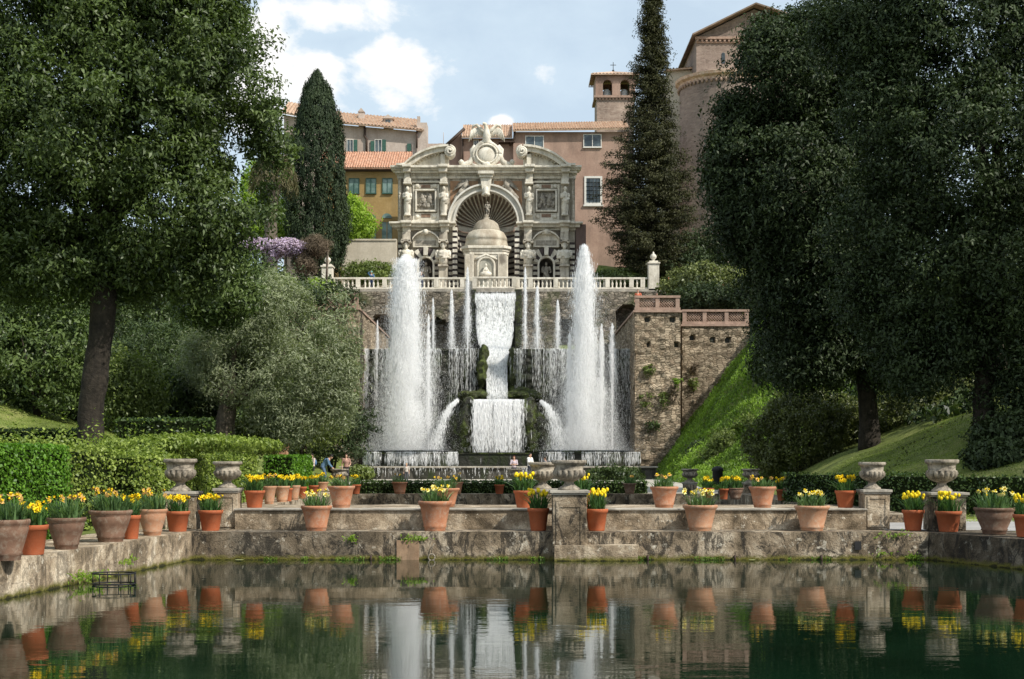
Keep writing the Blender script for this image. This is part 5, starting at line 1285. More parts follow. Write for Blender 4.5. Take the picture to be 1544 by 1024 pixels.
# --- water in the air: many thin slivers of droplets
def slivers(pos, ln, wd, dirn=None):
    """thin vertical slivers, random facing"""
    n = len(pos); a = rng.uniform(0, PI, n)
    side = np.stack([np.cos(a), np.sin(a), np.zeros(n)], 1)
    up = np.array([[0,0,1.0]]) if dirn is None else norm(dirn)
    ln = np.broadcast_to(np.asarray(ln, float).reshape(-1,1), (n,1)); wd = np.broadcast_to(np.asarray(wd, float).reshape(-1,1), (n,1))
    p0 = pos-up*ln/2; p2 = pos+up*ln/2
    return np.stack([p0, pos+side*wd/2, p2, pos-side*wd/2], 1)
def plume_noise(pos, k):
    return np.array([noise.noise(Vector((p[0]*k, p[1]*k, p[2]*k*.35))) for p in pos])
def jet(px, d, z0, py_top, half_px_base, half_px_mid, label, n, core=True, skew=0.0, tipw=0.25, name='fountain_jet'):
    zt = Z(py_top, d); H_ = zt-z0; x = X(px, d)
    t = thing(name, label, 'water jet', (x, d, z0), 0, 'vertical jets of the fountain')
    # rising core
    m1 = int(n*0.30); u = rng.uniform(0, 1, m1)
    rr = S(half_px_mid, d)*(0.10+0.55*u**0.7)*(1.0-0.75*np.clip((u-0.82)/0.18,0,1)); a = rng.uniform(0, 2*PI, m1); g = np.abs(rng.normal(0, 0.55, m1))
    pos = np.stack([x+rr*g*np.cos(a), d+rr*g*np.sin(a), z0+u*H_*0.985], 1)
    quads_mesh('rising_stream', slivers(pos, rng.uniform(0.12, 0.5, m1)*(H_/14)**.5, rng.uniform(0.012, 0.035, m1)), M['spray'], parent=t)
    # falling spray: wide at the foot, denser on the left/right according to skew
    m2 = n-m1; v = rng.uniform(0, 1, m2)**0.9
    hw = S(half_px_mid, d)*(tipw+ (1-tipw)*np.sqrt(1-v)) + (S(half_px_base, d)-S(half_px_mid, d))*(1-v)**1.6
    g = rng.normal(0, 0.38, m2); gy = rng.normal(0, 0.38, m2)
    pos = np.stack([x+hw*g+skew*S(half_px_base,d)*(1-v)*np.abs(g), d+hw*gy, z0+v*H_*0.97], 1)
    keep = (pos[:,2] > z0) & (plume_noise(pos, 1.5)+.5*plume_noise(pos, 4.0)+.42*(1-np.abs(g)/.6) > rng.uniform(-.45, .45, m2))
    sz = 1.0 + 0.0*v
    q = slivers(pos[keep], (rng.uniform(0.05, 0.24, m2))[keep], (rng.uniform(0.009, 0.026, m2))[keep])
    quads_mesh('falling_spray', q, M['spray'], parent=t)
    # fine mist droplets further out
    if n > 100000:     # a soft plume of drifting mist around the big jets
        for nm, mt, kr, kh in (('plume', 'mist', .62, .97), ('mist_veil', 'mist_thin', 1.25, .80)):
            pm = MB(); prof = []
            for v_ in np.linspace(0, 1, 22):
                r_ = S(half_px_mid, d)*.55*(tipw+(1-tipw)*math.sqrt(1-v_)) + (S(half_px_base, d)-S(half_px_mid, d)*.55)*(1-v_)**1.5
                prof.append((max(.03, r_*kr*(1 if v_ < .95 else (1-v_)/.05)), .05+v_*H_*kh))
            pm.lathe(prof, (x, d, z0), 24, mod=lambda a, z: 1+.22*noise.noise(Vector((math.cos(a)*1.2, math.sin(a)*1.2, z*.45+px))))
            build(nm, pm, M[mt], t)
    m3 = n//2; v = rng.uniform(0, 1, m3)**1.5; hw = (S(half_px_base, d)*1.15)*(1-v)**0.6
    pos = np.stack([x+hw*rng.normal(0,.6,m3), d+hw*rng.normal(0,.6,m3), z0+v*H_*0.9], 1)
    quads_mesh('mist', slivers(pos, rng.uniform(0.015,0.05,m3), rng.uniform(0.008,0.02,m3)), M['spray'], parent=t)
    return t
jet(612, 99.5, UZ+.1, 382, 54, 34, 'broadest left white jet with a rounded top, rising from the bowed basin', 240000, tipw=0.66)
jet(881, 99.5, UZ+.1, 367, 52, 27, 'tallest right white jet with a pointed top, rising from the bowed basin', 200000, tipw=0.05)
jet(646, 99.8, UZ+.1, 472, 12, 6, 'slim jet close to the right side of the broadest left jet', 9000, tipw=.3)
jet(593, 99.8, UZ+.1, 483, 14, 6, 'slim jet close to the left side of the broadest left jet', 7000, tipw=.3)
jet(907, 99.8, UZ+.1, 487, 22, 7, 'slim jet close to the right side of the tallest right jet', 12000, tipw=.3)
jet(859, 99.8, UZ+.1, 500, 16, 8, 'short jet close to the left side of the tallest right jet', 9000, tipw=.4)
jet(923, 101, UZ+.1, 486, 26, 8, 'faint misty jet nearest the right bastion', 8000, tipw=.5)
for px, pt, hb, hm, n, lab in ((569, 483, 4, 1.8, 1500, 'small jet on the upper ledge nearest the left bastion'), (653, 449, 4, 2.2, 2600, 'thin jet on the upper ledge, second from the left bastion'),
        (681, 436, 9, 2.8, 4300, 'thin jet on the upper ledge, third from the left bastion'), (705, 402, 13, 3.2, 6500, 'tall thin jet on the upper ledge just left of the central waterfall'),
        (792, 402, 7, 2.8, 4300, 'tall thin jet on the upper ledge just right of the central waterfall'), (810, 430, 14, 3.2, 6000, 'jet on the upper ledge, second to the right of the central waterfall'),
        (841, 452, 9, 2.6, 3800, 'jet on the upper ledge, third to the right of the central waterfall')):
    jet(px, 107, MZ, pt, hb*1.2, hm*1.5, lab, int(n*1.3), tipw=.35)

def curtain(edge, z_top, z_bot, n_str, label, name='water_curtain', density=None, throw=0.3, width=0.02, breakup=0.5, group='falling water curtains', wob=0.03, parent=None, clump=2.0, seed=0):
    """edge: list of (x,y); thin broken strands falling from it"""
    E = np.array(edge); seg = np.linalg.norm(np.diff(E, axis=0), axis=1); cum = np.concatenate([[0], np.cumsum(seg)]); Lt = cum[-1]
    u = rng.uniform(0, Lt, n_str*3)
    dens = np.array([noise.noise(Vector((q*clump, seed, 0)))*1.3+0.45 for q in u])
    if density is not None: dens = dens*np.array([density(q/Lt) for q in u])
    u = u[rng.uniform(0, 1, len(u)) < dens][:n_str]; m = len(u)
    ex = np.interp(u, cum, E[:,0]); ey = np.interp(u, cum, E[:,1])
    H_ = z_top-z_bot; K = max(4, int(H_/0.28)); out = []
    reach = rng.uniform(0.12, 1.0, m)**(0.9 if H_ > 5 else 0.5)
    amp = rng.uniform(0, wob, m)
    for k in range(K):
        f0 = (k+rng.uniform(-1.2,1.2,m))/K; L_ = rng.uniform(0.4, 2.2, m)/K
        alive = (f0 < reach) & (rng.uniform(0,1,m) > breakup*f0)
        f = np.clip(f0, 0, 1)[alive]
        xx = ex[alive]+rng.normal(0, 1, alive.sum())*amp[alive]*(1+2*f); yy = ey[alive]-throw*np.sqrt(f)-0.05+rng.normal(0,.04,alive.sum())
        pos = np.stack([xx, yy, z_top-f*H_], 1)
        out.append(slivers(pos, L_[alive]*H_, rng.uniform(0.4, 1.3, alive.sum())*width))
    V = np.concatenate(out); V[:,:,2] = np.clip(V[:,:,2], z_bot, z_top+.05)
    V[:,:,1] -= 0
    o = quads_mesh(name, V, M['spray'])
    return single(o, label, 'falling water', group)
lin = lambda a, b, d: [(X(a,d), d), (X(b,d), d)]
curtain(lin(545, 570, MD-.2), MZ, UZ, 110, 'thin water curtain at the far left end of the upper ledge', throw=.6, seed=1)
curtain(lin(568, 730, MD-.2), MZ, UZ, 400, 'thin water curtain falling from the upper ledge left of the central waterfall', throw=.6, seed=2, breakup=.9, clump=1.1)
curtain(lin(768, 868, MD-.2), MZ, UZ, 320, 'thin water curtain falling from the upper ledge right of the central waterfall', throw=.6, seed=3, breakup=.9, clump=1.1)
curtain(lin(868, 953, MD-.2), MZ, UZ, 200, 'sparse water curtain behind the tallest right jet', throw=.6, seed=4, breakup=.8)
curtain([p for p in ue if p[0] < X(690,97)], UZ, 1.45, 900, 'row of falling water over the left bowed basin edge', throw=.15, width=.03, breakup=.25, seed=5, clump=1.2)
curtain([p for p in ue if p[0] > X(812,97)], UZ, 1.45, 520, 'row of falling water over the right bowed basin edge', throw=.15, width=.03, breakup=.35, seed=6, clump=1.6)
curtain(lin(520, 690, 94.83), 1.5, .78, 130, 'thin trickles over the left part of the lower basin rim', throw=.1, width=.03, breakup=.4, seed=7, clump=.6)
curtain(lin(690, 800, 94.83), 1.5, .78, 80, 'thin trickles over the middle of the lower basin rim', throw=.1, width=.03, breakup=.4, seed=8, clump=.6)
# lower central cascade: dense, breaking into a net of drops
cs = thing('central_cascade', 'wide lower central cascade breaking into a white net of drops', 'waterfall', (X(752,98.8), 98.8, UZ))
o = curtain(lin(715, 789, 99.2), Z(603,99.2), Z(700,99.2), 1500, 'x', name='falling_strand', throw=.9, width=.036, breakup=.62, seed=9, clump=3.5, density=lambda q: 1.6, wob=.13)
for k_ in ('label','category','group'):
    if k_ in o: del o[k_]
o.parent = cs; o.location = o.location - wloc(cs)
# upper central waterfall sheet
prof = [(121.0, 443, 718, 776), (120.5, 452, 718, 776), (119.5, 475, 719, 774), (118, 495, 719.5, 773), (115.5, 508, 721, 772), (112, 518, 723, 770), (107.5, 529, 728.5, 767), (105, 545, 731, 764), (103.2, 572, 734, 764), (101.8, 602, 735, 765)]
uc = thing('central_waterfall', 'tall upper white waterfall dropping from under the balustrade down the middle of the fountain', 'waterfall', (X(747,112), 112, Z(602,101.8)))
vs = []; nu = 30; nt_ = 60
pd = [p[0] for p in prof]; tt = np.linspace(0, len(prof)-1, nt_)
for t_ in tt:
    d_ = np.interp(t_, range(len(prof)), pd); py = np.interp(t_, range(len(prof)), [p[1] for p in prof]); a = np.interp(t_, range(len(prof)), [p[2] for p in prof]); b_ = np.interp(t_, range(len(prof)), [p[3] for p in prof])
    for i in range(nu+1):
        px = a+(b_-a)*i/nu; k = noise.noise(Vector((px*0.35, t_*0.5, 3)))*0.25
        vs.append((X(px,d_), d_-k, Z(py,d_)))
mb = MB(); mb.add(vs, [(j*(nu+1)+i, (j+1)*(nu+1)+i, (j+1)*(nu+1)+i+1, j*(nu+1)+i+1) for j in range(nt_-1) for i in range(nu)], 0, True)
build('water_sheet', mb, M['sheet'], uc)
n = 9500; t_ = rng.uniform(0, len(prof)-1, n); ii = range(len(prof))
d_ = np.interp(t_, ii, pd); py = np.interp(t_, ii, [p[1] for p in prof]); a = np.interp(t_, ii, [p[2] for p in prof]); b_ = np.interp(t_, ii, [p[3] for p in prof])
px = a+(b_-a)*rng.uniform(-0.03, 1.03, n)
pos = np.stack([(px-CX)*d_/F, d_-rng.uniform(0.05, .4, n), EYE+(HY-py)*d_/F], 1)
quads_mesh('falling_strand', slivers(pos, rng.uniform(.1,.55,n), rng.uniform(.015,.04,n)), M['spray'], parent=uc)
# curved side spouts
for s, pts, lab in ((-1, [(690,603,100),(680,612,99),(670,630,98.6),(662,655,98.4),(657,680,98.3)], 'curved white spout falling left of the lower cascade'), (1, [(816,605,100),(826,613,99),(835,632,98.6),(840,655,98.4),(843,680,98.3)], 'curved white spout falling right of the lower cascade')):
    n = 2600; t_ = rng.uniform(0, 4, n); d_ = np.interp(t_, range(5), [p[2] for p in pts]); px = np.interp(t_, range(5), [p[0] for p in pts])+rng.normal(0, 1, n)*(1.2+1.3*t_*.9*(1.6 if s > 0 else 1)); py = np.interp(t_, range(5), [p[1] for p in pts])
    pos = np.stack([(px-CX)*d_/F, d_+rng.normal(0,.12,n), EYE+(HY-py)*d_/F], 1)
    o = quads_mesh('water_spout', slivers(pos, rng.uniform(.1,.35,n), rng.uniform(.015,.035,n)), M['spray']); single(o, lab, 'water spout', 'curved spouts beside the cascade')
# thin railing on the upper ledge
mb = MB()
for a, b_ in ((545, 705), (797, 948)):
    for zz in (0.35, .7, 1.05): mb.tube([(X(a,121), 121, MZ+zz), (X(b_,121), 121, MZ+zz)], .025, 4)
    for k in np.linspace(a, b_, 9): mb.tube([(X(k,121), 121, MZ), (X(k,121), 121, MZ+1.08)], .03, 4)
single(build('railing', mb, plain('grey_rail', (.4,.4,.38))), 'thin grey metal railing on the ledge behind the small jets', 'railing')

# ------------------------------------------------------------------ buildings behind
def tiled_roof(p0, p1, up, n_col, mat, parent, amp=0.10, name='roof'):
    """p0->p1 along the eave, 'up' vector from eave to ridge; pantile ribs run up the slope"""
    p0 = Vector(p0); p1 = Vector(p1); up = Vector(up); al = p1-p0; nn = al.cross(up).normalized()
    if nn.z < 0: nn = -nn
    k = n_col*6; mb = MB(); vs = []; rows = max(2, int(up.length/0.4))
    for j in range(rows+1):
        for half in (0, 1):
            if j == rows and half: continue
            f = (j + half*0.98)/rows
            for i in range(k+1):
                t = i/k; ph = t*n_col*2*PI
                vs.append(p0 + al*t + up*f + nn*(amp*(0.5+0.5*math.cos(ph))+ (0.05*(1-half))))
    nr = 2*rows+1
    mb.add(vs, [(j*(k+1)+i, j*(k+1)+i+1, (j+1)*(k+1)+i+1, (j+1)*(k+1)+i) for j in range(nr-1) for i in range(k)], 0, False)
    mb.add([p0-nn*.12, p1-nn*.12, p1+up-nn*.12, p0+up-nn*.12], [(0,1,2,3)])
    mb.add([p0-nn*.12, p1-nn*.12, p1+nn*.06, p0+nn*.06], [(0,1,2,3)])
    return build(name, mb, M[mat], parent)
def window(par, px0, px1, py0, py1, d, glass='glass', frame='frame', fw=1.2, mull=1, bars=0, sill=True):
    x0, x1, z0, z1 = X(px0,d), X(px1,d), Z(py1,d), Z(py0,d); f = S(fw,d)
    mb = MB(); y0, y1 = d-.12, d-.003
    mb.box(x0, x0+f, y0, y1, z0, z1); mb.box(x1-f, x1, y0, y1, z0, z1); mb.box(x0+f, x1-f, y0, y1, z1-f, z1); mb.box(x0+f, x1-f, y0, y1, z0, z0+f)
    for i in range(mull): c = x0+(x1-x0)*(i+1)/(mull+1); mb.box(c-f*.4, c+f*.4, y0+.02, y1, z0+f, z1-f)
    if sill: mb.box(x0-f*.5, x1+f*.5, d-.2, y1, z0-f*.8, z0-.002)
    w = build('window', mb, M[frame], par)
    mb = MB(); mb.box(x0+f*1.01, x1-f*1.01, d-.05, d-.004, z0+f*1.01, z1-f*1.01); build('pane', mb, M[glass], w)
    if bars:
        mb = MB()
        for i in range(1, bars): c = x0+f+(x1-x0-2*f)*i/bars; mb.tube([(c, d-.15, z0+f), (c, d-.15, z1-f)], .03, 4)
        for i in range(1, bars+2): c = z0+f+(z1-z0-2*f)*i/(bars+2); mb.tube([(x0+f, d-.15, c), (x1-f, d-.15, c)], .03, 4)
        build('grille', mb, M['metal'], w)
    return w
# pink villa
VD = 150.0; vz0 = TZ-1
v = thing('pink_villa', 'long rose-brown villa wall with a low tiled roof behind the facade', 'building', (X(800,VD), VD, vz0))
mb = MB(); mb.box(X(774,VD), X(948,VD), VD, VD+12, vz0, Z(199,VD)); mb.box(X(695,VD), X(774,VD)-.003, VD+.8, VD+12, vz0, Z(206,VD))
mb.prism_xz([(X(660,VD), vz0), (X(695,VD)-.003, vz0), (X(695,VD)-.003, Z(196,VD)), (X(672,VD), Z(217,VD)), (X(660,VD), Z(221,VD))], VD+1.5, VD+12)
build('wall', mb, M['pink'], v)
tiled_roof((X(773,VD), VD-.7, Z(199,VD)), (X(949,VD), VD-.7, Z(196,VD)), (0, 6, 2.1), 44, 'tile_old', v)
tiled_roof((X(696,VD), VD, Z(206.5,VD)), (X(772.5,VD), VD, Z(206.5,VD)), (0, 6, 2.6), 20, 'tile_old', v)
mb = MB(); mb.tube([(X(667,VD), VD+.9, Z(221,VD)), (X(700,VD), VD+.9, Z(191,VD))], .22, 4); build('verge_board', mb, M['wood'], v); mb = MB(); mb.tube([(X(697.5,VD), VD+.6, Z(207,VD)), (X(697.5,VD), VD+.6, Z(250,VD))], .1, 6); build('downpipe', mb, M['wood'], v)
mb = MB(); mb.box(X(752,VD), X(776,VD), VD-.3, VD+.85, Z(215,VD), Z(213.5,VD)); mb.tube([(X(776,VD), VD-.25, Z(199,VD)), (X(775,VD), VD-.25, Z(210,VD)), (X(771,VD), VD-.2, Z(215,VD)), (X(769,VD), VD+.6, Z(217,VD))], .12, 6)
build('gutter', mb, M['wood'], v)
mb = MB(); mb.box(X(709,VD), X(712,VD), VD+4, VD+4.8, Z(200,VD), Z(186,VD)); build('chimney', mb, M['beige'], v)
window(v, 792, 820, 205, 223.5, VD); window(v, 879.5, 907, 202.5, 222.5, VD); window(v, 881, 908, 266, 309, VD, fw=3, mull=0, bars=4)
window(v, 714, 722, 211, 226, VD+.8)
# beige house with shutters
h = thing('beige_house', 'pinkish beige house with green shutters and tiled roof behind the cypress', 'building', (X(560,154), 154, vz0)); HD = 154.0
mb = MB(); mb.prism_xz([(X(428,HD), vz0), (X(633,HD), vz0), (X(633,HD), Z(198.5,HD)), (X(505,HD), Z(187.5,HD)), (X(428,HD), Z(173,HD))], HD, HD+6); mb.box(X(633,HD)+.003, X(676,HD), HD+1.5, HD+9, vz0, Z(212,HD)); mb.box(X(629,HD)-.01, X(644,HD), HD-.35, HD+2, Z(240,HD), Z(186,HD)); build('wall', mb, M['beige'], h)
tiled_roof((X(505,HD), HD-.8, Z(187,HD)), (X(640,HD), HD-.8, Z(199,HD)), (-1.0, 5, 2.3), 26, 'tile_old', h); tiled_roof((X(426,HD), HD-.8, Z(172,HD)), (X(508,HD), HD-.8, Z(187,HD)), (0, 5, 2.3), 16, 'tile_old', h)
mb = MB(); mb.box(X(537.5,HD), X(546,HD), HD+2.0, HD+2.8, Z(188,HD), Z(162,HD)); mb.prism_xz([(X(536.5,HD), Z(162,HD)+.002), (X(547,HD), Z(162,HD)+.002), (X(541.7,HD), Z(156,HD))], HD+1.9, HD+2.9); build('chimney', mb, M['beige'], h)
mb = MB(); mb.box(X(577,HD), X(590,HD), HD+1.2, HD+3, Z(190,HD), Z(175,HD)); mb.prism_xz([(X(575,HD), Z(175,HD)+.002), (X(592.5,HD), Z(175,HD)+.002), (X(583.7,HD), Z(169,HD))], HD+1.0, HD+3.2); dm = build('dormer', mb, M['beige'], h)
mb = MB(); mb.box(X(580,HD), X(587,HD), HD+1.15, HD+1.197, Z(184,HD), Z(177,HD)); build('pane', mb, M['glass'], dm)
mb = MB(); mb.box(X(629,HD), X(633.5,HD), HD-.2, HD+.4, Z(186,HD)+.003, Z(176,HD)); mb.tube([(X(666,HD), HD+4, Z(212,HD)), (X(666,HD), HD+4, Z(187,HD))], .03, 4); mb.box(X(659,HD), X(665,HD), HD+3, HD+4, Z(211.9,HD), Z(207,HD)); build('chimney', mb, M['beige'], h)
for a, b_, l, r_ in ((523, 533, 0, 1), (565, 576, 1, 1)):
    window(h, a, b_, 210.5, 233.5, HD, fw=.8)
    if l:
        mb = MB(); mb.box(X(a-6,HD), X(a-.4,HD), HD-.14, HD-.04, Z(235,HD), Z(213,HD)); build('shutter', mb, M['shutter'], h)
    if r_:
        mb = MB(); mb.box(X(b_+.4,HD), X(b_+6,HD), HD-.14, HD-.04, Z(235,HD), Z(211,HD)); build('shutter', mb, M['shutter'], h)
mb = MB(); mb.box(X(614,HD), X(620,HD), HD-.14, HD-.04, Z(236,HD), Z(217,HD)); build('shutter', mb, M['shutter'], h)
mb = MB(); mb.tube([(X(550,HD), HD-.15, Z(189,HD)), (X(550,HD), HD-.15, Z(206,HD)), (X(553,HD), HD-.15, Z(210,HD)), (X(553,HD), HD-.15, Z(236,HD))], .13, 6); mb.tube([(X(629,HD), HD-.5, Z(198,HD)), (X(629,HD), HD-.5, Z(225,HD))], .1, 6); build('downpipe', mb, M['wood'], h)
# ochre house
OD = 146.0
h = thing('ochre_house', 'ochre yellow house with a red tiled roof and green-tinted windows left of the facade', 'building', (X(555,OD), OD, vz0))
mb = MB(); mb.box(X(480,OD), X(612,OD), OD, OD+7.5, vz0, Z(256,OD)); build('wall', mb, M['ochre'], h)
mb = MB(); mb.box(X(480,OD), X(614,OD), OD-.6, OD-.003, Z(259,OD), Z(256.5,OD)); build('eave_board', mb, M['wood'], h)
tiled_roof((X(480,OD), OD-.9, Z(256,OD)), (X(618,OD), OD-.9, Z(256,OD)), (0.0, 5.0, 2.65), 36, 'tile', h)
for a, b_ in ((526, 542), (551.5, 567.5), (576.5, 592)): window(h, a, b_, 269, 292, OD, 'glass_g', 'shutter', .8)
for a, b_ in ((555, 567), (576, 591)):
    c = (a+b_)/2; r = (b_-a)/2; mb = MB()
    mb.prism_xz([(X(c+r*math.cos(t), OD), Z(329-r*.95*math.sin(t), OD)) for t in np.linspace(0, PI, 14)], OD-.06, OD-.003); mb.box(X(a,OD), X(b_,OD), OD-.06, OD-.004, Z(364,OD), Z(335,OD)); w_ = build('arched_window', mb, M['glass_g'], h)
    mb = MB(); mb.box(X(c-.5,OD), X(c+.5,OD), OD-.12, OD-.061, Z(364,OD), Z(335,OD)); mb.box(X(a-1,OD), X(b_+1,OD), OD-.12, OD-.062, Z(335,OD)+.003, Z(331,OD)); build('frame', mb, M['ochre'], w_)
# cream garden wall
mb = MB(); d = 131.5; mb.box(X(515,d), X(598,d), d, d+.6, TZ, Z(363,d)); mb.box(X(513,d), X(598,d), d-.1, d+.7, Z(363,d)+.003, Z(360.5,d))
single(build('garden_wall', mb, M['cream']), 'plain cream rendered garden wall left of the facade, half in shadow', 'wall')
mb = MB(); d = 134; mb.box(X(868.5,d), X(884,d), d+.5, d+8, TZ, Z(337,d)); single(build('side_buttress', mb, stone('brown_side', (.12,.08,.07),(.2,.14,.12),.6)), 'dark brown wall strip squeezed between the facade and the pink villa', 'wall')
# bell tower
CD = 168.0
c = thing('bell_tower', 'square brick bell tower with arched bell openings and a pyramid tile roof', 'bell tower', (X(926,CD), CD+2.5, 30))
xa, xb = X(898,CD), X(958,CD); W = xb-xa
mb = MB(); mb.box(xa+.15, xb-.15, CD+.15, CD+W-.15, 28, Z(147.5,CD)); build('shaft', mb, M['towerbrick'], c)
mb = MB(); mb.box(xa-.15, xb+.15, CD-.15, CD+W+.15, Z(147.4,CD), Z(144,CD)); mb.box(xa-.02, xb+.02, CD-.02, CD+W+.02, Z(150,CD), Z(147.5,CD)+.002) if False else None
k = xa
while k < xb: mb.box(k, k+.2, CD-.05, CD+.15, Z(150,CD), Z(147.6,CD)); k += .4
build('string_course', mb, M['brickpink'], c)
mb = MB()
def tower_face(mb, pl):
    zs, ze, zt = Z(143.9,CD), Z(127,CD), Z(113,CD); n = 10; rr = 7.0*CD/F
    cs_ = [xa+W*.30, xa+W*.74]
    edges = [xa, cs_[0]-rr, cs_[0]+rr, cs_[1]-rr, cs_[1]+rr, xb]
    def pr(poly):
        if pl == 0: mb.prism_xz(poly, CD, CD+.5)
        elif pl == 1: mb.prism_xz(poly, CD+W-.5, CD+W)
    for i in (0, 2, 4): pr([(edges[i], zs), (edges[i+1], zs), (edges[i+1], zt), (edges[i], zt)])
    for cc in cs_:
        pts = [(cc+rr*math.cos(t), ze+rr*math.sin(t)) for t in np.linspace(PI, 0, n)]
        for i in range(n-1): pr([pts[i], pts[i+1], (pts[i+1][0], zt), (pts[i][0], zt)])
tower_face(mb, 0); tower_face(mb, 1)
mb.box(xa, xa+.5, CD+.503, CD+W-.503, Z(143.9,CD), Z(113,CD)); mb.box(xb-.5, xb, CD+.503, CD+W-.503, Z(143.9,CD), Z(113,CD))
build('belfry', mb, M['pink'], c)
apx = ((xa+xb)/2-.1, CD+W/2, Z(99.5,CD)); ov = .55; ez = Z(112.8,CD)
for p0, p1 in (((xa-ov, CD-ov), (xb+ov, CD-ov)), ((xb+ov, CD-ov), (xb+ov, CD+W+ov)), ((xb+ov, CD+W+ov), (xa-ov, CD+W+ov)), ((xa-ov, CD+W+ov), (xa-ov, CD-ov))):
    mb = MB(); n = 14; vs = []
    for i in range(n*2+1):
        t = i/(n*2); b0 = Vector((p0[0]+(p1[0]-p0[0])*t, p0[1]+(p1[1]-p0[1])*t, ez)); hgt = .10*(i % 2)
        vs.append(b0+Vector((0,0,hgt)))
    top = Vector(apx); m_ = len(vs)
    for i in range(m_): vs.append(top+(vs[i]-top)*.05)
    mb.add(vs, [(i, i+1, m_+i+1, m_+i) for i in range(m_-1)]); mb.add([vs[0]-Vector((0,0,.12)), vs[m_-1]-Vector((0,0,.12)), vs[m_-1], vs[0]], [(0,1,2,3)])
    build('roof', mb, M['tile_old'], c)
mb = MB(); mb.tube([apx, (apx[0], apx[1], apx[2]+1.1)], .04, 5); mb.tube([(apx[0]-.35, apx[1], apx[2]+.75), (apx[0]+.35, apx[1], apx[2]+.75)], .04, 5); mb.ell((apx[0], apx[1], apx[2]+.05), (.15,.15,.15), 8, 6); build('cross', mb, M['metal'], c)
for cc in (xa+W*.30, xa+W*.74):
    mb = MB(); mb.lathe([(.75,0),(.72,.1),(.55,.35),(.45,.8),(.3,1.0),(.05,1.1)], (cc, CD+1.4, Z(143.9,CD)+.02), 16); build('bell', mb, plain('pale_bronze', (.5,.52,.5), .4), c)
# church
KD = 158.0
k = thing('brick_church', 'tall grey-brown brick church with a gabled roof behind the right trees', 'church', (X(1110,KD), KD, 16))
mb = MB()
mb.prism_xz([(X(1050,KD), 16), (X(1225,KD), 16), (X(1225,KD), Z(45,KD)), (X(1137,KD), Z(14,KD)), (X(1050,KD), Z(56,KD))], KD, KD+20); build('wall', mb, M['churchbrick'], k)
mb = MB()
for (a, b_) in (((1042, 58), (1137, 11.5)), ((1137, 11.5), (1232, 42))):
    q = [(X(a[0],KD), Z(a[1],KD)), (X(b_[0],KD), Z(b_[1],KD)), (X(b_[0],KD), Z(b_[1]-2.4,KD)), (X(a[0],KD), Z(a[1]-2.4,KD))]
    mb.prism_xz(q, KD-1.3, KD+20.5)
build('roof', mb, stone('church_roof', (.12,.085,.06),(.26,.19,.14),1,None,0,.3), k)
mb = MB(); mb.box(X(1048,KD), X(1226,KD), KD-.35, KD-.003, Z(60,KD), Z(56.5,KD)); mb.box(X(1049,KD), X(1226,KD), KD-.15, KD-.004, Z(65,KD), Z(63.5,KD))
q = X(1050,KD)
while q < X(1225,KD): mb.box(q, q+.22, KD-.28, KD-.003, Z(63.4,KD), Z(60.1,KD)); q += .5
build('cornice', mb, M['brickpink'], k)
mb = MB(); mb.prism_xz([(X(1090.5+2.6*math.cos(t),KD), Z(82-2.6*math.sin(t),KD)) for t in np.linspace(0, PI, 8)]+[(X(1087.9,KD), Z(96,KD)), (X(1093.1,KD), Z(96,KD))], KD-.05, KD-.003); build('window', mb, M['glass'], k)
ap = thing('brick_apse', 'rounded brick apse with an arched cornice, lower than the church gable behind it', 'apse', (X(1075,150), 150, 16)); AD = 152.0
mb = MB(); AXc, AYc, AR = X(1098,AD), AD+3, S(68,AD)
mb.lathe([(AR, 14), (AR, Z(122,AD))], (AXc, AYc, 0), 40, smooth=False); build('wall', mb, M['churchbrick'], ap)
mb = MB(); mb.lathe([(AR+.1, 0), (AR+.15, .3), (AR+.45, .5), (AR+.5, .8), (AR-.5,1.1), (1.0, 2.0)], (AXc, AYc, Z(124,AD)), 40, smooth=False); build('roof', mb, M['tile_old'], ap)
mb = MB()
for i in range(60): a_ = 2*PI*i/60; mb.ell((AXc+(AR+.12)*math.cos(a_), AYc+(AR+.12)*math.sin(a_), Z(125.5,AD)), (.16,.16,.25), 6, 4)
build('corbel', mb, M['brickpink'], ap)
ch = thing('cream_church_annex', 'small cream annex with a tiled lean-to roof between the spruce and the church', 'building', (X(1033,162), 162, 16))
mb = MB(); mb.box(X(1008,162), X(1050,162), 162, 170, 16, Z(106,162)); build('wall', mb, M['cream'], ch); tiled_roof((X(1006,162), 161.5, Z(107,162)), (X(1052,162), 161.5, Z(103,162)), (0, 5, 1.0), 10, 'tile_old', ch); window(ch, 1036, 1041, 120, 134, 162, mull=0)
# ------------------------------------------------------------------ vegetation
def blob_clumps(blobs, n, inner=0.32):
    """points near the surface of a union of ellipsoids, with outward directions"""
    B = np.array(blobs, float); area = (B[:,3]*B[:,4]+B[:,4]*B[:,5]+B[:,3]*B[:,5]); pr = area/area.sum()
    P = []; D = []; got = 0
    while got < n:
        k = rng.choice(len(B), n*2, p=pr); d = norm(rng.normal(size=(n*2,3)))
        q_ = rng.uniform(0,1,n*2); f = np.where(q_ < inner, rng.uniform(0.35, 0.8, n*2), rng.uniform(0.82, 1.08, n*2)); f = np.where(q_ > .93, rng.uniform(1.05, 1.22, n*2), f)
        p = B[k,:3] + d*B[k,3:]*f[:,None]
        ok = np.ones(n*2, bool)
        for b in B:
            q = np.linalg.norm((p-b[:3])/b[3:], axis=1); ok &= ~((q < 0.62) & (f > 0.8))
        P.append(p[ok]); D.append(norm(d/B[k,3:])[ok]); got += ok.sum()
    return np.concatenate(P)[:n], np.concatenate(D)[:n]
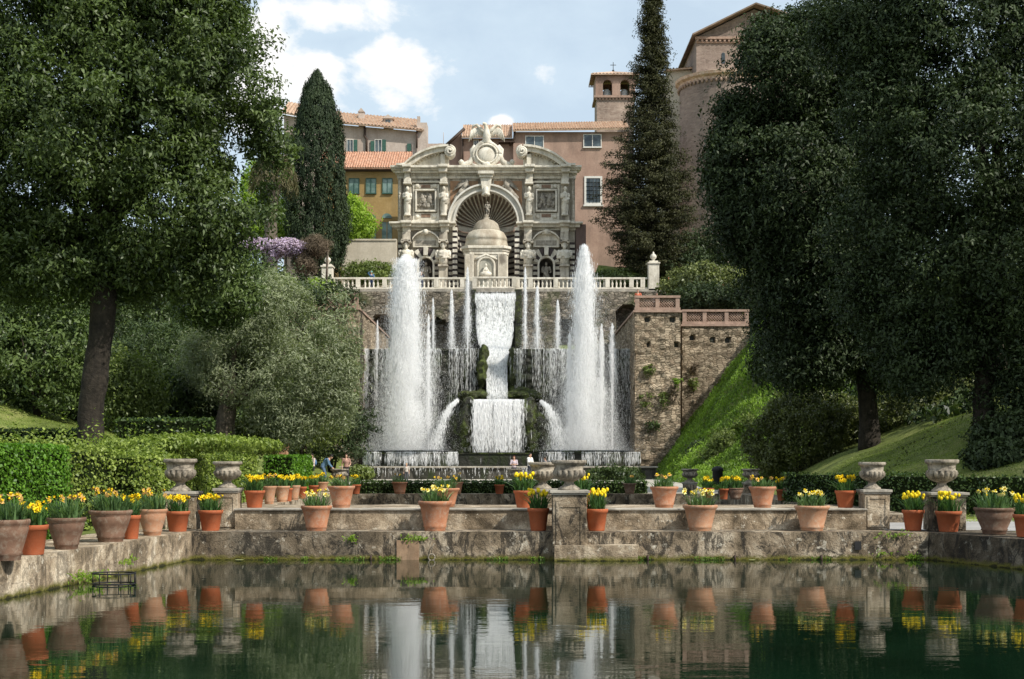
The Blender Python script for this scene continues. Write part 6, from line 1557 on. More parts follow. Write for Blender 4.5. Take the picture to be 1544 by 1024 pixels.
def foliage_mesh(name, C, D, per, cr, ln, wd, mat, parent, up=0.35, flat=0.8, droop=0.25, tintbias=None, hang=0.0, along_up=0.0, gap=0.0):
    """C clump centres, D outward dirs; every clump is a puff of leaves whose normals point outward"""
    m = len(C)
    if gap > 0:   # drop clumps by low-frequency noise -> sky gaps
        k = np.array([noise.noise(Vector(tuple(c*0.55))) for c in C]); keep = k > -gap; C, D = C[keep], D[keep]; m = len(C)
    cs = rng.uniform(0.6, 1.35, m)
    off = norm(rng.normal(size=(m, per, 3)))*(rng.uniform(0, 1, (m, per, 1))**0.45)
    off[:,:,2] *= flat
    pos = C[:,None,:] + off*cr*cs[:,None,None]
    pos[:,:,2] -= hang*np.abs(off[:,:,2])*cr
    nr = norm(off + D[:,None,:]*0.5 + np.array([0,0,up]))
    pos = pos.reshape(-1,3); nr = nr.reshape(-1,3)
    along = None
    if along_up: along = np.tile(np.array([[0,0,along_up]]), (len(pos),1)) + 0.3*norm(rng.normal(size=(len(pos),3)))
    V = leaves(pos, nr, ln, wd, droop, along)
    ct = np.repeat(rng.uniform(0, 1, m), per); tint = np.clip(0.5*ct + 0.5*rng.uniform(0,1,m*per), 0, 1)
    tint = np.clip(tint*0.75 + 0.25*np.clip(off[:,:,2].reshape(-1)+0.5, 0, 1), 0, 1)  # upper leaves of each clump tinted lighter, as if lit from above
    return quads_mesh(name, V, M[mat], tint, parent=parent)
def limbs(mb, base, targets, r0, seed=1):
    r_ = random.Random(seed)
    for T in targets:
        b = Vector(base); t = Vector(T); pts = []; n = 6
        for i in range(n+1):
            f = i/n; p = b.lerp(t, f); p.z += math.sin(f*PI)*0.6*(1 if r_.random() > .3 else -1)*0.5; p.x += r_.uniform(-.25,.25)*(0 if i in (0,) else 1); p.y += r_.uniform(-.25,.25)*(0 if i == 0 else 1); pts.append(p)
        mb.tube(pts, [r0*(1-0.85*i/n)+0.02 for i in range(n+1)], 7)
def trunk_tube(pts, rad, seg=14, rough=0.12):
    mb = MB(); n = len(pts); P_ = []; R_ = []
    for i in range(n-1):
        for q in range(6):
            f = q/6; a = Vector(pts[i]).lerp(Vector(pts[i+1]), f); r = rad[i]*(1-f)+rad[i+1]*f
            a.x += noise.noise(a*0.7)*r*0.25; P_.append(a); R_.append(r*(1+rough*noise.noise(a*1.9)))
    P_.append(Vector(pts[-1])); R_.append(rad[-1]); mb.tube(P_, R_, seg); return mb
def tree(label, base, trunk_pts, trunk_r, blobs, n_cl, per, cr, ln, wd, mat, bark='bark', name='tree', cat='tree', limb_t=(), group=None, **kw):
    t = thing(name, label, cat, base, 0, group)
    tb = trunk_tube([base]+[tuple(p) for p in trunk_pts], trunk_r)
    lim = MB()
    if limb_t: limbs(tb, trunk_pts[-1], limb_t, trunk_r[-1]*0.75)
    build('trunk', tb, M[bark], t)
    C, D = blob_clumps(blobs, n_cl)
    foliage_mesh('crown', C, D, per, cr, ln, wd, mat, t, **kw)
    return t
def B(px, py, d, rx_px, ry_px, depth=None, dd=0):
    """ellipsoid from picture position and radii"""
    rx, rz = S(rx_px, d), S(ry_px, d)
    return (X(px, d), d+dd, Z(py, d), rx, depth or rx, rz)

# big evergreen oak on the left
d = 43.0; gz = hh(X(150,d), d)
bl = [B(70,60,d,150,150), B(230,40,d,140,150,dd=-1), B(330,130,d,85,95,dd=-.5), B(362,215,d,68,85,dd=0), B(380,115,d,40,75), B(388,225,d,38,60), B(395,170,d,25,40), B(355,300,d,60,60), B(150,200,d,150,110,dd=-1.5), B(40,260,d,120,120), B(260,300,d,110,95,dd=-.5), B(320,355,d,45,45), B(60,380,d,130,70,dd=.5), B(200,390,d,110,50,dd=1),
      B(120,-120,d,200,140), B(300,-60,d,95,110), B(-100,100,d,130,200), B(0,-230,d,160,120), B(-120,330,d,120,110), B(290,410,d,60,40)]
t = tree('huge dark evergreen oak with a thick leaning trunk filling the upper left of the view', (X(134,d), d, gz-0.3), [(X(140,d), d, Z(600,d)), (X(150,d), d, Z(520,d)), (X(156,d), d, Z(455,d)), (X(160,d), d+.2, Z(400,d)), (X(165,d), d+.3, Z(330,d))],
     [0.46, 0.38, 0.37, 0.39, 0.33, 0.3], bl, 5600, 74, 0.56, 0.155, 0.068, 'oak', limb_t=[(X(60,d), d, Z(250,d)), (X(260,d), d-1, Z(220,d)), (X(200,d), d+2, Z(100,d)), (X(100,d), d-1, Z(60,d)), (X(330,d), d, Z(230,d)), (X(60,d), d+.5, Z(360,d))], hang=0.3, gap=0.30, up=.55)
# second oak crown part behind it, darker
# lighter foliage mass at left behind the trunk
d = 60
def shrub(label, px, py, d, rx, ry, n, mat, ln=.2, wd=.10, per=30, cr=.55, depth=None, name='shrub', cat='shrub', group=None, extra=(), stems=True, base_drop=True, **kw):
    z0 = hh(X(px,d), d+0.0)
    t = thing(name, label, cat, (X(px,d), d, z0), 0, group)
    bl = [B(px,py,d,rx,ry,depth)] + [B(*e) for e in extra]
    C, D = blob_clumps(bl, n); 
    foliage_mesh('foliage', C, D, per, cr, ln, wd, mat, t, **kw)
    if stems:
        mb = MB(); r_ = random.Random(int(px)); 
        for k in range(5):
            a = r_.uniform(0, 6.28); w_ = bl[0][3]*0.6
            mb.tube([(X(px,d)+.1*math.cos(a), d+.1*math.sin(a), z0-.1), (X(px,d)+.3*w_*math.cos(a), d+.3*w_*math.sin(a), (z0+bl[0][2])/2), (bl[0][0]+w_*math.cos(a), bl[0][1]+w_*math.sin(a), bl[0][2]+bl[0][5]*.3)], [.09,.06,.02], 6)
        build('stem', mb, M['bark'], t)
    return t
G = 'shrubs under the trees on the left bank'
shrub('mid green leafy laurel left of the oak trunk', 55, 530, 62, 100, 90, 900, 'laurel', extra=((-30,560,63,80,90), (110,520,62,40,70), (20,480,62,60,50)), group=G)
shrub('dark laurel cluster directly behind the oak trunk', 190, 480, 72, 90, 80, 700, 'shrubd', extra=((120,440,74,80,60),(260,500,72,60,80)), group=G)
shrub('dark feathery yew between the oak trunk and the olive', 235, 560, 66, 70, 75, 700, 'shrubd', extra=((290,520,68,40,60),(180,600,64,50,50)), ln=.25, wd=.05, group=G)
shrub('brownish green bush low behind the oak trunk', 195, 590, 56, 48, 50, 420, 'shrubm', ln=.16, wd=.07, group=G)
shrub('sprawling dark shrub above the black sheared hedge', 270, 610, 60, 60, 40, 420, 'shrubd', group=G)
shrub('dark shrubbery on the hillside above the laurels', 150, 400, 95, 160, 60, 700, 'oak2', extra=((330,420,96,80,60),(20,380,95,100,60)), ln=.3, wd=.14, cr=.8, group=G)
shrub('dark shrubbery below the wisteria pergola', 400, 470, 100, 110, 60, 600, 'oak2', extra=((480,450,101,60,22),(300,520,98,90,90)), ln=.3, wd=.14, cr=.8, group=G)
shrub('dark bush filling the gap below the left bastion', 500, 640, 88, 60, 55, 420, 'oak2', extra=((440,640,86,60,60),), ln=.25, wd=.1, group=G)
shrub('dull olive-green bush right under the olive crown', 450, 600, 64, 70, 75, 520, 'shrubm', extra=((490,610,65,38,60),), ln=.16, wd=.07, group=G)
# bright fringe of upper oak edge in the picture: yellowish foliage between oak and olive
shrub('sunlit yellowish evergreen branches between the oak and the olive', 335, 425, 54, 50, 50, 520, 'laurel', extra=((320,450,54,55,40),), ln=.18, wd=.08, hang=.3, group=G, stems=False)
# olive tree
d = 58.0
bl = [B(440,480,d,72,58,dd=0), B(360,510,d,65,60), B(500,520,d,40,75), B(340,560,d,60,50), B(430,570,d,85,60), B(400,450,d,40,38), B(480,600,d,50,50), B(425,640,d,50,35), B(300,540,d,45,35), B(520,590,d,20,50), B(475,470,d,42,32)]
tree('silvery grey-green olive tree left of the fountain', (X(335,d), d, hh(X(335,d),d)-.2), [(X(338,d), d, Z(640,d)), (X(345,d), d, Z(610,d))], [.55,.42,.35], bl, 2400, 44, .46, .17, .042, 'olive', bark='bark_lt', gap=.2,
     limb_t=[(X(300,d), d, Z(540,d)), (X(370,d), d-.5, Z(500,d)), (X(430,d), d+.5, Z(520,d)), (X(420,d), d, Z(590,d)), (X(480,d), d, Z(540,d)), (X(345,d), d, Z(520,d))], up=.2, droop=.1)
# cypress
def cypress(label, px, y_top, y_bot, half, d, n, mat='cyp'):
    z0, z1 = Z(y_bot, d), Z(y_top, d); H_ = z1-z0; R_ = S(half, d); x = X(px, d)
    t = thing('cypress', label, 'cypress', (x, d, z0))
    mb = MB(); mb.tube([(x,d,z0-.5),(x,d,z0+H_*.5),(x,d,z1-.5)], [.35,.2,.04], 8); build('trunk', mb, M['bark'], t)
    u = rng.uniform(0,1,n); a = rng.uniform(0,2*PI,n)
    prof = np.interp(u, [0,.05,.2,.4,.6,.8,.93,1.0], [.55,.8,.96,1.0,.90,.66,.36,.04])
    wob = 1+0.10*np.sin(3*a+u*9)+0.08*np.sin(5*a-u*17)+0.05*np.sin(11*a+u*31)
    rr = R_*prof*wob*np.where(rng.uniform(0,1,n)<.2, rng.uniform(.4,.85,n), rng.uniform(.88,1.0,n))
    C = np.stack([x+rr*np.cos(a), d+rr*np.sin(a), z0+u*H_], 1); D = np.stack([np.cos(a), np.sin(a), np.full(n,.3)], 1)
    # each clump is an upright flame-shaped tuft
    per = 26; off = norm(rng.normal(size=(n,per,3)))*(rng.uniform(0,1,(n,per,1))**.5); off *= np.array([.26,.26,.62])
    pos = (C[:,None,:]+off).reshape(-1,3); nr = norm(off*np.array([1,1,.2])*3+D[:,None,:]*.6).reshape(-1,3)
    V = leaves(pos, nr, .26, .09, 0, np.tile([[0,0,1.]], (n*per,1)), .4)
    tint = np.clip(np.repeat(rng.uniform(0,1,n),per)*.5+rng.uniform(0,.5,n*per), 0, 1)
    quads_mesh('crown', V, M[mat], tint, parent=t); return t
cypress('tall dense dark cypress column left of the ochre house', 478, 113, 412, 46, 127.5, 2700)
# spruce-like old cypress on the right
def conifer(label, px, y_top, y_bot, half_l, half_r, d, tiers, mat='spruce'):
    z0, z1 = Z(y_bot, d), Z(y_top, d); H_ = z1-z0; x = X(px, d)
    t = thing('conifer', label, 'conifer', (x, d, z0))
    mb = MB(); mb.tube([(x,d,z0-.5),(x-.2,d,z0+H_*.5),(x,d,z1)], [.6,.35,.04], 8)
    C = []; D = []; r_ = random.Random(5)
    for k in range(tiers):
        f = k/tiers; z = z0+H_*f
        for q in range(15):
            a = r_.uniform(0, 2*PI); half = half_l if math.cos(a) < 0 else half_r
            R_ = S(half, d)*(np.interp(f, [0,.08,.16,.38,.61,.72,.83,.95,1], [.6,.88,1.0,.80,.36,.34,.27,.16,.03]))*r_.uniform(.55, 1.12)*(1+.30*noise.noise(Vector((math.cos(a)*1.3, math.sin(a)*1.3, z*.42))))
            m = max(2, int(R_/0.38)); dr = r_.uniform(-.1, .35)
            mb.tube([(x, d, z), (x+R_*.5*math.cos(a), d+R_*.5*math.sin(a), z+dr*R_*.3), (x+R_*math.cos(a), d+R_*math.sin(a), z+dr*R_*.5)], [.09,.05,.02], 4)
            for s_ in range(m):
                g = (s_+1)/m
                if g < .3: continue
                C.append((x+R_*g*math.cos(a)+r_.uniform(-.25,.25), d+R_*g*math.sin(a)+r_.uniform(-.25,.25), z+dr*R_*.5*g+r_.uniform(-.1,.25))); D.append((math.cos(a), math.sin(a), .6))
    build('trunk', mb, M['bark'], t)
    foliage_mesh('crown', np.array(C), np.array(D), 26, .58, .22, .09, mat, t, up=.9, flat=.6, hang=.3)
    return t
conifer('tall ragged conical conifer with a pointed top right of the facade', 985, -20, 412, 84, 66, 128.5, 64)
# palm with dead skirt
d = 117.0; t = thing('palm_tree', 'palm with a shaggy brown trunk and dry hanging fronds left of the cypress', 'palm', (X(410,d), d, hh(X(410,d), d)))
build('trunk', trunk_tube([(X(408,d), d, hh(X(410,d),d)-.3), (X(408,d), d, Z(330,d)), (X(412,d), d, Z(268,d))], [.55,.5,.62], 12, .3), M['bark_lt'], t)
n = 2600; a = rng.uniform(0,2*PI,n); f = rng.uniform(0,1,n); ln_ = rng.uniform(1.5,3.2,n)
out = .4+1.6*np.sin(f*PI/2)*ln_/3; pos = np.stack([X(412,d)+out*np.cos(a), d+out*np.sin(a), Z(250,d)+.6-f*f*ln_*1.0+rng.normal(0,.2,n)], 1)
al = np.stack([np.cos(a)*(1-f), np.sin(a)*(1-f), .4-1.6*f], 1); V = leaves(pos, norm(np.stack([np.cos(a),np.sin(a),np.full(n,.3)],1)), 1.0, .07, 0, al, .5); quads_mesh('frond', V, M['palmdead'], rng.uniform(0,1,n), parent=t)
n = 1500; a = rng.uniform(0,2*PI,n); f = rng.uniform(0,1,n); out = 3.0*f; pos = np.stack([X(412,d)+out*np.cos(a), d+out*np.sin(a), Z(238,d)+1.3*np.sin(f*PI*.8)+rng.normal(0,.15,n)], 1)
V = leaves(pos, np.tile([[0,0,1.]],(n,1)), .9, .06, .2, np.stack([np.cos(a),np.sin(a),.5-f],1), .6); quads_mesh('green_frond', V, M['cyp'], rng.uniform(0,1,n), parent=t)
# spring-green trees
def puff(label, px, py, d, rx, ry, n, mat, extra=(), ln=.26, wd=.15, per=30, cr=.6, name='tree', group='bright spring trees behind the terrace', **kw):
    z0 = hh(X(px,d), d); z0 = max(z0, 16.6) if d > 124 else z0
    t = thing(name, label, 'tree', (X(px,d), d, z0), 0, group)
    mb = MB(); c = B(px,py,d,rx,ry); mb.tube([(c[0], d, z0-.3), (c[0]+.1, d, c[2])], [.2,.1], 7); limbs(mb, (c[0], d, (z0+c[2])/2), [(c[0]+c[3]*.6, d, c[2]+.3), (c[0]-c[3]*.6, d-.3, c[2]+.5)], .1); build('trunk', mb, M['bark'], t)
    C, D = blob_clumps([c]+[B(*e) for e in extra], n); foliage_mesh('crown', C, D, per, cr, ln, wd, mat, t, **kw); return t
puff('bright lime-green tree between the dark cypress and the ochre house', 533, 338, 132.8, 30, 28, 420, 'lime', extra=((528,312,133,16,16),(520,370,133,22,20)))
puff('bright lime-green tree behind the palm trunk', 385, 300, 130, 22, 55, 480, 'lime', extra=((430,320,129,20,45),(400,345,130,35,20)))
# wisteria pergola
d = 114.0; t = thing('wisteria', 'lilac wisteria in full bloom running along the top of the pergola', 'wisteria', (X(410,d), d, Z(430,d)))
C, D = blob_clumps([B(425,371,d,30,12,1.2), B(385,368,d,38,9,1.2), B(450,371,d,18,9,1.2), B(415,380,d,12,14,.8)], 620); foliage_mesh('blossom', C, D, 26, .34, .15, .10, 'wist', t, hang=1.0)
C, D = blob_clumps([B(390,378,d+.8,55,9,1.2)], 140); foliage_mesh('foliage', C, D, 16, .4, .2, .08, 'shrubm', t)
mb = MB()
for px in (360, 395, 430, 462, 492): mb.tube([(X(px,d), d, Z(432,d)), (X(px,d)+.1, d, Z(375,d))], .1, 6)
mb.tube([(X(350,d), d, Z(378,d)), (X(497,d), d, Z(378,d))], .08, 6); build('pergola_frame', mb, M['bark_lt'], t)
t = thing('bare_vine', 'brown leafless vine tangle on the pergola between the wisteria and the cypress', 'vine', (X(475,d), d, Z(430,d)))
C, D = blob_clumps([B(477,372,d,21,14,1.3), B(462,395,d,14,14,1.0)], 260); foliage_mesh('twig', C, D, 30, .45, .42, .035, 'twig', t, jitter=1) if False else foliage_mesh('twig', C, D, 30, .45, .42, .035, 'twig', t)
shrub('low green bushes at the terrace edge beneath the cream wall', 555, 412, 129, 40, 14, 200, 'shrubm', ln=.25, wd=.12, stems=False)
shrub('green shrub beside the white gate pier on the left', 478, 436, 122.5, 24, 12, 160, 'lime', ln=.22, wd=.1, stems=False)
shrub('yellow-green shrub on the terrace right of the carved gate pier', 1060, 428, 121, 52, 26, 560, 'ivy', extra=((1025,437,121,30,14),(1100,440,119,40,24)), ln=.28, wd=.14, stems=False)
shrub('dark shrubbery in the shade below the yellow-green terrace shrub', 1070, 455, 117, 60, 22, 320, 'oak2', ln=.3, wd=.14, stems=False)
# right side trees
d = 63.0
def dk(label, base_px, d, trunk, rad, blobs, n, **kw):
    z0 = hh(X(base_px,d), d); return tree(label, (X(base_px,d), d, z0-.3), [(X(a,d), d, Z(b,d)) for a, b in trunk], rad, blobs, n, **kw)
bl = [B(1190,120,d,85,75), B(1270,80,d,110,90,dd=1), B(1130,250,d,60,85), B(1210,290,d,95,100,dd=-1), B(1110,180,d,30,50,dd=.5), B(1128,330,d,45,60), B(1168,400,d,50,60), B(1250,420,d,90,75,dd=-1), B(1320,250,d,100,140), B(1185,490,d,45,55), B(1250,520,d,65,42), B(1330,480,d,70,60), B(1160,60,d,35,30), B(1190,520,d,45,50), B(1220,550,d,60,40), B(1360,540,d,70,50), B(1085,260,d,22,60)]
d = 63.0
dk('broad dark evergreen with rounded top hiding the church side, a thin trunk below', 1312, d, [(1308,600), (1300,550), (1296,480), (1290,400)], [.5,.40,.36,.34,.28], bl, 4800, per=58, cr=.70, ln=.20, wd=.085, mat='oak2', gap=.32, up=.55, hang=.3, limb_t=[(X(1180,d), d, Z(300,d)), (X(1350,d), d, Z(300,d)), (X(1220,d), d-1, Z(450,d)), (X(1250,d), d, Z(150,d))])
d = 50.0
bl = [B(1450,60,d,130,120), B(1330,40,d,90,80,dd=1), B(1560,120,d,120,160), B(1450,230,d,130,110,dd=-1), B(1350,160,d,80,90), B(1510,380,d,110,110,dd=-1), B(1400,400,d,100,90), B(1330,330,d,70,90,dd=.5), B(1560,520,d,80,70), B(1430,500,d,90,50,dd=.5), B(1330,450,d,60,50,dd=1), B(1520,580,d,50,35), B(1280,20,d,50,35,dd=1), B(1470,-130,d,170,110), B(1650,200,d,110,250), B(1400,540,d,70,50), B(1540,600,d,60,45), B(1350,500,d,50,50), B(1390,70,d,75,85), (25.5,41.5,12.5,6,5,5.5), (31,45,14,6,6,7)]  # final ellipsoids sit out of view, added to throw shade on the right bank
dk('enormous near-black evergreen filling the upper right corner, with unseen lobes added to shade the right bank', 1486, d, [(1484,600), (1488,520), (1500,440), (1500,330)], [.42,.34,.34,.36,.3], bl, 7200, per=62, cr=.62, ln=.165, wd=.072, mat='oak2', gap=.36, up=.55, hang=.4, limb_t=[(X(1400,d), d, Z(300,d)), (X(1580,d), d, Z(300,d)), (X(1430,d), d-1, Z(150,d)), (X(1500,d), d, Z(60,d)), (X(1400,d), d, Z(430,d))])
# further tree trunk and woods behind on the right
d = 72.0; mbt = trunk_tube([(X(1522,d), d, hh(X(1522,d),d)-.3), (X(1518,d), d, Z(600,d)), (X(1500,d), d+.5, Z(480,d))], [.42,.36,.3]); t = thing('tree', 'pale short tree trunk at the far right beyond the lawn crest', 'tree', (X(1522,d), d, hh(X(1522,d),d))); build('trunk', mbt, M['bark_lt'], t)
C, D = blob_clumps([B(1500,400,d+3,110,90)], 260); foliage_mesh('crown', C, D, 30, .9, .3, .14, 'oak2', t)
GR = 'dark evergreens on the slope behind the right trees'
for px, py, d_, rx, ry, n, lab in ((1190,540,90,50,60,300,'dark evergreen above the green slope, left of the thin trunk'), (1400,560,92,120,80,600,'dark evergreen mass between the two right trunks'), (1540,480,88,100,140,500,'dark evergreen at the far right edge behind the pale trunk'), (1250,430,112,130,90,600,'dark evergreen on the hill below the church apse')):
    puff(lab, px, py, d_, rx, ry, n, 'oak2', name='evergreen', group=GR, ln=.34, wd=.16, cr=.9)
# ivy bushes on the right bank
GB = 'leafy bushes on the right bank'
shrub('big rounded bush with mixed sunlit leaves left of the thin trunk', 1210, 655, 67.5, 68, 55, 1300, 'ivy', extra=((1265,640,67.5,38,42),(1160,680,67,30,38),(1190,620,68,22,28),(1235,612,68,26,24),(1140,665,67.5,18,22)), ln=.15, wd=.08, per=34, cr=.36, gap=.22, group=GB)
shrub('sunlit ivy-covered bank of bushes right of the thin trunk', 1390, 625, 68, 85, 45, 1100, 'ivy', gap=.25, extra=((1330,650,68,40,45),(1360,590,69,20,22),(1475,585,69,30,30),(1440,600,68,55,40),(1300,665,68,30,35)), ln=.17, wd=.09, per=34, cr=.4, group=GB)
shrub('low dark ivy at the foot of the near-black tree', 1530, 660, 47, 55, 32, 420, 'oak2', extra=((1500,690,46,40,20),), ln=.16, wd=.09, per=30, cr=.35, group=GB)
shrub('light green shrub at the bottom of the steep slope', 1100, 670, 84, 26, 24, 420, 'shrubm', gap=.1, extra=((1125,650,84,18,20),(1080,690,84,20,14)), ln=.2, wd=.08, per=30, cr=.4, group=GB)
shrub('low bushes in the shade left of the light green slope shrub', 1060, 690, 90, 20, 22, 200, 'oak2', ln=.2, wd=.08, group=GB, stems=False)
shrub('leafy weeds beside the basin at the foot of the bastion', 930, 716, 92, 40, 10, 200, 'shrubd', ln=.2, wd=.1, cr=.3, group=GB, stems=False)
shrub('round light green shrub by the basin left end', 540, 714, 92, 20, 8, 180, 'shrubm', ln=.2, wd=.12, cr=.3, stems=False)
# pollarded wall plants on the bastion
for px, py, r, m in ((978,555,12,'shrubm'), (975,600,16,'shrubm'), (1048,552,8,'twig'), (1015,590,18,'twig'), (1000,600,12,'shrubm'), (1045,575,10,'shrubm'), (1020,575,10,'weed'), (985,640,16,'shrubd'), (1095,600,14,'weed')):
    d_ = TR-.1 if px < 1028 else TW-.1; C, D = blob_clumps([B(px,py,d_,r*.5,r*.7,.3)], 12); o = foliage_mesh('wall_plant', C, D, 18, .28, .24, .09, m, None, hang=1.2)
    single(o, {978:'tuft of weeds growing from the upper face of the tall bastion',975:'large green tuft low on the tall bastion left edge',1048:'dry brown tuft near the top of the wing wall',1015:'dry hanging roots in the middle of the bastion',1000:'green tuft beside the dry hanging roots',1045:'green tuft on the wing wall under the dry brown tuft',1020:'bright tuft at the corner between bastion and wing wall',985:'dark weeds at the foot of the bastion',1095:'bright weeds low on the wing wall'}[px], 'wall plant', 'weeds growing out of the bastion walls')
for px, py in ((600,467),(640,460),(585,455),(835,470),(905,455),(790,505)):
    pass

# ------------------------------------------------------------------ hedges
def hedge(label, poly, z_top, mat, dens=260, ln=.07, wd=.045, fuzz=.05, zb=None, cat='hedge', group=None, top_fuzz=0.0, name='hedge'):
    """poly: footprint (x,y) counter-clockwise"""
    P_ = [Vector((x,y,0)) for x, y in poly]; cx = sum(p.x for p in P_)/len(P_); cy = sum(p.y for p in P_)/len(P_)
    zb = GZ if zb is None else zb
    t = thing(name, label, cat, (cx, cy, zb), 0, group)
    mb = MB(); q = [((p.x-cx)*.985+cx if abs(p.x-cx) > 0 else p.x, p.y) for p in P_]
    inn = []
    n_ = len(P_)
    for i in range(n_):
        a, b, c_ = P_[i-1], P_[i], P_[(i+1)%n_]; e1 = (b-a).normalized(); e2 = (c_-b).normalized(); n1_ = Vector((-e1.y, e1.x, 0)); n2_ = Vector((-e2.y, e2.x, 0)); bis = (n1_+n2_); bis = bis/max(.3, bis.length_squared)*2; inn.append((b.x+bis.x*.06, b.y+bis.y*.06))
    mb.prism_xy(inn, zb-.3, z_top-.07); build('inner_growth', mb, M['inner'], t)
    pos = []; nr = []
    H_ = z_top-zb
    for i in range(n_):
        a, b = P_[i], P_[(i+1)%n_]; Lh = (b-a).length; m = int(Lh*H_*dens); nn = Vector(((b-a).y, -(b-a).x, 0)).normalized()
        u = rng.uniform(0,1,m); z = rng.uniform(zb, z_top, m)
        p = np.stack([a.x+(b.x-a.x)*u, a.y+(b.y-a.y)*u, z], 1); k = rng.normal(-.01, fuzz, m)+.03*np.sin(p[:,0]*2.1+z*3)*np.sin(z*4+p[:,1])
        p += np.array([[nn.x, nn.y, 0]])*k[:,None]; pos.append(p); nr.append(np.tile([[nn.x, nn.y, .35]], (m,1)))
    # top by rejection in the bbox
    X0, X1 = min(p.x for p in P_), max(p.x for p in P_); Y0, Y1 = min(p.y for p in P_), max(p.y for p in P_); m = int((X1-X0)*(Y1-Y0)*dens)
    x = rng.uniform(X0,X1,m); y = rng.uniform(Y0,Y1,m); ins = np.ones(m,bool)
    for i in range(n_):
        a, b = P_[i], P_[(i+1)%n_]; ins &= ((b.x-a.x)*(y-a.y)-(b.y-a.y)*(x-a.x)) >= 0
    x, y = x[ins], y[ins]; zt = z_top+rng.normal(0, fuzz*.7, len(x)) + top_fuzz*np.abs(rng.normal(0,1,len(x)))**2*(np.array([noise.noise(Vector((a_*1.5,b_*1.5,1))) for a_, b_ in zip(x,y)])>.0)
    pos.append(np.stack([x,y,zt],1)); nr.append(np.tile([[0,0,1.]],(len(x),1)))
    pos = np.concatenate(pos); nr = np.concatenate(nr); V = leaves(pos, nr, ln, wd, 0, None, .75)
    quads_mesh('foliage', V, M[mat], rng.uniform(0,1,len(pos)), parent=t); return t
# bright box hedge front left: right face + front face towards the pond
z1 = 2.42
hedge('bright green clipped box hedge behind the pots on the left wall', [(-14.5, 23.0), (-9.75, 23.0), (-9.1, 29.2), (-14.5, 29.2)], z1, 'hedge', 700, .075, .05, .03)
hedge('yellow-green leafy hedge behind the left corner urns', [(-14, 34.2), (-8.9, 33.6), (-9.3, 52), (-14, 52)], 2.25, 'hedge_y', 330, .095, .06, .06, top_fuzz=.10)
hedge('darker end of hedge between the bright box hedge and the yellow-green hedge', [(-14, 29.4), (-9.75, 29.4), (-9.35, 33.4), (-14, 34.0)], 2.40, 'hedge_y', 300, .085, .055, .05, top_fuzz=.08)
hedge('small upright clipped bright hedge block in front of the path on the left', [(-9.25, 53), (-8.15, 53), (-8.15, 58), (-9.25, 58)], 2.25, 'hedge', 260, .11, .07, .03)
shrub('loose light green sprigs growing over the top of the yellow-green hedge', 300, 668, 40, 90, 8, 420, 'hedge_y', ln=.12, wd=.06, per=24, cr=.2, extra=((220,671,39,60,7),(380,672,44,40,8)), stems=False)
shrub('small terracotta-topped light shrub row behind the clipped block', 390, 655, 60, 40, 22, 260, 'shrubm', ln=.14, wd=.07, stems=False)
mb = MB(); d = 62; mb.lathe([(.33,0),(.36,.05),(.46,.4),(.52,.42),(.52,.5),(.44,.5)], (X(423,d), d, Z(680,d)), 18); mb.box(X(423,d)-.3, X(423,d)+.3, d-.3, d+.3, .55, Z(680,d)); single(build('planter', mb, M['terra_tan']), 'terracotta planter raised behind the clipped hedge block on the left', 'planter')
hedge('low clipped hedge along the far side of the farther pond', [(X(532,63.2), 63.0), (X(975,63.2), 63.0), (X(975,63.2), 64.2), (X(532,63.2), 64.2)], 1.13, 'hedge_d', 220, .10, .06, .05)
hedge('long low dark clipped hedge on the right behind the orange pots', [(X(1180,47), 46.5), (X(1345,40), 40.6), (X(1600,38.5), 37.2), (X(1620,39.5), 38.4), (X(1350,41.5), 42.2), (X(1180,48), 47.9)], 1.72, 'hedge_d', 240, .09, .055, .04)
hedge('black shaded sheared hedge with a lit sloping top behind the olive trunk', [(X(175,50), 50), (X(322,50), 50), (X(310,58), 58), (X(190,58), 58)], Z(632,50), 'hedge_d', 130, .12, .07, .05, zb=1.0)
hedge('low dark hedge crossing the left lawn', [(X(-40,47), 47), (X(118,47), 47), (X(118,48), 48.2), (X(-40,48), 48.2)], Z(648,47), 'hedge_d', 160, .11, .06, .05, zb=1.2)
hedge('dark hedge strip at the far side of the left lawn', [(X(-60,66), 66), (X(160,66), 66), (X(160,68), 68), (X(-60,68), 68)], hh(X(50,66),66)+.9, 'hedge_d', 120, .14, .08, .06, zb=hh(X(50,66),66)-.6)
mb = MB(); d = 52; mb.tube([(X(206,d), d, Z(655,d)), (X(206,d), d+.02, Z(640,d))], [.28,.24], 6); single(build('stone_block', mb, M['urnstone']), 'small pale stone block among shrubs behind the hedge', 'stone')

# ------------------------------------------------------------------ ground cover on the steep right slope and lawns
def cover(name, xr, yr, n, ln, wd, mat, label, cond=None, lift=.05, up=.25, clump=False):
    x = rng.uniform(*xr, n); y = rng.uniform(*yr, n)
    if cond is not None: k = cond(x, y); x, y = x[k], y[k]
    z = ground_h(x, y); ok = z > 0.2; x, y, z = x[ok], y[ok], z[ok]; m = len(x)
    bumpy = np.array([max(0, noise.noise(Vector((a*.7, b*.7, 3)))) for a, b in zip(x, y)])
    pos = np.stack([x, y, z+lift*rng.uniform(0,1,m)+(bumpy*1.0*rng.uniform(.2,1,m) if clump else 0)], 1)
    V = leaves(pos, np.tile([[0.15,-.6,up]], (m,1)), ln, wd, .2, np.tile([[0,-.1,1.]],(m,1)), .7)
    tint = np.clip(bumpy*.8+rng.uniform(0,.6,m), 0, 1)
    o = quads_mesh(name, V, M[mat], tint); return tag(o, label, 'ground cover', kind='stuff')
cover('weeds', (9.6, 27), (68, 104), 90000, .30, .07, 'weed', 'lush bright green weeds covering the steep slope beside the bastion', lambda x,y: (x < 9.5+ (y-60)*.42+4), clump=True, lift=.3)
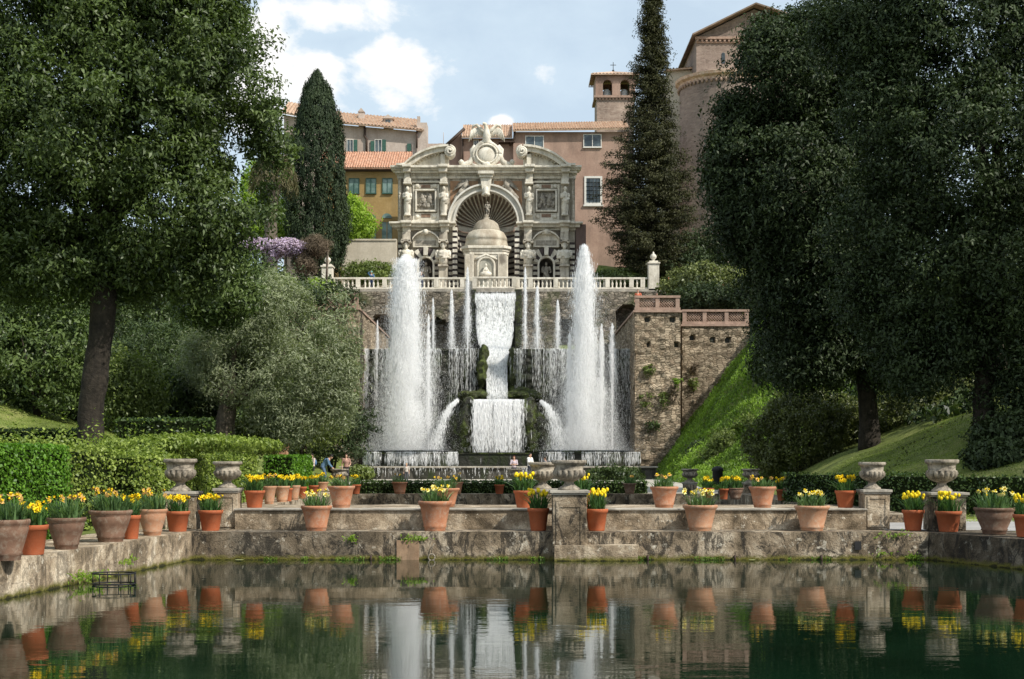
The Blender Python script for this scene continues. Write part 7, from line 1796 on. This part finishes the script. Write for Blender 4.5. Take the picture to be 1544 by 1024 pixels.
cover('lawn_grass', (10.5, 27), (36, 60), 90000, .10, .018, 'lawn', 'short sunlit grass on the curved right lawn', lift=.03)
cover('lawn_grass', (-26, -14), (44, 66), 40000, .11, .02, 'lawn', 'short grass on the sloping left lawn', lift=.03)
cover('undergrowth', (-40, -15.6), (66, 118), 42000, .42, .2, 'shrubd', 'dark undergrowth covering the left hillside', clump=True, lift=.5)
cover('undergrowth', (18, 50), (60, 124), 52000, .42, .2, 'shrubd', 'dark undergrowth covering the right hillside', clump=True, lift=.5)
# moss and weeds at the pond wall foot
for (xa, xb, y_, n, lab) in ((-6.8, 8.8, D1-.03, 2600, 'green moss and weeds along the foot of the far pond wall'),):
    x = rng.uniform(xa, xb, n); dn = np.array([noise.noise(Vector((q*1.3, 4, 0))) for q in x]); x = x[dn > .08]; m = len(x)
    pos = np.stack([x, np.full(m, y_)-rng.uniform(0,.04,m), rng.uniform(.0,.07,m)], 1); V = leaves(pos, np.tile([[0,-1,.4]],(m,1)), .05, .022, 0, None, .7); o = quads_mesh('moss', V, M['weed'], rng.uniform(0,.6,m)); tag(o, lab, 'moss', kind='stuff')
n = 900; cx_ = rng.choice([X(190,26.5), X(560,D1), X(1190,D1), X(1395,D1), X(540,D1), X(600,D1)], n); 
pos = []
for px, py, d_, r, k in ((150,868,24.9,.35,260), (193,845,27.0,.08,60), (530,812,D1-.05,.14,60), (625,812,D1-.05,.3,90), (1350,806,D1-.05,.5,60), (1330,834,D1-.05,.25,30), (1378,838,D1-.05,.2,60)):
    X_ = left_edge(d_)+.05 if px < 200 else X(px, d_)
    pos.append(np.stack([X_+rng.normal(0,r*.5,k), d_+rng.normal(0,.03 if px>200 else .3,k), Z(py,d_)+rng.normal(0,.04,k)], 1))
pos = np.concatenate(pos); o = quads_mesh('wall_weeds', leaves(pos, np.tile([[0,-1,.6]],(len(pos),1)), .07, .03, .2, None, .8), M['lime'], rng.uniform(0,.6,len(pos))); tag(o, 'scattered green weeds sprouting from cracks of the pond walls', 'weeds', kind='stuff')

puff('dark evergreen filling the slope behind the right gate pier', 1010, 400, 131, 60, 42, 420, 'oak2', name='evergreen', group=GR, ln=.34, wd=.16, cr=.9)
puff('dark evergreen in front of the apse wall base', 1100, 390, 134, 70, 60, 420, 'oak2', name='evergreen', group=GR, ln=.34, wd=.16, cr=.9)
shrub('low dark shrubs under the conifer behind the right balustrade', 930, 424, 128, 45, 12, 200, 'shrubd', ln=.25, wd=.12, stems=False)

cover('lawn_weeds', (11, 27), (38, 60), 5000, .16, .06, 'ivy', 'scattered darker weeds and fallen leaves on the right lawn', lambda x,y: np.array([noise.noise(Vector((a*.6,b*.6,8))) > .12 for a,b in zip(x,y)]), lift=.06)
# ------------------------------------------------------------------ people
def remeshed(name, mb, mat, parent, voxel=.018, smooth=4, clip=None):
    me = bpy.data.meshes.new(name); me.from_pydata(mb.v, [], mb.f); me.update()
    o = bpy.data.objects.new('tmp', me); COL.objects.link(o)
    rm = o.modifiers.new('r', 'REMESH'); rm.mode = 'VOXEL'; rm.voxel_size = voxel; rm.use_smooth_shade = True
    if smooth: sm = o.modifiers.new('s', 'SMOOTH'); sm.iterations = smooth; sm.factor = .5
    dg = bpy.context.evaluated_depsgraph_get(); me2 = bpy.data.meshes.new_from_object(o.evaluated_get(dg)); me2.name = name
    bpy.data.objects.remove(o)
    me2.materials.clear(); me2.materials.append(mat)
    for p in me2.polygons: p.material_index = 0; p.use_smooth = True
    q = bpy.data.objects.new(name, me2); COL.objects.link(q); q.parent = parent; return q
def cloth(name, c): return plain(name, c, .9, .2, 14, 'obj', .1, .3)
skin = plain('skin', (.50,.30,.21), .55, .08, 20, 'obj', .3, .02)
def person(px, d, z, hgt, yaw, label, pose, top_c, leg_c, hair_c, long_hair=False, skirt=False, sleeve=1.0, hat=None, bag=None, bare=False):
    """pose: dict of joints in metres for a 1.75 m body, x right, y forward, z up, facing +y before yaw"""
    t = thing('person', label, 'person', (X(px,d), d, z), yaw); sc = hgt/1.75; t.scale = (sc,)*3
    J = dict(pel=(0,0,.95), chest=(0,.0,1.30), neck=(0,0,1.48), head=(0,.02,1.63),
             shL=(-.19,0,1.42), elL=(-.25,-.03,1.14), haL=(-.25,.05,.90), shR=(.19,0,1.42), elR=(.25,-.03,1.14), haR=(.25,.05,.90),
             hiL=(-.09,0,.92), knL=(-.10,.02,.50), anL=(-.10,-.02,.09), hiR=(.09,0,.92), knR=(.10,.02,.50), anR=(.10,-.02,.09))
    J.update(pose); J = {k: Vector(v) for k, v in J.items()}
    b = MB()
    def limb(m, a, b_, r0, r1): m.cap(J[a], r0, J[b_], r1, 12)
    up = (J['chest']-J['pel']).normalized()
    b.ell(J['pel'], (.155,.115,.13), 14, 10); b.tube([J['pel'], J['pel'].lerp(J['chest'], .5), J['chest'], J['neck']], [.14,.125,.165,.07], 14)
    b.cap(J['shL'], .06, J['shR'], .06); b.cap(J['neck']-up*.04, .055, J['head']-up*.05, .05)
    b.ell(J['head'], (.075,.095,.115), 16, 12)
    hd = (J['head']-J['neck']).normalized(); fwd = Vector((0, 1, 0)); fwd = (fwd-hd*fwd.dot(hd)).normalized()
    b.ell(J['head']+fwd*.098-hd*.012, (.013,.02,.024), 6, 5); b.ell(J['head']+fwd*.07-hd*.075, (.035,.03,.025), 8, 6)
    for s in (-1,1): b.ell(J['head']+Vector((s*.078,0,0))-hd*.005, (.014,.024,.032), 6, 5)
    for s in 'LR':
        limb(b, 'sh'+s, 'el'+s, .05, .038); limb(b, 'el'+s, 'ha'+s, .038, .026)
        limb(b, 'hi'+s, 'kn'+s, .085, .052); limb(b, 'kn'+s, 'an'+s, .052, .036)
        f = J['an'+s]; b.cap(f+Vector((0,-.02,-.045)), .038, f+Vector((0,.15,-.055)), .032)
        h = J['ha'+s]; dv = (h-J['el'+s]).normalized(); sd = dv.cross(Vector((0,0,1)));
        if sd.length < .2: sd = Vector((0,1,0))
        sd.normalize(); pn = dv.cross(sd)
        b.cap(h+dv*.02, .026, h+dv*.075, .03)
        for k, (o_, l_) in enumerate(((-.026,.060),(-.009,.075),(.009,.070),(.026,.055))):
            p0 = h+dv*.085+sd*o_; p1 = p0+dv*l_*.55+pn*.006; p2 = p1+dv*l_*.4+pn*.022; b.cap(p0, .0095, p1, .009, 6); b.cap(p1, .009, p2, .008, 6)
        p0 = h+dv*.035-sd*.028; p1 = p0-sd*.03+dv*.03; b.cap(p0, .012, p1, .010, 6); b.cap(p1, .010, p1+dv*.028, .009, 6)
    remeshed('body', b, skin, t, .013, 2)
    # shirt
    m = MB(); m.ell(J['pel']+up*.05, (.165,.125,.13), 14, 10); m.tube([J['pel'], J['pel'].lerp(J['chest'], .5), J['chest'], J['neck']-up*.05], [.155,.145,.185,.09], 14); m.cap(J['shL'], .072, J['shR'], .072)
    for s in 'LR':
        if bare: continue
        m.cap(J['sh'+s], .066, J['sh'+s].lerp(J['el'+s], min(1, sleeve*2)), .052)
        if sleeve > .5: m.cap(J['el'+s], .052, J['el'+s].lerp(J['ha'+s], (sleeve-.5)*1.8), .038)
    remeshed('jacket' if sleeve > .9 else 'shirt', m, cloth('top_cloth', top_c), t, .02, 3)
    m = MB(); m.ell(J['pel']-up*.02, (.165,.125,.12), 14, 10)
    if skirt: m.tube([J['pel']+up*.05, (J['pel']+J['knL'].lerp(J['knR'],.5))/2, J['knL'].lerp(J['knR'],.5)], [.15,.2,.24], 14)
    else:
        for s in 'LR': m.cap(J['hi'+s], .10, J['kn'+s], .068); m.cap(J['kn'+s], .068, J['an'+s], .056)
    remeshed('skirt' if skirt else 'trousers', m, cloth('leg_cloth', leg_c), t, .02, 3)
    m = MB(); m.ell(J['head']+hd*.03-fwd*.02, (.088,.10,.108), 14, 10)
    if long_hair: m.tube([J['head']-fwd*.05, J['head']-fwd*.08-hd*.14, J['neck']-fwd*.10-up*.12], [.09,.085,.05], 10); [m.cap(J['head']+Vector((s*.07,0,0)), .035, J['neck']+Vector((s*.09,0,-.05)), .03) for s in (-1,1)]
    h = remeshed('hair', m, plain('hair_colour', hair_c, .6, .3, 30), t, .016, 2)
    m = MB()
    for s in 'LR': f = J['an'+s]; m.cap(f+Vector((0,-.03,-.045)), .046, f+Vector((0,.16,-.052)), .038)
    remeshed('shoe', m, cloth('shoe_leather', (.05,.04,.035)), t, .016, 1)
    if hat:
        m = MB(); m.ell(J['head']+hd*.05, (.11,.12,.10), 14, 10); remeshed('hood', m, cloth('hood_cloth', hat), t, .018, 2)
    if bag: m = MB(); m.ell(J['chest']-Vector((0,.2,.1)), (.14,.1,.2), 12, 8); build('backpack', m, cloth('bag_cloth', bag), t, local=True)
    return t
PG = 0.75
bend = dict(pel=(0,-.12,.93), chest=(0,.12,1.24), neck=(0,.26,1.37), head=(0,.36,1.47), shL=(-.19,.16,1.33), shR=(.19,.16,1.33), elL=(-.22,.24,1.05), elR=(.22,.24,1.05), haL=(-.16,.42,.86), haR=(.16,.42,.86), hiL=(-.09,-.12,.9), hiR=(.09,-.12,.9))
person(490, 82, .75, 1.78, -PI/2, 'man in blue denim jacket and jeans bending forward beside the far left urn', bend, (.10,.17,.26), (.10,.15,.24), (.015,.012,.01), sleeve=1.0)
fold = dict(elL=(-.24,.08,1.15), haL=(-.02,.24,1.18), elR=(.24,.08,1.15), haR=(.02,.25,1.14))
person(471, 84, .75, 1.68, 2.4, 'woman with a light top and blue backpack standing left of the man in denim', fold, (.55,.45,.40), (.03,.03,.035), (.02,.012,.01), sleeve=.9, bag=(.10,.18,.35))
person(453, 90, .75, 1.52, 3.0, 'person whose dark head shows above the far left urn', {}, (.25,.08,.07), (.05,.05,.06), (.02,.015,.01), long_hair=True)
person(522, 82, .75, 1.66, 3.3, 'woman with long dark hair in a brown top right of the man in denim', dict(elL=(-.26,.02,1.13), haL=(-.18,.26,1.05)), (.34,.20,.16), (.05,.045,.05), (.045,.018,.010), long_hair=True, sleeve=.4)
person(613, 84, .75, 1.12, 2.9, 'small fair-haired child in a pale shirt by the fountain basin', {}, (.52,.47,.42), (.10,.10,.11), (.42,.28,.16), sleeve=.5)
person(775, 88, .75, 1.55, 3.14, 'woman with reddish hair and folded arms in front of the central cascade', fold, (.50,.42,.46), (.06,.06,.08), (.12,.035,.02), long_hair=True, sleeve=.5)
person(799, 86, .75, 1.72, 0.9-PI, 'man in white t-shirt and dark trousers holding out his hands beside the basin', dict(elL=(-.22,.08,1.14), haL=(-.12,.36,1.14), elR=(.22,.08,1.14), haR=(.12,.36,1.12)), (.80,.78,.75), (.06,.065,.08), (.02,.015,.01), sleeve=.45)
person(822, 90, .75, 1.5, 1.2, 'person whose head shows above the central urns', {}, (.12,.12,.13), (.05,.05,.05), (.05,.03,.02))
TT = TZ
person(560, 125.6, TT, 1.72, 3.3, 'visitor in blue with a teal scarf over the head behind the left balustrade', dict(elR=(.30,.06,1.55), haR=(.12,.12,1.70), elL=(-.25,.05,1.2), haL=(-.1,.2,1.3)), (.07,.14,.25), (.04,.06,.12), (.15,.32,.30), hat=(.20,.42,.38))
person(635.5, 125.8, TT, 1.72, 3.0, 'dark-clothed visitor behind the balustrade in front of the left niche', {}, (.05,.055,.07), (.04,.05,.09), (.02,.015,.01))
person(537.5, TR+1.2, Z(465,TR)-.25, 1.5, 2.6, 'visitor leaning on the left lattice parapet, only dark head and arms showing', fold, (.10,.09,.09), (.05,.05,.05), (.02,.012,.01), bare=False, sleeve=.4)
person(962, TR+1.0, Z(470,TR)+.05, 1.62, 2.9, 'visitor in an orange-red top at the left end of the tall bastion', dict(elL=(-.28,.1,1.2), haL=(-.1,.3,1.15)), (.50,.14,.08), (.08,.06,.06), (.10,.05,.03), sleeve=.4)
person(990, TR+1.6, Z(470,TR)+.05, 1.45, 3.4, 'visitor with dark hair whose head shows over the tall bastion lattice', {}, (.30,.26,.25), (.05,.05,.05), (.03,.02,.015))

# ------------------------------------------------------------------ camera, sun, sky with clouds
cam = bpy.data.cameras.new('camera'); co = bpy.data.objects.new('camera', cam); COL.objects.link(co); scene.camera = co
co.location = (0, 0, EYE); co.rotation_euler = (math.radians(90), 0, 0)
cam.sensor_width = 36; cam.lens = F/1544*36; cam.shift_y = (HY-512)/1544; cam.clip_end = 5000; cam.clip_start = 0.1
SD = Vector((1.0, -0.72, 1.18)).normalized()
sun = bpy.data.lights.new('sun', 'SUN'); so = bpy.data.objects.new('sun', sun); COL.objects.link(so)
sun.energy = 5.0; sun.angle = math.radians(.6); sun.color = (1.0, .95, .86)
so.rotation_euler = (-SD).to_track_quat('-Z', 'Y').to_euler()
w = bpy.data.worlds.new('World'); scene.world = w; w.use_nodes = True; nt = w.node_tree; nt.nodes.clear()
sky = nt.nodes.new('ShaderNodeTexSky'); sky.sky_type = 'NISHITA'; sky.sun_disc = False
sky.sun_elevation = math.asin(SD.z); sky.sun_rotation = math.atan2(SD.x, SD.y)
sky.air_density = 1.0; sky.dust_density = 2.2; sky.ozone_density = 1.2
tc = nt.nodes.new('ShaderNodeTexCoord'); g = tc.outputs['Generated']
sep = nt.nodes.new('ShaderNodeSeparateXYZ'); L(nt, g, sep.inputs[0])
# project the view direction on a cloud layer plane
mp = nt.nodes.new('ShaderNodeMapping'); mp.inputs['Scale'].default_value = (1, 1, 1.5); L(nt, g, mp.inputs[0])
n1 = math_(nt, 'ADD', math_(nt, 'MULTIPLY', noise_(nt, mp.outputs[0], 7.0, 4, .5, .1), .5), math_(nt, 'MULTIPLY', noise_(nt, mp.outputs[0], 22.0, 9, .6, .2), .5))
def dist_to(px, py, sx, sy):
    """soft mask around a direction of the sky"""
    dx = (px-CX)/F; dz = (HY-py)/F; l = math.sqrt(1+dx*dx+dz*dz); v = (dx/l, 1/l, dz/l)
    ax = math_(nt, 'MULTIPLY', math_(nt, 'SUBTRACT', sep.outputs[0], v[0]), 1/sx); az = math_(nt, 'MULTIPLY', math_(nt, 'SUBTRACT', sep.outputs[2], v[2]), 1/sz_(sy))
    r2 = math_(nt, 'ADD', math_(nt, 'MULTIPLY', ax, ax), math_(nt, 'MULTIPLY', az, az))
    return math_(nt, 'EXPONENT', math_(nt, 'MULTIPLY', r2, -1.0), 0)
def sz_(v): return v
m_ = None
for px, py, sx, sy in ((575,105,.035,.028), (500,20,.055,.018), (470,120,.04,.03), (400,100,.05,.06), (757,184,.012,.006), (590,95,.018,.016)):
    q = dist_to(px, py, sx, sy); m_ = q if m_ is None else math_(nt, 'MAXIMUM', m_, q)
# general scattered clouds elsewhere in the sky, away from the picture centre
gen = math_(nt, 'MULTIPLY', ramp(nt, sep.outputs[0], [(-.35+.5, 1), (.0+.5, 0)]) if False else math_(nt, 'LESS_THAN', sep.outputs[1], .5), .35)
f = math_(nt, 'ADD', math_(nt, 'MULTIPLY', n1, 1.7), math_(nt, 'MULTIPLY', math_(nt, 'MAXIMUM', m_, gen), .55))
f = math_(nt, 'SUBTRACT', f, .5)
mask = ramp(nt, f, [(.57, 0), (.72, 1)])
haze = ramp(nt, f, [(.25, .66), (.66, .86)])
cl = nt.nodes.new('ShaderNodeMix'); cl.data_type = 'RGBA'
L(nt, mask, cl.inputs[0]); L(nt, sky.outputs[0], cl.inputs[6]); cl.inputs[7].default_value = (6.5, 6.45, 6.4, 1)
pale = mixc(nt, haze, sky.outputs[0], (5.0, 5.95, 6.7)); pale = mixc(nt, mask, pale, (7.4, 7.3, 7.2))
lp = mixc(nt, 1.0, pale, (1.0, 1.0, 1.0), 'MULTIPLY')
bg = nt.nodes.new('ShaderNodeBackground'); bg.inputs[1].default_value = 0.15; L(nt, lp, bg.inputs[0])
ow = nt.nodes.new('ShaderNodeOutputWorld'); L(nt, bg.outputs[0], ow.inputs[0])
scene.render.engine = 'CYCLES'; scene.cycles.samples = 128
scene.cycles.max_bounces = 8; scene.cycles.diffuse_bounces = 5; scene.cycles.glossy_bounces = 3; scene.cycles.transmission_bounces = 4; scene.cycles.transparent_max_bounces = 12; scene.cycles.volume_bounces = 3
scene.cycles.use_denoising = True
scene.view_settings.view_transform = 'Standard'; scene.view_settings.look = 'None'; scene.view_settings.exposure = 0
scene.render.resolution_x = 1024; scene.render.resolution_y = 679
